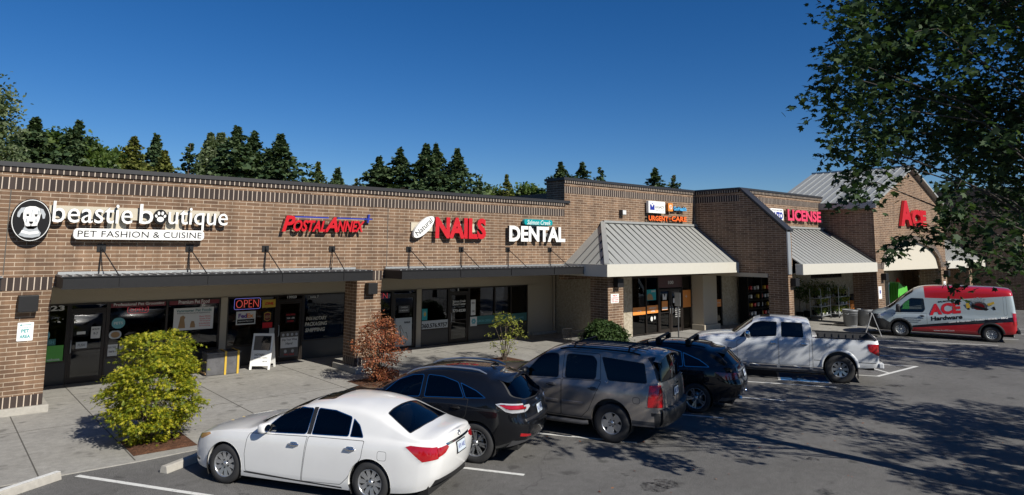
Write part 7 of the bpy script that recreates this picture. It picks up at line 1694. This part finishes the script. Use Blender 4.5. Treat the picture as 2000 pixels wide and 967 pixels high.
def yield_pot(x, y, rz, px, py, z, i):
    if not POT:
        for k, (mt, hh) in enumerate((('fresh',.35),('shade',.5),('lime',.3),('olive',.42))):
            mb = MB(); mb.lathe([(0,0),(.055,0),(.075,.13),(.065,.13),(.06,.11),(0,.11)], (0,0,0), 'z', 12); pm = mb.mesh((0,0,0),'pot'); pm.materials.append(M['black'] if k % 2 else M['white_dull']); n = 60
            P = rng.normal(size=(n,3))*np.array([.10,.10,hh*.3])+np.array([0,0,.14+hh*.45]); P[:,2] = np.maximum(P[:,2], .12); lm = leaves_mesh('leaves', P, rng.normal(size=(n,3))+np.array([0,0,.6]), rng.normal(size=(n,3))+np.array([0,0,.4]), rng.uniform(.06,.13,n), *T_OVAL, LM[mt]); POT[k] = (pm, lm)
    k = i % 4; w_ = rotz((px,py,0), rz); e = empty('potted_plant', (x+w_.x,y+w_.y,z), i, ('leafy light green plant in a white pot on a trolley','dark green plant in a black pot on a trolley','lime plant in a white pot on a trolley','olive plant in a black pot on a trolley')[k], 'potted plant', 'potted plants on the trolleys'); mobj('pot', POT[k][0], e); mobj('leaves', POT[k][1], e)
trolley(39.7,18.6,R(8),'left galvanised plant trolley under the lean-to canopy',22); trolley(41.9,18.5,R(4),'right galvanised plant trolley under the lean-to canopy',26)
# display plants along the rear wall
def bushy(x, y, hgt, k, label):
    e = empty('display_tree', (x,y,.024), k, label, 'potted tree', 'small display trees under the canopy'); mb = MB(); mb.lathe([(0,0),(.17,0),(.22,.34),(.19,.34),(.18,.30),(0,.30)], (0,0,0), 'z', 16); mb.build('pot', M['black'], e, local=True); mb = MB(); mb.tube([(0,0,.3),(.02,0,hgt*.8)],.018,6); mb.build('stem', M['bark'], e, local=True); n = 420
    P = unit(rng.normal(size=(n,3)))*(rng.random((n,1))**.5)*np.array([.48,.48,hgt*.32])+np.array([0,0,hgt*.72]); mobj('leaves', leaves_mesh('leaves', P, rng.normal(size=(n,3))+np.array([0,0,.6]), rng.normal(size=(n,3)), rng.uniform(.07,.14,n), *T_OVAL, LM[('shade','fresh','olive')[k % 3]]), e)
for k, (x, y, h, lb) in enumerate(((39.2,19.6,2.3,'tallest dark display tree beside the wing wall'),(40.3,19.7,1.9,'bright green display tree, second from the wing wall'),(41.4,19.7,2.2,'olive leaved display tree behind the middle trolley'),(42.5,19.6,1.9,'dark display tree right of the olive leaved one'),(43.6,19.8,2.0,'bright green display tree under the high windows'))): bushy(x, y, h, k, lb)
# shelf rack with tools inside the wing wall passage
e = empty('display_rack', (34.8,19.75,.024), 0, 'dark display rack of goods in the wing wall passage', 'rack'); mb = MB()
for a in (-1.4,0,1.4): mb.box((a-.03,-.25,0),(a+.03,.25,2.5))
mb.box((-1.4,.25,.05),(1.4,.28,2.5))
mb.build('post', M['black'], e, local=True)
for z in (.35,.8,1.25,1.7): MB().prism([(-1.4,-.3,z),(1.4,-.3,z),(1.4,.25,z+.18),(-1.4,.25,z+.18)],(0,0,.02)).build('shelf', M['black'], e, local=True)
k = 0
for z in (.37,.82,1.27,1.72):
    for x in np.arange(-1.25,1.3,.36):
        w_ = Vector((x,-.05,0)); mt = ('red','galv','white_dull','black','yellow')[k % 5]; mb = MB(); mb.box((-.07,-.1,0),(.07,.1,.16)); mb.box((-.03,-.12,.16),(.03,.02,.2)); o = mb.build('boxed_tool', M[mt], None, bevel=.01); o.location = (34.8+w_.x,19.75+w_.y,z+.12); tag(o, 'small %s boxed tool on the dark rack' % {'red':'red','galv':'silver','white_dull':'white','black':'black','yellow':'yellow'}[mt], 'boxed goods', 'boxed tools on the dark rack'); k += 1
# barbecue grills and hand truck before the brick wall
for k, (x, y, lb) in enumerate(((44.6,19.0,'dark covered grill beside the wheelbarrow'),(45.7,19.2,'dark covered grill nearest the brick wall'))):
    e = empty('grill', (x,y,.024), R(10*k), lb, 'grill', 'barbecue grills under the canopy'); mb = MB(); mb.box((-.4,-.28,.25),(.4,.28,.85)); mb.build('cabinet', M['black_metal'], e, local=True, bevel=.02); mb = MB(); mb.prism([(-.4,.28,.86),(-.4,-.28,.86),(-.4,-.24,1.08),(-.4,-.05,1.18),(-.4,.2,1.14)],(.8,0,0)); mb.build('lid', M['black'], e, local=True)
    for a in (-.32,.32): mb = MB(); mb.lathe([(0,-.02),(.11,-.02),(.11,.02),(0,.02)], (a,-.2,.12), 'y', 14); mb.build('wheel', M['tyre'], e, local=True)
    mb = MB(); mb.box((.41,-.25,.80),(.72,.25,.83)); mb.build('side_shelf', M['galv'], e, local=True)
e = empty('wheelbarrow', (43.7,18.4,.024), R(40), 'orange wheelbarrow tipped up beside the plant trolleys', 'wheelbarrow'); mb = MB(); mb.prism([(-.35,-.32,.35),(.45,-.32,.45),(.60,-.32,.85),(-.50,-.32,.70)],(0,.64,0)); mb.build('tray', M['orange'], e, local=True, bevel=.02); mb = MB(); mb.lathe([(.0,-.04),(.17,-.04),(.2,0),(.17,.04),(0,.04)], (.62,0,.2), 'y', 18); mb.build('wheel', M['tyre'], e, local=True)
for s in (1,-1): MB().tube([(.62,s*.06,.2),(-.3,s*.24,.36),(-1.0,s*.28,.62)],.018,6).tube([(-.35,s*.26,.4),(-.42,s*.26,.0)],.015,6).build('handle', M['bark'], e, local=True)
e = empty('hand_truck', (43.2,17.9,.024), R(20), 'white hand truck with looped handle behind the bins', 'hand truck'); MB().tube([(-.2,0,.1),(-.2,0,1.25),(-.12,0,1.42),(.12,0,1.42),(.2,0,1.25),(.2,0,.1)],.02,8).tube([(-.2,0,.7),(.2,0,.7)],.015,6).tube([(-.2,0,.4),(.2,0,.4)],.015,6).build('frame', M['white'], e, local=True); mb = MB(); mb.box((-.2,-.28,.03),(.2,0,.05)); mb.build('toe_plate', M['galv'], e, local=True)
for s in (1,-1): mb = MB(); mb.lathe([(0,-.03),(.12,-.03),(.12,.03),(0,.03)], (s*.26,.08,.12), 'x', 14); mb.build('wheel', M['tyre'], e, local=True)
# behind the arch
e = empty('vending_machine', (49.2,18.6,.03), 0, 'white cabinet with teal front under the arch', 'vending machine'); mb = MB(); mb.box((-.5,-.4,0),(.5,.4,1.85)); mb.build('cabinet', M['white_dull'], e, local=True, bevel=.02); mb = MB(); mb.box((-.42,-.415,.75),(.42,-.402,1.7)); pnl = mb.build('front_panel', M['teal'], e, local=True); mb = MB(); text(mb, 'ICE', -.25,.25,1.0,1.3,-.42,.004,0,.03); pl2(mb, [(-.2,1.38),(.2,1.38),(0,1.62)], -.42,.004); mb.build('lettering', M['white'], pnl, local=True)
e = empty('lawn_chair_stack', (47.1,17.0,.03), R(-20), 'stack of bright green plastic chairs standing on end under the arch', 'stacked chairs'); 
for k in range(6):
    mb = MB(); y = -.32+.12*k; mb.prism([(-.42,y,.0),(.42,y,.0),(.46,y,.9),(.34,y,1.75),(.10,y,1.62),(-.34,y,2.0),(-.46,y,1.2)],(0,.035,0))
    for j in range(5): mb.prism([(-.36,y-.02,.3+.2*j),(.38,y-.02,.3+.2*j),(.38,y-.02,.42+.2*j),(-.36,y-.02,.42+.2*j)],(0,.02,0))
    mb.build('chair_shell', M['green'], e, local=True)
e = empty('red_umbrella', (52.0,18.8,.03), .3, 'red folded patio umbrella beside the green chairs', 'umbrella'); mb = MB(); mb.lathe([(.02,2.05),(.10,1.9),(.20,1.4),(.24,.95),(.05,.92)], (0,0,0), 'z', 14); mb.build('cover', M['red'], e, local=True); MB().tube([(0,0,0),(0,0,2.1)],.022,8).build('pole', M['wood'], e, local=True)
tag(MB().tube([(54.1,18,0),(54.1,18,2.1)],.08,14).box((53.95,17.9,2.1),(54.25,18.1,2.22)).thing('bollard_post', M['galv'], (54.1,18,0), 'grey steel post with cap standing under the arch', 'post'))
tag(MB().box((58.2,17.0,.03),(62.4,17.6,1.55)).box((58.2,16.98,.76),(62.4,17.0,.80)).box((60.28,16.98,.03),(60.32,17.0,1.55)).thing('equipment_cabinet', M['galv'], (60.3,17.3,.03), 'grey sheet metal cabinet under the far right canopy', 'cabinet'))
# shopping cart beside the juniper
e = empty('shopping_cart', (18.35,17.9,.026), R(70), 'wire shopping cart left of the dark juniper', 'shopping cart'); mb = MB()
def wire(a, b, r=.006): mb.tube([a, b], r, 5, caps=False)
for z, w_, l0, l1 in ((.45,.19,-.32,.36),(.98,.26,-.42,.45)):
    P = [(l0,-w_,z),(l1,-w_*.8,z),(l1,w_*.8,z),(l0,w_,z)]
    for i in range(4): wire(P[i], P[(i+1) % 4], .009)
for i in range(9):
    t = i/8
    for s in (1,-1): wire((-.32+.68*t,s*.19*(1-.2*t),.45),(-.42+.87*t,s*.26*(1-.2*t),.98))
for i in range(5): wire((.36,-.15+.075*i,.45),(.45,-.2+.1*i,.98)); wire((-.32,-.19+.095*i,.45),(.36,-.15+.075*i,.45))
for z in (.62,.80):
    for s in (1,-1): wire((-.36,s*.22,z),(.40,s*.19,z))
mb.build('basket', M['black_metal'], e, local=True); mb = MB(); mb.tube([(-.42,-.26,1.0),(-.5,-.26,1.03),(-.5,.26,1.03),(-.42,.26,1.0)],.014,6); mb.build('push_bar', M['black'], e, local=True)
mb = MB()
for s in (1,-1): mb.tube([(-.38,s*.24,.95),(-.34,s*.22,.18),(.42,s*.16,.14)],.012,6)
mb.build('frame', M['black_metal'], e, local=True)
for a, s in ((-.34,.22),(-.34,-.22),(.42,.16),(.42,-.16)): mb = MB(); mb.lathe([(0,-.015),(.06,-.015),(.06,.015),(0,.015)], (a,s,.06), 'y', 12); mb.build('caster', M['tyre'], e, local=True)
# litter on the asphalt: fallen leaves
P = np.stack([rng.uniform(6,20,140), rng.uniform(3.5,13.5,140), np.full(140,.012)], 1)
tag(mobj('fallen_leaves', leaves_mesh('fallen_leaves', P, rng.normal(size=(140,3))*.15+np.array([0,0,1]), rng.normal(size=(140,3)), rng.uniform(.03,.07,140), *T_OVAL, LM['russet'])), kind='stuff')
